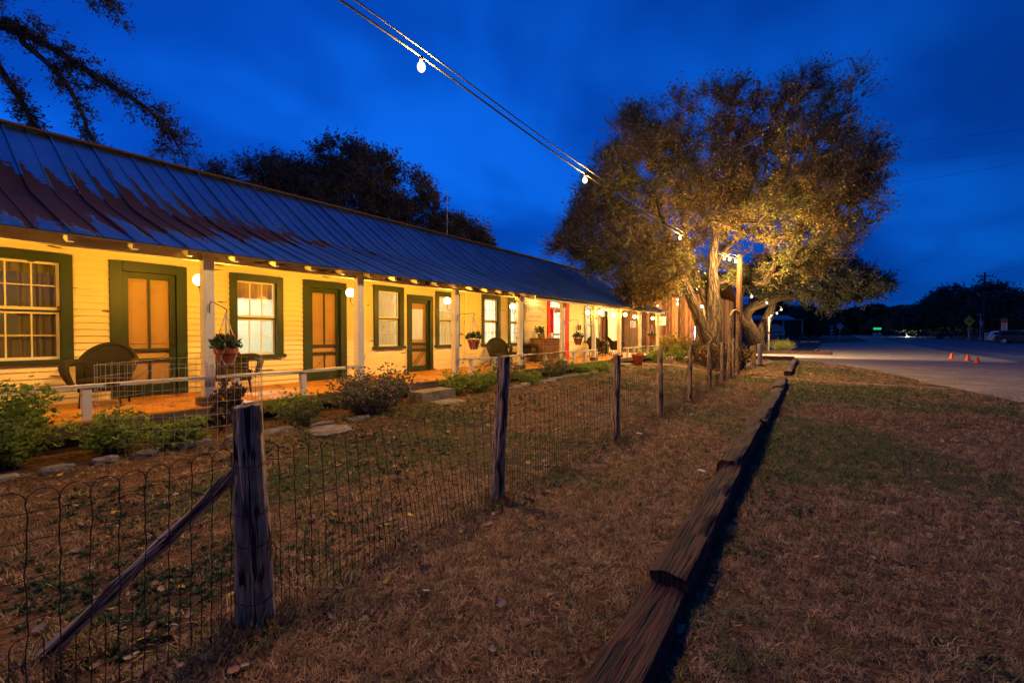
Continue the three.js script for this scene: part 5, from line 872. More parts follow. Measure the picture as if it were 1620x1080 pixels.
  for (const [x, d, rx, h, rd, s, label] of [[-3.5, 20.7, 0.5, 1.3, 0.7, 20, 'brown dead vine heaped over the fence right of the gateposts'], [-3.3, 22.2, 0.45, 1.25, 0.9, 21, 'brown dead vine heaped beside the grey meter posts'], [-4.1, 20.2, 0.45, 1.35, 0.6, 22, 'brown dead vine round the foot of the big tree']]) { const t = shrub('dead_vine', label, 'vine', [x, d], [rx, h, rd], 620, broad, [...brown, ...brown, yell[0]], { seed: s, stems: 60, spread: 0.2 }); }
  shrub('olive_sapling', 'small pale-leaved tree against the barn beyond the porch end', 'tree', [-10.2, 28.2], [0.75, 2.7, 0.75], 430, fine, [RGB(0.16, 0.19, 0.09), RGB(0.2, 0.22, 0.12)], { seed: 24, stems: 30, spread: 0.22 });
  shrub('garden_shrub', 'yellow-green low shrub at the foot of the barn planks', 'shrub', [-10.6, 29.2], [1.4, 0.5, 0.5], 720, oval, [RGB(0.26, 0.26, 0.04), RGB(0.2, 0.22, 0.04)], { seed: 25, stems: 30, spread: 0.2 });
  shrub('grass_clump', 'yellow grass clump at the foot of the white lamp post', 'grass clump', [-3.6, 45.6], [0.75, 0.5, 0.6], 300, leafClump(10, 0.6, 0.014, 66, 1.6), [RGB(0.3, 0.28, 0.06), RGB(0.26, 0.26, 0.05)], { seed: 26, stems: 30, spread: 0.3 });
  // terracotta pots with flowers by the far steps
  for (const [x, d, label, s] of [[-7.0, 17.2, 'terracotta pot of red flowers right of the sixth porch post', 31], [-6.75, 19.0, 'large dark terracotta pot of green plants by the far porch opening', 32]]) {
    const r = s === 32 ? 0.26 : 0.2, t = thing('flower_pot', label, 'flower pot', [x, ground(x, d), d]);
    part('pot', lathe([[0, 0], [r * 0.65, 0], [r * 0.95, r * 1.5], [r * 1.05, r * 1.5], [r * 1.05, r * 1.8], [r * 0.9, r * 1.8], [r * 0.85, r * 1.6], [0, r * 1.6]], 24), M.terracotta, t);
    const R = rng(s), l = [], f = []; for (let i = 0; i < 70; i++) { const a = R() * 6.28, q = Math.sqrt(R()) * r * 1.4, p = new THREE.Vector3(Math.cos(a) * q, r * 1.7 + R() * 0.25, Math.sin(a) * q); l.push([new THREE.Matrix4().compose(p, new THREE.Quaternion().setFromEuler(new THREE.Euler(R() - 0.5, R() * 6, R() - 0.5)), new THREE.Vector3(1, 1, 1)), fresh[i % 3].clone()]); if (i % (s === 31 ? 7 : 16) === 0) f.push([new THREE.Matrix4().setPosition(p.x, p.y + 0.08, p.z), RGB(0.5, 0.03, 0.03)]); }
    inst('foliage', oval, M.leafWhite, l, t, 'stuff').position.set(0, 0, 0); inst('flowers', flowerHead(0.035, 5), M.leafOpaque, f, t, 'stuff').position.set(0, 0, 0);
  }
}
// ---------------------------------------------------------------- trees
// limbs grow from a skeleton of polylines out to many tips; thickness follows the number of tips each limb carries
function growTree(o) {
  const R = rng(o.seed), nodes = [], add = (p, parent) => { nodes.push({ p, parent, n: 0, kids: [] }); if (parent >= 0) nodes[parent].kids.push(nodes.length - 1); return nodes.length - 1; };
  for (const sk of o.skeleton) {
    let prev = -1; const pts = curve(sk.map((a) => new THREE.Vector3(...a)), Math.max(4, sk.length * 4));
    pts.forEach((p, i) => { if (i === 0 && nodes.length) { let b = 0, bd = 1e9; nodes.forEach((q, k) => { const e = q.p.distanceToSquared(p); if (e < bd) { bd = e; b = k; } }); prev = b; return; } p.x += (R() - 0.5) * 0.06; p.z += (R() - 0.5) * 0.06; prev = add(p, prev); if (sk.rad) nodes[prev].min = lerp(sk.rad[0], sk.rad[1], i / (pts.length - 1)); });
  }
  const skN = nodes.length, base = nodes[0].p, tips = o.tips.slice().sort((a, b) => a.distanceToSquared(base) - b.distanceToSquared(base)), ends = [], v = new THREE.Vector3(), dir = new THREE.Vector3();
  for (const tip of tips) {
    let best = -1, bc = 1e9;
    for (let k = o.minNode ?? 4; k < nodes.length; k++) { const q = nodes[k]; const e = q.p.distanceTo(tip); if (e > bc) continue; let cost = e; if (q.parent >= 0) { const pp = nodes[q.parent].p; const dot = ((tip.x - q.p.x) * (q.p.x - pp.x) + (tip.y - q.p.y) * (q.p.y - pp.y) + (tip.z - q.p.z) * (q.p.z - pp.z)) / (e * q.p.distanceTo(pp) + 1e-6); cost *= dot < 0 ? 1.7 - dot : 1.25 - 0.25 * dot; } if (cost < bc) { bc = cost; best = k; } }
    if (best < 0) continue;
    const a = nodes[best].p, L = a.distanceTo(tip), n = Math.max(1, Math.min(6, Math.round(L / (o.stepLen ?? 0.55)))); let prev = best;
    dir.subVectors(tip, a); const sagx = (R() - 0.5) * 0.28 * L, sagy = (R() - 0.35) * (o.droop ?? 0.22) * L, sagz = (R() - 0.5) * 0.28 * L;
    for (let i = 1; i <= n; i++) { const t = i / n, s = Math.sin(t * Math.PI) * 0.6; v.set(a.x + dir.x * t + sagx * s + (R() - 0.5) * 0.05, a.y + dir.y * t + sagy * s, a.z + dir.z * t + sagz * s + (R() - 0.5) * 0.05); prev = add(v.clone(), prev); }
    ends.push(prev);
  }
  const r0 = o.tipR ?? 0.007, ex = o.exp ?? 2.35;
  for (let i = nodes.length - 1; i >= 0; i--) { const q = nodes[i]; if (!q.kids.length) q.a = Math.pow(r0, ex); else { q.a = 0; for (const k of q.kids) q.a += nodes[k].a; } q.r = Math.pow(q.a, 1 / ex); }
  const scale = o.baseR / nodes[0].r; nodes.forEach((q) => { q.r = q.r * Math.pow(scale, clamp(Math.log(q.r / r0) / Math.log(nodes[0].r / r0))); });
  nodes.forEach((q) => { if (q.min) q.r = Math.max(q.r, q.min); });
  const trunk = [], limbs = [];
  const chain = (i, from) => { // follow the thickest child
    const pts = [], rr = []; if (from >= 0) { pts.push(nodes[from].p); rr.push(Math.min(nodes[from].r, nodes[i].r * 1.5)); }
    let k = i; const side = [];
    for (;;) { pts.push(nodes[k].p); rr.push(nodes[k].r); const ks = nodes[k].kids; if (!ks.length) break; let m = ks[0]; for (const c of ks) if (nodes[c].r > nodes[m].r) m = c; for (const c of ks) if (c !== m) side.push([c, k]); k = m; }
    const R0 = rr[0]; if (pts.length > 1) (R0 > (o.trunkCut ?? 0.14) ? trunk : limbs).push(tube(pts, rr, R0 > 0.12 ? 12 : R0 > 0.035 ? 6 : 3, false));
    for (const [c, f] of side) chain(c, f);
  };
  chain(0, -1);
  return { nodes, ends, trunk: merge(trunk.length ? trunk : [limbs.shift()]), limbs: limbs.length ? merge(limbs) : null };
}
function spray(n, twigs, len, lw, ll, seed) { // a leafy twig: [twig geometry, leaf geometry]
  const R = rng(seed), tw = [], pos = [], nor = [], idx = [], leaf = (p, a) => { const b = new THREE.Vector3(R() - 0.5, R() - 0.5, R() - 0.5).cross(a).normalize(), c = new THREE.Vector3().crossVectors(a, b), l = ll * (0.6 + R() * 0.8), w = lw * (0.6 + R() * 0.8), o = pos.length / 3; for (const [t, k, q] of [[0, 0, 0], [0.5, 0.5, 0.12], [0.5, -0.5, 0.12], [1, 0, -0.1]]) { pos.push(p.x + a.x * l * t + b.x * w * k + c.x * l * q, p.y + a.y * l * t + b.y * w * k + c.y * l * q, p.z + a.z * l * t + b.z * w * k + c.z * l * q); nor.push(c.x, c.y, c.z); } idx.push(o, o + 2, o + 1, o + 1, o + 2, o + 3); };
  for (let i = 0; i < twigs; i++) { const d = new THREE.Vector3((R() - 0.5) * 1.5, 0.35 + R(), (R() - 0.5) * 1.5).normalize(), l = len * (0.5 + R() * 0.7), b = new THREE.Vector3(0, 0, 0), m = d.clone().multiplyScalar(l * 0.5).add(new THREE.Vector3((R() - 0.5) * 0.12 * l, 0, (R() - 0.5) * 0.12 * l)), e = d.clone().multiplyScalar(l); tw.push(tube([b, m, e], [0.006, 0.004, 0.0016], 3, false));
    for (let k = 0; k < n / twigs; k++) { const t = 0.15 + R() * 0.9; leaf(m.clone().multiplyScalar(Math.min(1, t * 2)).lerp(e, Math.max(0, t * 2 - 1) * 0.999), new THREE.Vector3(d.x + (R() - 0.5) * 2, d.y * 0.4 + (R() - 0.6) * 1.4, d.z + (R() - 0.5) * 2).normalize()); }
    if (R() < 0.8) { const s = m.clone(), d2 = new THREE.Vector3(d.x + (R() - 0.5) * 1.4, d.y + (R() - 0.5), d.z + (R() - 0.5) * 1.4).normalize(); tw.push(tube([s, s.clone().addScaledVector(d2, l * 0.45)], [0.004, 0.0014], 3, false)); } }
  const g = new THREE.BufferGeometry(); g.setIndex(idx); g.setAttribute('position', new THREE.Float32BufferAttribute(pos, 3)); g.setAttribute('normal', new THREE.Float32BufferAttribute(nor, 3)); g.setAttribute('uv', new THREE.Float32BufferAttribute(new Float32Array(pos.length / 3 * 2), 2));
  return [merge(tw), g];
}
// tree axes: e = along the picture plane (to the right of the view), y = up, f = away from the viewer
const TH = THREE.MathUtils.degToRad(35.045), ER = new THREE.Vector3(Math.cos(TH), 0, -Math.sin(TH)), FR = new THREE.Vector3(-Math.sin(TH), 0, -Math.cos(TH));
const efy = (e, y, f) => ER.clone().multiplyScalar(e).addScaledVector(FR, f).setY(y);
const sk = (list, rad) => { const s = list.map(([e, y, f]) => efy(e, y, f).toArray()); s.rad = rad; return s; };
const inside = (poly, x, y) => { let c = false; for (let i = 0, j = poly.length - 1; i < poly.length; j = i++) if ((poly[i][1] > y) !== (poly[j][1] > y) && x < (poly[j][0] - poly[i][0]) * (y - poly[i][1]) / (poly[j][1] - poly[i][1]) + poly[i][0]) c = !c; return c; };
const edgeDist = (poly, x, y) => { let m = 1e9; for (let i = 0, j = poly.length - 1; i < poly.length; j = i++) { const [ax, ay] = poly[j], [bx, by] = poly[i], t = clamp(((x - ax) * (bx - ax) + (y - ay) * (by - ay)) / ((bx - ax) ** 2 + (by - ay) ** 2 + 1e-9)); m = Math.min(m, Math.hypot(x - ax - (bx - ax) * t, y - ay - (by - ay) * t)); } return m; };
function crownTips(poly, n, depth, seed, gap = 0.36, scale = 0.55) { // points through the crown's volume, thinned into clumps
  const R = rng(seed), out = [], xs = poly.map((p) => p[0]), ys = poly.map((p) => p[1]), x0 = Math.min(...xs), x1 = Math.max(...xs), y0 = Math.min(...ys), y1 = Math.max(...ys);
  for (let g = 0; out.length < n && g < n * 60; g++) { const x = lerp(x0, x1, R()), y = lerp(y0, y1, R()); if (!inside(poly, x, y)) continue; const dm = Math.min(depth, Math.sqrt(edgeDist(poly, x, y)) * depth * 0.62 + 0.3), f = (R() * 2 - 1) * dm; if (noise3(x * scale + 11, y * scale, f * scale, seed) < gap) continue; out.push(efy(x, y, f)); }
  return out;
}
function buildTree(name, label, at, o) {
  const t = thing(name, label, 'tree', at, 0, o.group), g = growTree(o), R = rng(o.seed + 5);
  part('trunk', g.trunk, o.bark, t);
  const crown = new THREE.Group(); crown.name = 'crown'; t.add(crown);
  if (g.limbs) part('limbs', g.limbs, o.bark, crown);
  const lists = o.sprays.map(() => []), q = new THREE.Quaternion(), upv = new THREE.Vector3(0, 1, 0), dv = new THREE.Vector3();
  const put = (n, jitter) => { const nd = g.nodes[n], pp = g.nodes[Math.max(0, nd.parent)].p; dv.subVectors(nd.p, pp).normalize(); dv.x += (R() - 0.5) * 0.8; dv.y += (R() - 0.4) * 0.6; dv.z += (R() - 0.5) * 0.8; dv.normalize(); q.setFromUnitVectors(upv, dv).multiply(new THREE.Quaternion().setFromAxisAngle(upv, R() * 6.28)); const k = o.pick(nd.p, R), s = (0.7 + R() * 0.6) * (o.spraySize ?? 1); const c = o.tint(nd.p, R); lists[k].push([new THREE.Matrix4().compose(nd.p.clone().add(new THREE.Vector3((R() - 0.5) * jitter, (R() - 0.5) * jitter, (R() - 0.5) * jitter)), q, new THREE.Vector3(s, s, s)), c]); };
  for (const e of g.ends) for (let i = 0; i < o.perTip; i++) { let n = e; if (i) { const back = Math.floor(R() * 3); for (let b = 0; b < back; b++) n = Math.max(0, g.nodes[n].parent); } put(n, i ? 0.25 : 0.03); }
  o.sprays.forEach(([tw, lf], k) => { if (!lists[k].length) return; const a = new THREE.InstancedMesh(tw, M.twig, lists[k].length), b = lf.index.count ? new THREE.InstancedMesh(lf, o.leafMat ?? M.leafWhite, lists[k].length) : null; a.name = 'twigs'; if (b) b.name = 'leaves'; lists[k].forEach(([m, c], i) => { a.setMatrixAt(i, m); if (b) { b.setMatrixAt(i, m); b.setColorAt(i, c); } }); a.castShadow = true; a.userData.kind = 'stuff'; crown.add(a); if (b) { b.castShadow = true; b.userData.kind = 'stuff'; crown.add(b); } });
  return t;
}
// the big yard tree: several stems from one foot, golden-brown thinning leaves, bare twigs at the top
{
  const poly = [[-7.6, 5.5], [-6.9, 6.9], [-6.0, 9.3], [-5.5, 11.6], [-3.0, 13.2], [-1.1, 13.5], [1.3, 13.4], [4.2, 14.3], [5.9, 13.9], [6.2, 12.6], [8.2, 11.2], [7.0, 8.8], [7.3, 7.1], [6.5, 5.0], [4.6, 3.9], [2.6, 3.8], [1.4, 3.9], [-0.6, 3.7], [-1.6, 3.5], [-3.6, 2.9], [-4.7, 3.1], [-5.4, 4.2]];
  for (const q of poly) { q[0] *= q[0] > 0 ? 0.86 : 0.94; q[1] = 1.6 + (q[1] - 1.6) * (q[1] > 6 ? 0.87 : 1); }
  const clear = (p) => { const e = p.dot(ER), f = p.dot(FR); return !(p.y < 6.0 && e > -1.7 && e < 1.9 && f < 0.4); };   // open under the crown round the lamps
  const tips = crownTips(poly, 2800, 4.6, 301, 0.43, 0.6).filter((p, i) => clear(p) && !(p.y > 9 && noise3(p.x * 0.9, p.y * 0.9, p.z * 0.9, 5) < 0.5)); tips.push(...crownTips([[-3.4, 3.3], [-2.6, 6.2], [0, 6.8], [3.4, 6.0], [4.2, 4.4], [2, 3.6], [-0.6, 3.5]], 420, 3.4, 302, 0.35, 0.7).filter((p) => p.dot(FR) > 1.2));
  const leaves = [spray(20, 4, 0.55, 0.055, 0.105, 1), spray(7, 5, 0.62, 0.05, 0.10, 2), spray(2, 6, 0.66, 0.05, 0.09, 3)];
  const pal = [RGB(0.18, 0.105, 0.03), RGB(0.25, 0.155, 0.03), RGB(0.36, 0.23, 0.028), RGB(0.40, 0.265, 0.03), RGB(0.30, 0.27, 0.028), RGB(0.16, 0.195, 0.03)];
  buildTree('yard_tree', 'big spreading tree with golden thinning leaves lit from below by string lights', [-4.37, 0, 21.8], {
    seed: 301, baseR: 0.6, tipR: 0.006, exp: 2.5, bark: M.bark, tips, minNode: 10, stepLen: 0.6, droop: 0.15,
    skeleton: [
      sk([[0.05, -0.1, 0], [0.0, 0.7, 0], [0.05, 1.6, 0], [0.1, 2.4, 0.05], [0.08, 3.6, 0.05], [0.0, 5.0, -0.1], [0.5, 7.6, 0.1], [1.2, 9.6, 0]], [0.52, 0.06]),
      sk([[0.0, 0.9, 0], [-0.35, 1.6, -0.1], [-0.9, 2.8, -0.3], [-1.5, 4.0, -0.5], [-2.2, 5.6, -0.8], [-2.9, 7.6, -1.0]], [0.34, 0.06]),
      sk([[0.1, 2.1, 0.05], [-0.1, 3.2, 0.5], [-0.5, 5.0, 1.0], [-0.9, 8.0, 1.4], [-1.1, 10.4, 1.4]], [0.22, 0.05]),
      sk([[0.05, 4.4, 0], [1.0, 5.6, 0.6], [2.4, 6.6, 0.6], [4.0, 7.8, 0.2], [5.2, 9.2, -0.4]], [0.13, 0.04]),
      sk([[0.1, 3.8, 0.05], [1.3, 5.6, 1.6], [3.6, 6.2, 1.5], [5.2, 6.6, 1.6]]),
      sk([[-1.3, 3.8, -0.45], [-2.6, 4.4, 0.2], [-4.0, 5.0, 0.8], [-5.4, 5.6, 0.9]]),
    ],
    sprays: leaves, perTip: 5, spraySize: 1.0,
    pick: (p, R) => { const e = p.dot(ER), top1 = step(8.8, 12.2, p.y + e * 0.05 + (R() - 0.5) * 1.6); const rim = Math.hypot((e - 0.3) / 7, (p.y - 7.6) / 5.4, p.dot(FR) / 4.6); return R() < Math.max(top1, step(0.72, 1.02, rim) * 0.75) ? (R() < 0.65 ? 2 : 1) : R() < 0.28 ? 1 : 0; },
    tint: (p, R) => { const n = noise3(p.x * 0.7, p.y * 0.7, p.z * 0.7, 9); return pal[Math.floor(clamp(n * 1.5 - 0.25 + (R() - 0.5) * 0.7, 0, 0.999) * pal.length)].clone().multiplyScalar(0.55 + R() * 0.7); },
  });
}
// the live oak by the driveway
{
  const poly = [[-1.8, 5.6], [0.0, 8.6], [3.0, 9.0], [6.5, 8.6], [9.6, 7.6], [12.4, 7.0], [12.6, 5.4], [11.4, 5.6], [9.2, 4.6], [6.6, 4.1], [4.0, 4.4], [1.6, 4.6]];
  const pal = [RGB(0.055, 0.07, 0.028), RGB(0.075, 0.085, 0.03), RGB(0.045, 0.052, 0.025)];
  buildTree('live_oak', 'leaning live oak with pale lit forked trunk by the driveway', [-5.7, 0, 47.6], {
    seed: 311, baseR: 0.85, tipR: 0.012, exp: 2.4, bark: M.bark, tips: crownTips(poly, 520, 4.5, 311, 0.36, 0.4), minNode: 12, stepLen: 0.9, droop: 0.1,
    skeleton: [sk([[0.3, -0.2, 0], [0.0, 0.6, 0], [-0.7, 2.0, 0], [-1.0, 3.2, 0.2], [-0.4, 4.0, 0.2], [0.8, 4.5, 0.1], [2.6, 5.0, 0], [5.4, 5.0, 0], [8, 5.2, 0.3]], [0.85, 0.16]), sk([[0.1, 0.5, 0], [0.5, 1.6, 0.1], [1.2, 3.0, 0.3], [1.8, 4.4, 0.5], [2.2, 6.0, 0.6], [3.4, 7.4, 0.4]], [0.62, 0.15]), sk([[-0.7, 2.0, 0], [-1.8, 3.0, -0.4], [-2.0, 4.6, -0.8], [-1.6, 6.2, -1.0]], [0.6, 0.15])],
    sprays: [spray(26, 4, 0.85, 0.10, 0.16, 4), spray(16, 4, 0.9, 0.10, 0.16, 5)], perTip: 5, pick: (p, R) => R() < 0.3 ? 1 : 0, tint: (p, R) => pal[Math.floor(R() * 3)].clone().multiplyScalar(0.7 + R() * 0.7),
  });
}
// oaks behind the house
{
  const pal = [RGB(0.05, 0.05, 0.028), RGB(0.065, 0.055, 0.03), RGB(0.075, 0.05, 0.034), RGB(0.04, 0.045, 0.025)], tint = (p, R) => pal[Math.floor(R() * 4)].clone().multiplyScalar(0.7 + R() * 0.6), sp = [spray(30, 4, 0.5, 0.055, 0.09, 6), spray(18, 5, 0.55, 0.05, 0.085, 7)];
  // Z ~ 21 m behind the ridge
  const a = efy(-6.4, 0, 21.5);
  buildTree('oak_tree', 'broad dark oak rising behind the middle of the roof', [a.x, 0, -a.z], {
    seed: 321, baseR: 0.5, tipR: 0.009, exp: 2.4, bark: M.bark, minNode: 8, stepLen: 0.7, droop: 0.1, group: 'oaks behind the house',
    tips: crownTips([[-4.6, 6.6], [-4.4, 8.6], [-3.0, 9.4], [-1.8, 10.4], [-0.6, 10.3], [0.6, 9.7], [1.8, 9.2], [2.6, 8.4], [2.9, 7.2], [2.2, 6.0], [1.0, 5.2], [-1.6, 5.0], [-4.0, 5.4]], 760, 3.2, 321, 0.43, 0.7),
    skeleton: [sk([[0, -0.1, 0], [0.1, 2, 0], [-0.2, 4, 0.2], [-0.6, 6, 0.3], [-0.8, 8.4, 0.2]]), sk([[0.0, 3, 0.1], [1.0, 5, 0.3], [1.6, 7.4, 0.2]]), sk([[-0.1, 3.6, 0.1], [-1.6, 5.4, -0.4], [-3.2, 7.0, -0.5]])],
    sprays: sp, perTip: 4, pick: (p, R) => R() < 0.3 ? 1 : 0, tint,
  });
  const b = efy(-4.5, 0, 22.5);
  buildTree('oak_tree', 'smaller gnarled oak behind the roof, right of the broad dark oak', [b.x, 0, -b.z], {
    seed: 322, baseR: 0.36, tipR: 0.010, exp: 2.3, bark: M.bark, minNode: 8, stepLen: 0.7, droop: 0.1, group: 'oaks behind the house',
    tips: crownTips([[-2.8, 6.2], [-2.6, 7.8], [-1.6, 8.4], [-0.6, 7.9], [0.4, 7.2], [1.4, 7.2], [3.0, 6.7], [3.4, 5.8], [2.8, 4.8], [-1.6, 4.6], [-2.6, 5.2]], 400, 2.2, 322, 0.48, 0.8),
    skeleton: [sk([[0, -0.1, 0], [0, 2, 0], [-0.5, 4, 0.1], [-1.3, 5.4, 0.2], [-1.7, 7.4, 0.2]]), sk([[-0.2, 3, 0], [0.6, 4.6, 0.1], [1.4, 5.8, 0]])],
    sprays: sp, perTip: 5, pick: (p, R) => R() < 0.4 ? 1 : 0, tint,
  });
  const c = efy(-10.6, 0, 20.0);
  buildTree('oak_tree', 'ragged dark oak behind the roof, left of the broad dark oak', [c.x, 0, -c.z], {
    seed: 323, baseR: 0.34, tipR: 0.010, exp: 2.3, bark: M.bark, minNode: 8, stepLen: 0.7, droop: 0.1, group: 'oaks behind the house',
    tips: crownTips([[-3.0, 7.6], [-2.6, 8.5], [-1.2, 8.7], [0.0, 9.3], [0.9, 9.0], [1.6, 8.8], [2.2, 8.4], [2.2, 6.4], [0, 6.6], [-2, 7.0]], 260, 1.8, 323, 0.45, 0.8),
    skeleton: [sk([[0.6, -0.1, 0], [0.5, 2.5, 0], [0.2, 5, 0.1], [-0.4, 6.8, 0.2], [-1.6, 7.9, 0.2]]), sk([[0.3, 4.4, 0], [0.8, 6.2, 0.1], [0.9, 8.2, 0]])],
    sprays: sp, perTip: 4, pick: (p, R) => R() < 0.6 ? 1 : 0, tint,
  });
  // leafless trees further left
  const bare = [spray(0, 7, 0.75, 0.05, 0.09, 8)];
  for (const [e, f, y1, s, label] of [[-13.6, 18.6, 8.9, 331, 'leafless tree with fine twigs behind the left part of the roof'], [-11.6, 19.2, 8.8, 332, 'leafless tree with fine twigs beside the ragged dark oak']]) {
    const q = efy(e, 0, f);
    buildTree('bare_tree', label, [q.x, 0, -q.z], { seed: s, baseR: 0.16, tipR: 0.008, exp: 2.3, bark: M.bark, minNode: 6, stepLen: 0.5, droop: 0.06, group: 'leafless trees behind the house',
      tips: crownTips([[-1.5, 6.0], [-1.6, y1 - 0.9], [-0.6, y1 - 0.2], [0.3, y1], [1.3, y1 - 0.4], [1.6, 6.8], [1.2, 5.6], [-0.8, 5.2]], 150, 1.2, s, 0.2, 0.8),
      skeleton: [sk([[0, -0.1, 0], [0.05, 2, 0], [-0.1, 4, 0.1], [0.05, 6.2, 0.1]])], sprays: bare, perTip: 2, pick: () => 0, tint });
  }
  // the near oak left of the picture, its long limbs reaching in over the roof
  const n = efy(-16.2, 0, 12.6), tips = [], R = rng(341);
  const limb = (pts, k, spread) => { const cv = curve(pts.map((p) => efy(...p)), 60); for (let i = 0; i < k; i++) { const p = cv[Math.floor((0.18 + R() * 0.82) * 60)].clone(); p.add(new THREE.Vector3((R() - 0.5) * spread, (R() - 0.5) * spread, (R() - 0.5) * spread)); tips.push(p); } return pts; };
  const L1 = limb([[0.1, 6.2, 0], [2.0, 10.0, 0], [3.6, 9.4, 0], [5.0, 8.5, 0.2], [6.2, 7.7, 0.3], [6.9, 6.7, 0.3]], 110, 0.55);
  const L2 = limb([[2.6, 9.7, 0], [3.6, 8.9, -0.1], [4.2, 8.2, -0.1], [4.6, 7.2, -0.1], [4.9, 6.5, 0]], 34, 0.3);
  const L3 = limb([[0.1, 5.6, 0], [1.2, 9.6, 0.2], [2.4, 8.3, 0.2], [2.9, 7.2, 0.2], [3.2, 6.6, 0.2]], 60, 0.4);
  const L4 = limb([[0.2, 6.6, 0], [1.2, 10.6, 0.2], [2.6, 11.4, 0.2], [4.4, 11.3, 0.3], [5.2, 10.4, 0.3]], 60, 0.5);
  buildTree('oak_tree', 'near oak whose long drooping limbs reach in at the top left', [n.x, 0, -n.z], { seed: 341, baseR: 0.30, tipR: 0.009, exp: 2.35, bark: M.bark, minNode: 10, stepLen: 0.4, droop: 0.3, group: 'oaks behind the house', tips,
    skeleton: [sk([[0, -0.1, 0], [0, 2.5, 0], [0.1, 5.2, 0], [0.1, 6.8, 0]]), sk(L1), sk(L2), sk(L3), sk(L4)],
    sprays: [spray(16, 4, 0.28, 0.04, 0.07, 9), spray(6, 5, 0.32, 0.04, 0.07, 10)], perTip: 3, pick: (p, R) => R() < 0.45 ? 1 : 0, tint });
}
// ---------------------------------------------------------------- barn
{
  const b = thing('plank_barn', 'weathered brown plank barn standing beyond the end of the house', 'barn', [-9, 0, 36]), R = rng(91), D = 32, X0 = -13.6, X1 = -6.55, H = 4.15;
  const w = wpart('front_wall', box(X0, X1, 0.1, H - 0.05, D + 0.03, D + 0.13, 'y'), M.roughWood, b);
  for (let x = X0; x < X1 - 0.05; ) { const ww = Math.min(0.17 + R() * 0.1, X1 - x), m = box(x + 0.006, x + ww - 0.006, 0.08 + R() * 0.08, H + (R() - 0.5) * 0.12, D - R() * 0.014, D + 0.029, 'y', 0.004); part('plank', m, M.barn[Math.floor(R() * 3)], w); x += ww; }
  const s = wpart('side_wall', box(X1 - 0.13, X1 - 0.03, 0.1, H - 0.05, D + 0.131, D + 9, 'y'), M.roughWood, b);
  for (let d = D + 0.14; d < D + 9; ) { const ww = 0.17 + R() * 0.1, m = box(X1 - 0.029, X1 + R() * 0.014, 0.1, H + (R() - 0.5) * 0.1, d + 0.006, d + ww - 0.006, 'y', 0.004); if (!(d > D + 0.9 && d < D + 2.2)) part('plank', m, M.barn[Math.floor(R() * 3)], s); d += ww; }
  wpart('rear_wall', box(X0, X1 - 0.14, 0.1, H - 0.05, D + 8.9, D + 9, 'y'), M.barn[1], b);
  const sh = new THREE.Shape([[D - 0.25, H - 0.02], [D + 4.5, H + 1.9], [D + 9.2, H - 0.02], [D + 9.2, H + 0.03], [D + 4.5, H + 1.97], [D - 0.25, H + 0.03]].map(([a, c]) => new THREE.Vector2(a, c))), g = new THREE.ExtrudeGeometry(sh, { depth: X1 - X0 + 0.5, bevelEnabled: false }), p = g.attributes.position;
  for (let i = 0; i < p.count; i++) p.setXYZ(i, X0 - 0.25 + p.getZ(i), p.getY(i), -p.getX(i)); g.computeVertexNormals();
  wpart('roof', uvm(g, 'z'), std({ map: woodTex([0.36, 0.18, 0.13], [0.26, 0.13, 0.10], [0.15, 0.08, 0.07], 651, 20, 2, 0.6), roughness: 0.85 }), b, 'rusty red sheet roof');
  // glowing tube sign in the side window, and a lit slit beside it
  const n = thing('neon_tube', 'upright violet-blue neon tube at the corner of the plank barn', 'neon light', [-7.45, 1.1, D - 0.06]);
  part('backing', box(-0.07, 0.07, 0, 1.05, -0.02, 0.03, 'y', 0.01), M.blackMetal, n); part('tube', tube([new THREE.Vector3(0, 0.06, 0.05), new THREE.Vector3(0, 0.99, 0.05)], 0.03, 8), glowMat(0.35, 0.3, 1, 4), n); lamp(n, 0, 0.5, 0.12, [0.4, 0.35, 1], 0.6, 3);
  for (const [x, y, w2, h2, c, label] of [[-11.75, 2.0, 0.42, 0.5, 1, 'small white notice on the barn planks behind the seventh porch post'], [-9.75, 2.15, 0.72, 0.62, 2, 'white notice board on the barn planks behind the last porch posts']]) {
    const t = thing('notice_board', label, 'sign', [x, y, D - 0.03]); part('board', box(-w2 / 2, w2 / 2, 0, h2, -0.012, 0.012, 'x', 0.004), M.creamTrim, t);
    const cv = document.createElement('canvas'); cv.width = 256; cv.height = 220; const k = cv.getContext('2d'); k.fillStyle = '#e9e4d6'; k.fillRect(0, 0, 256, 220); k.fillStyle = '#6b675c'; for (let i = 0; i < 5; i++) k.fillRect(30, 30 + i * 36, 110 + ((i * 67) % 86), 14); const map = new THREE.CanvasTexture(cv); map.colorSpace = THREE.SRGBColorSpace; const f = new THREE.PlaneGeometry(w2 - 0.03, h2 - 0.03); f.translate(0, h2 / 2, 0.0145); part('print', f, std({ map, roughness: 0.7 }), t);
  }
  // flood lamps
  const flood = (x, y, d, I, aim, label) => { const t = thing('flood_lamp', label, 'lamp', [x, y, d]); part('housing', box(-0.12, 0.12, -0.09, 0.09, -0.03, 0.07, 'x', 0.02), M.blackMetal, t); part('bracket', box(-0.02, 0.02, -0.05, 0.05, 0.07, D - d - 0.012, 'd'), M.blackMetal, t); const s = new THREE.SphereGeometry(0.085, 18, 12); s.scale(1.1, 0.8, 0.6); s.translate(0, 0, 0.075); part('lens_bulb', s, M.floodLens, t); const l = new THREE.SpotLight(RGB(1, 0.76, 0.42), I, 0, 1.25, 0.6, 2); l.name = 'lamp_light'; l.castShadow = true; l.shadow.radius = 3; l.position.set(0, 0, 0.085); const tg = new THREE.Object3D(); tg.position.set(...aim); t.add(tg); l.target = tg; t.add(l); };
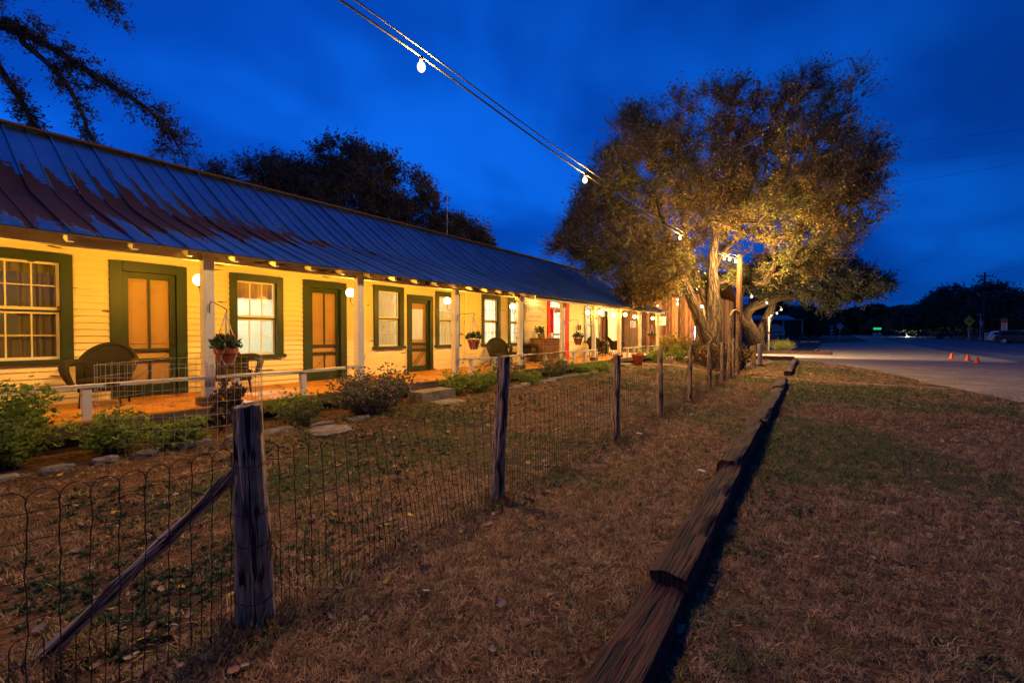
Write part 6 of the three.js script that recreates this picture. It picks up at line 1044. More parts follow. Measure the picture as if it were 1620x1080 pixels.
  flood(-6.95, 3.35, D - 0.35, 260, [3, 0.4, 7], 'dazzling white flood lamp on the barn seen between the stems of the big tree');
  { const t = thing('flood_lamp', 'flood lamp on the side wall of the barn behind the brown pole', 'lamp', [X1 + 0.2, 3.2, 33.5]); part('housing', box(-0.05, 0.05, -0.09, 0.09, -0.12, 0.12, 'y', 0.02), M.blackMetal, t); part('bracket', box(-0.18, -0.05, -0.02, 0.02, -0.02, 0.02), M.blackMetal, t); const s = new THREE.SphereGeometry(0.08, 18, 12); s.scale(0.6, 0.8, 1.1); s.translate(0.06, 0, 0); part('lens_bulb', s, M.floodLens, t);
    const l = new THREE.SpotLight(RGB(1, 0.74, 0.44), 1700, 0, 0.72, 0.8, 2), tg = new THREE.Object3D(); l.name = 'lamp_light'; l.castShadow = true; l.shadow.radius = 3; l.position.set(0.07, 0, 0); tg.position.set(8.2, -3.2, -8.5); t.add(tg, l); l.target = tg; }
  flood(-11.15, 2.68, D - 0.35, 45, [1.5, -2, 4], 'dazzling flood lamp on the barn seen under the porch end');
}
// ---------------------------------------------------------------- utility pole and string lights
function stringBulb(x, y, d, I, label, big = 1) {
  const t = thing('string_bulb', label, 'light bulb', [x, y, d], 0, 'bulbs on the string lights');
  part('socket', lathe([[0, 0.055], [0.016, 0.055], [0.022, 0.04], [0.022, 0.0], [0, 0]], 12), M.blackMetal, t);
  const g = new THREE.SphereGeometry(0.042 * big, 18, 14); g.scale(1, 1.25, 1); g.translate(0, -0.05 * big, 0); part('bulb', g, M.bulb, t);
  if (I) lamp(t, 0, -0.05 * big, 0, BULB, I, 2.2);
}
function catenary(a, b, sag, n = 24) { const pts = []; for (let i = 0; i <= n; i++) { const t = i / n, p = a.clone().lerp(b, t); p.y -= sag * 4 * t * (1 - t); pts.push(p); } return pts; }
{
  const pole = thing('utility_pole', 'brown wooden pole beside the big tree carrying the string lights', 'pole', [-3.24, 0, 21.55]);
  part('shaft', tube([new THREE.Vector3(0, -0.1, 0), new THREE.Vector3(0, 3, 0), new THREE.Vector3(0.02, 4.95, 0)], [0.125, 0.115, 0.105], 16), M.pole, pole);
  part('hook', tube([new THREE.Vector3(-0.05, 4.82, 0.05), new THREE.Vector3(0.02, 4.8, 0.14)], 0.012, 6), M.blackMetal, pole);
  // main string over the yard: two lines
  const B = [[-3.87, 4.70, 3.71], [-3.87, 4.57, 7.94], [-3.88, 4.62, 14.63], [-3.48, 4.6, 19.55], [-3.38, 4.64, 20.12], [-3.25, 4.64, 20.8]];
  const line = curve([P(-3.9, 5.5, -9), P(-3.88, 4.86, -1.5), ...B.map(([x, y, d]) => P(x, y + 0.06, d)), P(-3.22, 4.8, 21.4)], 90);
  const t = thing('string_light_cable', 'pair of cables sagging over the yard and carrying the large bulbs', 'cable', [-3.9, 4.6, 8]);
  wpart('cable', tube(line, 0.012, 12), M.cable, t); wpart('cable', tube(line.map((p, i) => P(p.x + 0.05, p.y + 0.075 + 0.02 * Math.sin(i * 0.2), -p.z)), 0.009, 12), M.cable, t);
  const lb = ['nearest bulb of the string lights, high over the yard', 'second bulb of the string lights, against the edge of the big tree', 'third bulb of the string lights, in front of the big tree', 'first bulb of the close group of three beside the pole', 'middle bulb of the close group of three beside the pole', 'last bulb of the close group of three beside the pole'];
  B.forEach(([x, y, d], i) => stringBulb(x, y, d, [26, 26, 30, 46, 46, 46][i], lb[i], i < 3 ? 1.12 : 1.25));
  stringBulb(-3.88, 4.78, -0.55, 13, 'unseen bulb added to the string lights to brighten the near fence posts', 1.12);  // added bulb out of view, brightens the near posts and lawn
  // string from the pole along the driveway to the white lamp post
  const C = [[-4.1, 4.62, 29.2], [-4.3, 4.10, 33.63], [-3.94, 3.96, 38.76], [-3.41, 3.66, 44.02], [-3.91, 3.43, 46.11]];
  wpart('cable', tube(curve([P(-3.24, 4.9, 21.66), ...C.slice(1).map(([x, y, d]) => P(x, y + 0.07, d)), P(-4.43, 3.3, 46.97)], 50), 0.008, 5), M.cable, thing('string_light_cable', 'cable of bulbs running from the brown pole to the white lamp post', 'cable', [-4, 4, 36]));
  const lc = ['', 'driveway string bulb nearest the brown pole', 'driveway string bulb in front of the live oak fork', 'driveway string bulb right of the white lamp post', 'driveway string bulb just above the white lamp post'];
  C.forEach(([x, y, d], i) => { if (i) stringBulb(x, y, d, 22, lc[i], 1.7); });
  const wp = thing('lamp_post', 'slim white lamp post with a bulb on top beside the live oak', 'lamp post', [-4.62, 0, 47.2]);
  part('shaft', tube([new THREE.Vector3(0, -0.1, 0), new THREE.Vector3(0, 3.05, 0)], 0.075, 12), M.whitePaint, wp); part('sleeve', tube([new THREE.Vector3(0, 1.55, 0), new THREE.Vector3(0, 1.75, 0)], 0.09, 12), M.sill, wp); part('cap', tube([new THREE.Vector3(0, 3.051, 0), new THREE.Vector3(0, 3.1, 0)], 0.085, 12), M.sill, wp);
  stringBulb(-4.43, 3.27, 46.9, 14, 'bulb at the very top of the white lamp post', 1.7);
  // short strings hung in front of the barn
  const E = [[-8.9, 2.95, 26.73, 'barn string bulb at the tip of the porch roof'], [-8.76, 3.35, 28.06, 'barn string bulb above the last porch post'], [-7.74, 3.74, 28.77, 'upper of two barn string bulbs left of the leaning stem'], [-7.77, 3.45, 28.9, 'lower of two barn string bulbs left of the leaning stem'], [-6.27, 4.2, 27.36, 'barn string bulb between the stems of the big tree'], [-6.9, 2.95, 30.6, 'barn string bulb just below the dazzling flood lamp']];
  const ec = thing('string_light_cable', 'thin cable of small bulbs hung in front of the plank barn', 'cable', [-7.5, 3.4, 28]);
  wpart('cable', tube(curve([P(-9.4, 3.0, 24.6), P(-8.9, 3.02, 26.73), P(-8.76, 3.42, 28.06), P(-7.74, 3.81, 28.77), P(-6.27, 4.27, 27.36), P(-3.36, 4.85, 21.6)], 50), 0.008, 5), M.cable, ec);
  wpart('drop_cable', tube([P(-7.74, 3.8, 28.8), P(-7.77, 3.5, 28.9)], 0.006, 5), M.cable, ec); wpart('drop_cable', tube([P(-7.74, 3.8, 28.8), P(-6.9, 3.0, 30.6)], 0.006, 5), M.cable, ec);
  E.forEach(([x, y, d, label]) => stringBulb(x, y, d, 30, label, 1.35));
}
// grey meter posts at the corner of the vine
{
  const t = thing('meter_post', 'pair of short grey boards with a pale pipe beside the dead vine', 'post', [-2.95, 0, 25.4]);
  part('board', box(-0.33, -0.08, -0.05, 1.0, -0.03, 0.03, 'y', 0.01), M.cedar, t); part('pipe', tube([new THREE.Vector3(0.1, -0.05, 0.05), new THREE.Vector3(0.1, 1.08, 0.05)], 0.11, 14), M.galv, t); part('foot', tube([new THREE.Vector3(0.1, -0.02, 0.05), new THREE.Vector3(0.1, 0.08, 0.05)], 0.17, 14), M.concrete, t);
}
// ---------------------------------------------------------------- traffic cones
[[6.1, 38.5, 'traffic cone farthest left of the three on the gravel'], [6.45, 36.4, 'middle traffic cone of the three on the gravel'], [6.35, 33.8, 'traffic cone farthest right of the three on the gravel']].forEach(([x, d, label], i) => {
  const t = thing('traffic_cone', label, 'traffic cone', [x, ground(x, d) + 0.016, d], i, 'orange cones on the gravel'), or = std({ color: RGB(0.72, 0.085, 0.006), roughness: 0.7 });
  part('cone_body', lathe([[0.115, 0.025], [0.105, 0.05], [0.03, 0.36], [0.02, 0.37], [0, 0.37]], 20), or, t); const b = new RoundedBoxGeometry(0.30, 0.028, 0.30, 1, 0.01); b.translate(0, 0.0145, 0); part('base', b, or, t);
});
// ---------------------------------------------------------------- far right: road signs, pole, cars, fence, trees
const signTex = (w, h, fn) => { const cv = document.createElement('canvas'); cv.width = w; cv.height = h; fn(cv.getContext('2d')); const m = new THREE.CanvasTexture(cv); m.colorSpace = THREE.SRGBColorSpace; return std({ map: m, roughness: 0.5 }); };
{
  const steel = std({ color: RGB(0.32, 0.36, 0.38), roughness: 0.5, metalness: 0.4 });
  const post = (t, h, r = 0.045) => part('post', tube([new THREE.Vector3(0, -0.1, 0), new THREE.Vector3(0, h, 0)], r, 10), steel, t);
  // yellow diamond
  { const x = 12.6 + 8.2, d = 117, y = ground(x, d), t = thing('warning_sign', 'yellow diamond warning sign with a plate below beside the road', 'road sign', [x, y, d], TH * 0.9); post(t, 4.6, 0.06);
    const m = signTex(256, 256, (k) => { k.fillStyle = '#c9b21a'; k.fillRect(0, 0, 256, 256); k.translate(128, 128); k.rotate(Math.PI / 4); k.fillStyle = '#141204'; for (const [yy, w] of [[-42, 90], [-8, 130], [26, 90]]) k.fillRect(-w / 2, yy, w, 18); });
    const f = new THREE.PlaneGeometry(1.42, 1.42); f.rotateZ(Math.PI / 4); f.translate(0, 3.42, 0.09); const bk = new RoundedBoxGeometry(1.46, 1.46, 0.03, 1, 0.01); bk.rotateZ(Math.PI / 4); bk.translate(0, 3.42, 0.07); part('diamond', bk, steel, t); part('diamond_face', f, m, t);
    part('plate', box(-0.46, 0.46, 1.78, 2.32, -0.085, -0.06, 'x', 0.006), std({ color: RGB(0.42, 0.26, 0.02), roughness: 0.5 }), t); part('flasher', box(-0.16, 0.16, 4.62, 4.9, -0.12, 0.12, 'x', 0.03), M.blackMetal, t); part('foot', box(-0.25, 0.25, -0.05, 0.3, -0.2, 0.2, 'x', 0.03), M.concrete, t); }
  // solar pole
  { const x = 22.6, d = 118.5, y = ground(x, d), t = thing('solar_pole', 'grey pole with a tilted solar panel and control box beside the road', 'pole', [x, y, d], TH); post(t, 4.9, 0.055); const p = box(-0.42, 0.42, -0.02, 0.02, -0.32, 0.32, 'x', 0.005); p.rotateX(0.62); p.rotateZ(0.1); p.translate(-0.25, 4.55, 0); part('solar_panel', p, std({ color: RGB(0.03, 0.05, 0.12), roughness: 0.15, metalness: 0.2 }), t); part('control_box', box(-0.22, 0.22, 2.6, 3.45, -0.28, -0.06, 'y', 0.02), steel, t); part('foot', box(-0.25, 0.25, -0.05, 0.3, -0.2, 0.2, 'x', 0.03), M.concrete, t); }
  // orange and white board
  { const x = 21.0, d = 97, y = ground(x, d), t = thing('roadside_board', 'orange-topped white notice board on a post beside the road', 'road sign', [x, y, d], TH); post(t, 2.0, 0.05); part('board', box(-0.46, 0.46, 1.72, 3.5, -0.02, 0.02, 'x', 0.01), steel, t); const or = new THREE.PlaneGeometry(0.9, 0.6); or.translate(0, 3.18, 0.0235);
    part('upper_panel', or, signTex(128, 96, (k) => { k.fillStyle = '#f0601a'; k.fillRect(0, 0, 128, 96); k.fillStyle = '#5a2408'; for (let i = 0; i < 3; i++) k.fillRect(24, 20 + i * 22, 60 + (i % 2) * 22, 9); }), t, 'orange upper panel');
    const wh = new THREE.PlaneGeometry(0.9, 1.1); wh.translate(0, 2.3, 0.0235); part('lower_panel', wh, signTex(128, 156, (k) => { k.fillStyle = '#ddd2bd'; k.fillRect(0, 0, 128, 156); k.fillStyle = '#4d483e'; for (let i = 0; i < 5; i++) k.fillRect(22 + (i * 9) % 26, 24 + i * 25, 66 - (i * 13) % 30, 10); }), t, 'pale lower panel'); part('foot', box(-0.3, 0.3, -0.05, 0.12, -0.2, 0.2, 'x', 0.02), M.concrete, t); }
  // back of a diamond sign, small signs
  { const [x, d] = [1.27, 98.61], y = ground(x, d), t = thing('diamond_sign', 'bare grey back of a diamond road sign beyond the gravel', 'road sign', [x, y, d], TH); post(t, 3.0, 0.04); const bk = new RoundedBoxGeometry(1.0, 1.0, 0.02, 1, 0.008); bk.rotateZ(Math.PI / 4); bk.translate(0, 2.55, 0.06); part('diamond', bk, std({ color: RGB(0.45, 0.42, 0.38), roughness: 0.5, metalness: 0.3 }), t); part('reflector', box(-0.12, 0.12, 0.75, 1.1, -0.07, -0.05, 'x', 0.005), std({ color: RGB(0.55, 0.3, 0.02), roughness: 0.4 }), t); }
  { const [x, d] = [0.1, 107.56], y = ground(x, d), t = thing('diamond_sign', 'smaller blue-grey diamond sign left of the bare sign back', 'road sign', [x, y, d], TH); post(t, 2.8, 0.04); const bk = new RoundedBoxGeometry(0.6, 0.6, 0.02, 1, 0.008); bk.rotateZ(Math.PI / 4); bk.translate(0, 2.5, 0.06); part('diamond', bk, std({ color: RGB(0.14, 0.18, 0.4), roughness: 0.5 }), t); part('plate', box(-0.25, 0.25, 1.65, 2.0, -0.07, -0.05, 'x', 0.005), M.creamTrim, t); part('name_plate', box(-0.5, 0.5, 1.15, 1.4, -0.07, -0.05, 'x', 0.005), std({ color: RGB(0.02, 0.3, 0.4), roughness: 0.4 }), t, 'teal street-name plate'); }
  { const [x, d] = [9.3, 143.32], y = ground(x, d), t = thing('lit_sign', 'small glowing green sign above a striped barrier far down the road', 'road sign', [x, y, d], TH); for (const s of [-0.5, 0.5]) part('post', tube([new THREE.Vector3(s, -0.1, 0), new THREE.Vector3(s, 2.2, 0)], 0.05, 8), steel, t); part('sign_panel', box(-0.98, 0.98, 1.9, 2.4, -0.08, -0.055, 'x', 0.01), glowMat(0.02, 0.75, 0.12, 0.75), t);
    const b2 = thing('striped_barrier', 'low white barrier with two rails below the glowing green sign', 'barrier', [x - 0.1, y, d - 1.2], TH); for (const yy of [0.45, 0.85]) part('rail', box(-1.1, 1.1, yy, yy + 0.24, -0.03, 0.03, 'x', 0.01), std({ color: RGB(0.62, 0.64, 0.66), roughness: 0.5 }), b2); for (const s of [-0.8, 0.05, 0.8]) part('leg', box(s - 0.05, s + 0.05, -0.05, 1.1, 0.035, 0.09, 'y'), M.sill, b2); }
  { const [x, d] = [10.81, 139.5], t = thing('bare_pole', 'plain pale pole left of the floodlit tree', 'pole', [x, ground(x, d), d]); part('shaft', tube([new THREE.Vector3(0, -0.1, 0), new THREE.Vector3(0.03, 5.4, 0)], [0.13, 0.1], 10), M.pole, t); }
  // utility pole with crossarm, transformer and wires
  { const [x, d] = [25.32, 130.13], y = ground(x, d), t = thing('power_pole', 'dark power pole with crossarm and transformer behind the roadside trees', 'power pole', [x, y, d], TH); part('shaft', tube([new THREE.Vector3(0, -0.1, 0), new THREE.Vector3(0, 13.4, 0)], [0.22, 0.15], 12), M.pole, t); part('crossarm', box(-1.75, 1.7, 12.5, 12.68, -0.08, 0.08, 'x'), M.pole, t); for (const s of [-1.6, -0.7, 0.8, 1.55]) part('insulator', tube([new THREE.Vector3(s, 12.68, 0), new THREE.Vector3(s, 12.95, 0)], 0.06, 8), M.blackMetal, t); part('transformer', tube([new THREE.Vector3(0.48, 10.5, 0), new THREE.Vector3(0.48, 11.5, 0)], 0.3, 14), std({ color: RGB(0.12, 0.13, 0.14), roughness: 0.5 }), t);
    const wires = thing('power_lines', 'thin power lines crossing the sky to the dark power pole', 'cable', [x, y + 12, d]), q = (s, yy) => { const v = ER.clone().multiplyScalar(s); return P(x + v.x, y + yy, d - v.z); };
    const [fx, fd] = [-5.12, 216.27], [gx, gd] = [27.63, 92.67];
    for (const s of [-1.6, -0.7, 0.8, 1.55]) { wpart('wire', tube(catenary(q(s, 12.95), P(gx + s, 15.2, gd), 0.8), 0.014, 4), M.cable, wires); }
    wpart('wire', tube(catenary(q(0, 10.2), P(fx, 14, fd), 1.4), 0.02, 4), M.cable, wires); wpart('wire', tube(catenary(q(0, 10.0), P(gx + 6, 7.5, gd + 12), 1.0), 0.016, 4), M.cable, wires);
    const [hx, hd] = [-13.13, 76.29], [kx, kd] = [21.18, 71.04];
    for (const [a, b] of [[30, 28.5], [27, 26], [22, 25]]) wpart('wire', tube(catenary(P(hx, a, hd), P(kx, b * 0.8, kd), 0.8), 0.010, 4), M.cable, wires); }
}
// cars at the right edge
function makeCar(label, x, d, turn, color, len = 4.6, h = 1.7) { // nose towards +x in its own axes; base on the ground
  const t = thing('parked_car', label, 'car', [x, ground(x, d), d], turn, 'cars parked at the right edge'), L = len / 2, w = 0.9;
  const paint = new THREE.MeshPhysicalMaterial({ color, roughness: 0.3, metalness: 0.2, clearcoat: 1, clearcoatRoughness: 0.05 }), dark = new THREE.MeshPhysicalMaterial({ color: RGB(0.01, 0.012, 0.015), roughness: 0.05 });
  const arch = (sh, c) => { sh.absarc(c, 0.36, 0.40, 0, Math.PI, false); };
  const s = new THREE.Shape(); s.moveTo(L - 0.05, 0.32); s.lineTo(L, 0.62); s.quadraticCurveTo(L - 0.05, 0.88, L - 0.35, 0.92); s.lineTo(L - 1.15, 1.02); s.lineTo(-L + 0.2, 1.06); s.quadraticCurveTo(-L - 0.02, 1.0, -L, 0.75); s.lineTo(-L + 0.04, 0.34); s.lineTo(-L + 0.55, 0.30);
  s.absarc(-L + 0.95, 0.34, 0.40, Math.PI, 0, true); s.lineTo(L - 1.35, 0.28); s.absarc(L - 0.92, 0.34, 0.40, Math.PI, 0, true); s.lineTo(L - 0.05, 0.32);
  const ext = (shape, ww, bev) => { const g = new THREE.ExtrudeGeometry(shape, { depth: ww * 2 - bev * 2, bevelEnabled: true, bevelSize: bev, bevelThickness: bev, bevelSegments: 3, curveSegments: 10 }); g.translate(0, 0, -ww + bev); return g; };
  part('body', ext(s, w, 0.06), paint, t);
  const c = new THREE.Shape([[L - 1.2, 1.0], [L - 1.95, h - 0.12], [L - 2.3, h], [-L + 0.75, h], [-L + 0.4, h - 0.1], [-L + 0.1, 1.03]].map(([a, b]) => new THREE.Vector2(a, b))); part('cabin', ext(c, w - 0.09, 0.08), paint, t);
  const wn = (pts, z) => { const g = new THREE.ShapeGeometry(new THREE.Shape(pts.map(([a, b]) => new THREE.Vector2(a, b)))); g.translate(0, 0, z); return g; };
  for (const z of [-(w - 0.082), w - 0.082]) { part('side_window', wn([[L - 1.45, 1.1], [L - 2.02, h - 0.17], [0.05, h - 0.12], [0.05, 1.1]], z), dark, t); part('side_window', wn([[-0.03, 1.1], [-0.03, h - 0.12], [-L + 0.85, h - 0.14], [-L + 0.5, 1.1]], z), dark, t); }
  const rw = box(-0.02, 0.0, 0, 0.5, -0.62, 0.62); rw.rotateZ(-0.5); rw.translate(-L + 0.16, 1.1, 0); part('rear_window', rw, dark, t);
  for (const [a, z] of [[-L + 0.95, 1], [-L + 0.95, -1], [L - 0.92, 1], [L - 0.92, -1]]) { const g = new THREE.CylinderGeometry(0.345, 0.345, 0.22, 26); g.rotateX(Math.PI / 2); g.translate(a, 0.345, z * (w - 0.11)); const wh = part('wheel', g, std({ color: RGB(0.012, 0.012, 0.012), roughness: 0.9 }), t); const rim = []; for (let k = 0; k < 5; k++) { const b = box(-0.025, 0.025, 0.03, 0.22, -0.012, 0.012); b.rotateZ(k * 1.2566); rim.push(b); } const ring = new THREE.TorusGeometry(0.225, 0.022, 6, 26); rim.push(ring); const m = merge(rim); m.translate(a, 0.345, z * (w + 0.005)); part('rim', m, M.galv, wh); }
  for (const z of [-0.7, 0.7]) { part('tail_light', box(-L - 0.012, -L + 0.06, 0.8, 0.98, z - 0.12, z + 0.12, 'y', 0.01), std({ color: RGB(0.25, 0.01, 0.01), roughness: 0.2 }), t); part('headlight', box(L - 0.16, L - 0.01, 0.7, 0.84, z - 0.16, z + 0.16, 'y', 0.02), std({ color: RGB(0.5, 0.5, 0.5), roughness: 0.1 }), t); }
  return t;
}
{
  const [x, d] = [21.36, 90.71]; makeCar('black sport utility car parked at the right edge of the road', x, d, -TH + 0.05, RGB(0.008, 0.009, 0.011), 4.8, 1.72);
  const [x2, d2] = [22.04, 98.52]; makeCar('pale silver car parked behind the black car', x2, d2, -TH + 0.1, RGB(0.35, 0.38, 0.42), 4.6, 1.62);
}
// far fence, mailbox, bins behind the road
{
  const f = thing('paddock_fence', 'dark plank fence along the far side of the road', 'fence', [24, 0.3, 110]), R = rng(5), N = 26, farLine = (t) => [lerp(17.38, 32.37, t), lerp(139.22, 117.98, t)];
  for (let i = 0; i <= N; i++) { const [x, d] = farLine(i / N), y = ground(x, d); const g = tube([new THREE.Vector3(0, -0.1, 0), new THREE.Vector3(0, 1.55 + R() * 0.2, 0)], 0.08, 7); g.translate(x, y, -d); wpart('post', g, M.sill, f); if (i < N) for (const yy of [0.5, 1.05, 1.45]) { const [x2, d2] = farLine((i + 1) / N); wpart('rail', tube([P(x, y + yy, d), P(x2, ground(x2, d2) + yy, d2)], 0.05, 5), M.sill, f); } }
  const m = thing('mailbox', 'pale mailbox on a short post beside the solar pole', 'mailbox', [22.2, ground(22.2, 113), 113], TH); part('post', box(-0.06, 0.06, -0.1, 1.0, -0.06, 0.06), M.creamTrim, m); part('box', new RoundedBoxGeometry(0.65, 0.3, 0.3, 2, 0.12).translate(0.15, 1.15, 0), M.galv, m); part('reflector', box(-0.08, 0.08, 0.55, 0.85, -0.09, -0.065), std({ color: RGB(0.6, 0.42, 0.02), roughness: 0.4 }), m);
  const [bx, bd] = [17.99, 124.99], b = thing('dark_bin', 'dark refuse bin right of the yellow diamond sign', 'bin', [bx, ground(bx, bd), bd], TH); part('body', box(-0.45, 0.45, 0, 1.0, -0.4, 0.4, 'y', 0.06), M.blackMetal, b); part('lid', box(-0.5, 0.5, 1.001, 1.1, -0.45, 0.45, 'x', 0.04), M.blackMetal, b);
}
// carport with a camper, rail fence and bin beyond the driveway
{
  const [x0, d0] = [-13.85, 92.89], [x1, d1] = [-5.54, 98.72], c = thing('carport', 'open carport with a flat blue-grey roof beyond the live oak', 'carport', [(x0 + x1) / 2, ground(-8, 98), (d0 + d1) / 2], TH), y = 0, W = 10.1;
  const rs = new THREE.Shape([[-W / 2, 4.0 + y], [W / 2 + 0.2, 4.0], [W / 2 - 1.1, 4.95], [-W / 2, 4.95]].map(([a, b]) => new THREE.Vector2(a, b))), rg = new THREE.ExtrudeGeometry(rs, { depth: 0.05, bevelEnabled: false }); rg.rotateX(-0.75); rg.translate(0, 1.0, 2.9); part('roof', rg, M.galv, c);
  part('roof_slab', box(-W / 2, W / 2, 3.72, 3.8, -2.6, 3.4, 'x'), M.galv, c);
  for (const [a, b] of [[-W / 2 + 0.1, -2.5], [-1.6, -2.5], [1.6, -2.5], [W / 2 - 0.1, -2.5], [W / 2 - 0.1, 3.3], [-W / 2 + 0.1, 3.3]]) part('post', tube([new THREE.Vector3(a, -0.1, -b), new THREE.Vector3(a, 3.72, -b)], 0.07, 8), M.galv, c);
  const cm = thing('camper_trailer', 'white camper trailer with dark stripes parked under the carport', 'trailer', [(x0 + x1) / 2 - 0.6, ground(-8, 98), (d0 + d1) / 2 + 0.4], TH), s = new THREE.Shape([[-4, 0.7], [2.6, 0.7], [3.25, 1.15], [3.3, 1.8], [2.9, 2.55], [2.0, 2.95], [-4, 2.95]].map(([a, b]) => new THREE.Vector2(a, b))), g = new THREE.ExtrudeGeometry(s, { depth: 2.2, bevelEnabled: true, bevelSize: 0.08, bevelThickness: 0.08, bevelSegments: 2 }); g.translate(0, 0, -1.1);
  part('body', g, std({ color: RGB(0.62, 0.62, 0.64), roughness: 0.35 }), cm); part('window', box(-0.2, 0.8, 1.75, 2.3, -1.2, -1.185, 'x', 0.01), M.blackMetal, cm); for (const [a, yy] of [[0.0, 1.25], [0.4, 1.5]]) part('stripe', box(a - 2.6, a + 2.6, yy, yy + 0.14, -1.196, -1.184, 'x', 0.004), std({ color: RGB(0.12, 0.03, 0.04), roughness: 0.4 }), cm);
  for (const a of [-1.2, -0.3]) { const w = new THREE.CylinderGeometry(0.36, 0.36, 0.24, 20); w.rotateX(Math.PI / 2); w.translate(a, 0.36, 1.05); part('wheel', w, M.blackMetal, cm); }
  part('hitch', tube([new THREE.Vector3(3.2, 0.75, 0), new THREE.Vector3(4.2, 0.6, 0), new THREE.Vector3(4.2, 0, 0)], 0.06, 8), M.blackMetal, cm);
  const rf = thing('rail_fence', 'low black rail fence in front of the carport', 'fence', [-6, ground(-6, 88), 88], TH); for (let i = 0; i <= 5; i++) part('post', box(-5 + i * 1.9, -4.86 + i * 1.9, -0.1, 1.2, -0.07, 0.07), M.blackMetal, rf); for (const yy of [0.45, 0.9]) part('rail', box(-4.86, 4.5, yy, yy + 0.12, -0.03, 0.03, 'x'), M.blackMetal, rf);
  const [bx, bd] = [-4.0, 94.91], bn = thing('wheeled_bin', 'brown wheeled bin with a red lid beyond the gravel', 'bin', [bx, ground(bx, bd), bd], TH); part('body', lathe([[0, 0], [0.3, 0], [0.4, 0.95], [0, 0.95]], 4).rotateY(Math.PI / 4), M.pole, bn); part('lid', box(-0.34, 0.34, 0.951, 1.03, -0.36, 0.36, 'x', 0.02), std({ color: RGB(0.3, 0.05, 0.05), roughness: 0.5 }), bn); part('label', box(-0.1, 0.1, 0.5, 0.7, -0.31, -0.27), M.creamTrim, bn);
  const [wx, wd] = [-2.48, 78.88], wr = thing('parking_rail', 'long low white rail lying beyond the gravel', 'rail', [wx, ground(wx, wd), wd], TH); part('bar', box(-1.35, 1.35, 0.14, 0.32, -0.08, 0.08, 'x', 0.02), M.whitePaint, wr); for (const a of [-1, 1]) part('support', box(a - 0.1, a + 0.1, -0.05, 0.141, -0.07, 0.07), M.concrete, wr);
  const [px, pd] = [-2.46, 71.56], sp = thing('marker_post', 'short red-brown marker post beside the far timbers', 'post', [px, ground(px, pd), pd]); part('shaft', tube([new THREE.Vector3(0, -0.1, 0), new THREE.Vector3(0, 0.75, 0)], 0.1, 10), std({ color: RGB(0.16, 0.05, 0.03), roughness: 0.8 }), sp); part('cap', tube([new THREE.Vector3(0, 0.751, 0), new THREE.Vector3(0, 0.8, 0)], 0.11, 10), std({ color: RGB(0.16, 0.05, 0.03), roughness: 0.8 }), sp);
  const bb = thing('blue_bin', 'dark blue barrel beside the white lamp post', 'barrel', [-6.3, ground(-6.3, 58), 58]); part('body', lathe([[0, 0], [0.3, 0], [0.33, 0.45], [0.3, 0.95], [0, 0.95]], 20), std({ color: RGB(0.02, 0.03, 0.1), roughness: 0.5 }), bb); part('rim', new THREE.TorusGeometry(0.3, 0.02, 6, 24).rotateX(Math.PI / 2).translate(0, 0.95, 0), M.blackMetal, bb);
  // bare little tree lit from below, with its ground lamp
  const q = [16.78, 158.35], lt = thing('ground_lamp', 'small ground lamp under the floodlit bare tree', 'lamp', [q[0] - 0.6, ground(q[0], q[1]), q[1] - 3.2]); part('base', tube([new THREE.Vector3(0, -0.05, 0), new THREE.Vector3(0, 0.12, 0)], 0.1, 10), M.blackMetal, lt); part('bulb', new THREE.SphereGeometry(0.08, 12, 8).translate(0, 0.2, 0), M.floodLens, lt); lamp(lt, 0, 0.2, 0, [0.85, 1, 0.75], 110, 3);
}
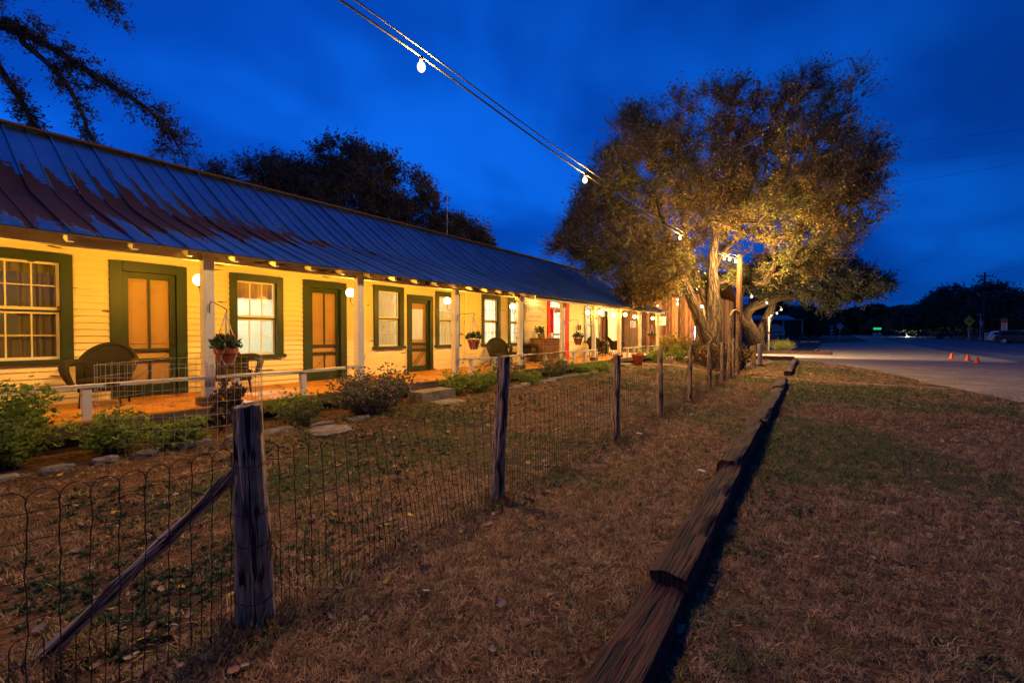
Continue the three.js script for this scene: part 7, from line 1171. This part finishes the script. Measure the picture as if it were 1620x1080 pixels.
// ---------------------------------------------------------------- far trees
{
  const pal = [RGB(0.035, 0.05, 0.022), RGB(0.045, 0.055, 0.025), RGB(0.03, 0.04, 0.02)], tint = (p, R) => pal[Math.floor(R() * 3)].clone().multiplyScalar(0.7 + R() * 0.6), sp = [spray(26, 4, 1.5, 0.24, 0.36, 12), spray(14, 5, 1.6, 0.22, 0.34, 13)];
  const far = (label, x, d, w, h, seed, n, kind = 'roadside_tree', group = 'dark trees along the far side of the road', leaf = true) => {
    const hw = w / 2;
    buildTree(kind, label, [x, ground(x, d), d], { seed, baseR: 0.3, tipR: 0.02, exp: 2.3, bark: M.bark, minNode: 5, stepLen: 1.2, droop: 0.1, group,
      tips: crownTips([[-hw, h * 0.35], [-hw * 0.95, h * 0.62], [-hw * 0.6, h * 0.85], [-hw * 0.1, h], [hw * 0.45, h * 0.93], [hw * 0.85, h * 0.7], [hw, h * 0.42], [hw * 0.6, h * 0.24], [-hw * 0.6, h * 0.24]], n, hw * 0.7, seed, 0.36, 2.2 / hw),
      skeleton: [sk([[0, -0.2, 0], [0.1, h * 0.2, 0], [0, h * 0.4, 0], [-0.3, h * 0.75, 0]]), sk([[0.05, h * 0.2, 0], [hw * 0.4, h * 0.45, 0], [hw * 0.55, h * 0.7, 0]]), sk([[0.05, h * 0.22, 0], [-hw * 0.4, h * 0.45, 0.2], [-hw * 0.6, h * 0.62, 0]])],
      sprays: leaf ? sp : [spray(0, 8, 1.2, 0.1, 0.1, 14)], perTip: 4, pick: (p, R) => leaf && R() < 0.35 ? 1 : 0, tint });
  };
  far('dark roadside tree left of the yellow diamond sign', 17.45, 149.04, 11, 7.6, 401, 170);
  far('tallest dark roadside tree, behind the yellow diamond sign', 23.02, 145.62, 14, 11.6, 402, 260);
  far('dark roadside tree whose branches spread round the power pole', 28.19, 139.48, 15, 11.6, 403, 260);
  far('dark roadside tree behind the parked cars', 32.12, 134.9, 13, 9.6, 404, 200);
  far('dark roadside tree above the solar panel', 28.02, 156.45, 12, 10.2, 409, 180);
  far('dense black tree right of the carport', -3.6, 114.73, 8.2, 6.3, 405, 230, 'round_tree', 'dark trees beyond the gravel'); far('dense black tree hiding the end of the carport', -6.74, 122.3, 9, 7.2, 406, 200, 'round_tree', 'dark trees beyond the gravel');
  far('dark tree behind the carport and the live oak', -12.28, 123.3, 13, 8.5, 407, 220, 'round_tree', 'dark trees beyond the gravel'); far('dark tree behind the barn roof', -18.93, 96.65, 14, 8.2, 410, 200, 'round_tree', 'dark trees beyond the gravel');
  far('small bare tree floodlit from below far down the road', 16.24, 157.96, 4.4, 5.4, 408, 90, 'bare_tree', null, false);
  // wooded hills on the horizon
  const R = rng(71), list = [], g = leafClump(26, 1.5, 0.9, 72, 0.5);
  for (let i = 0; i < 26000; i++) { const a = lerp(-0.36, 0.80, R()), Z = lerp(190, 330, Math.sqrt(R())), x = Math.sin(a) * Z, d = Math.cos(a) * Z, hgt = (4.5 + 4.2 * fbm(a * 22, Z * 0.004, 4, 73) + 5 * step(170, 330, Z)) * (a > 0.05 ? 1.15 : 1), y = ground(x, d) + R() * hgt; list.push([M4(x, y, d, 0.8 + R() * 0.9, R() * 6.28, R(), R()), pal[i % 3].clone().multiplyScalar(0.6 + R() * 0.7)]); }
  for (let i = 0; i < 6000; i++) { const a = R() * 6.283, Z = lerp(190, 320, R()), x = Math.cos(a) * Z, d = Math.sin(a) * Z; if (d > 150 && x > -110) continue; list.push([M4(x, ground(x, d) + R() * (6 + 4 * fbm(a * 9, 3, 3, 74)), d, 2 + R() * 2, R() * 6.28), pal[i % 3].clone()]); }
  tag(inst('treeline', g, M.leafOpaque, list, scene), 'dark wooded hills along the horizon', 'woods', null, 'stuff');
  const mast = thing('roof_antenna', 'thin radio mast standing behind the roof ridge', 'antenna', [-12.6, 4.4, 13.45]); part('mast', tube([new THREE.Vector3(0, -1.5, 0), new THREE.Vector3(0, 3.0, 0)], [0.02, 0.012], 6), M.galv, mast); part('dipole', tube([new THREE.Vector3(-0.3, 1.6, 0), new THREE.Vector3(0.3, 1.6, 0)], 0.01, 5), M.galv, mast);
}
renderer.render(scene, camera);
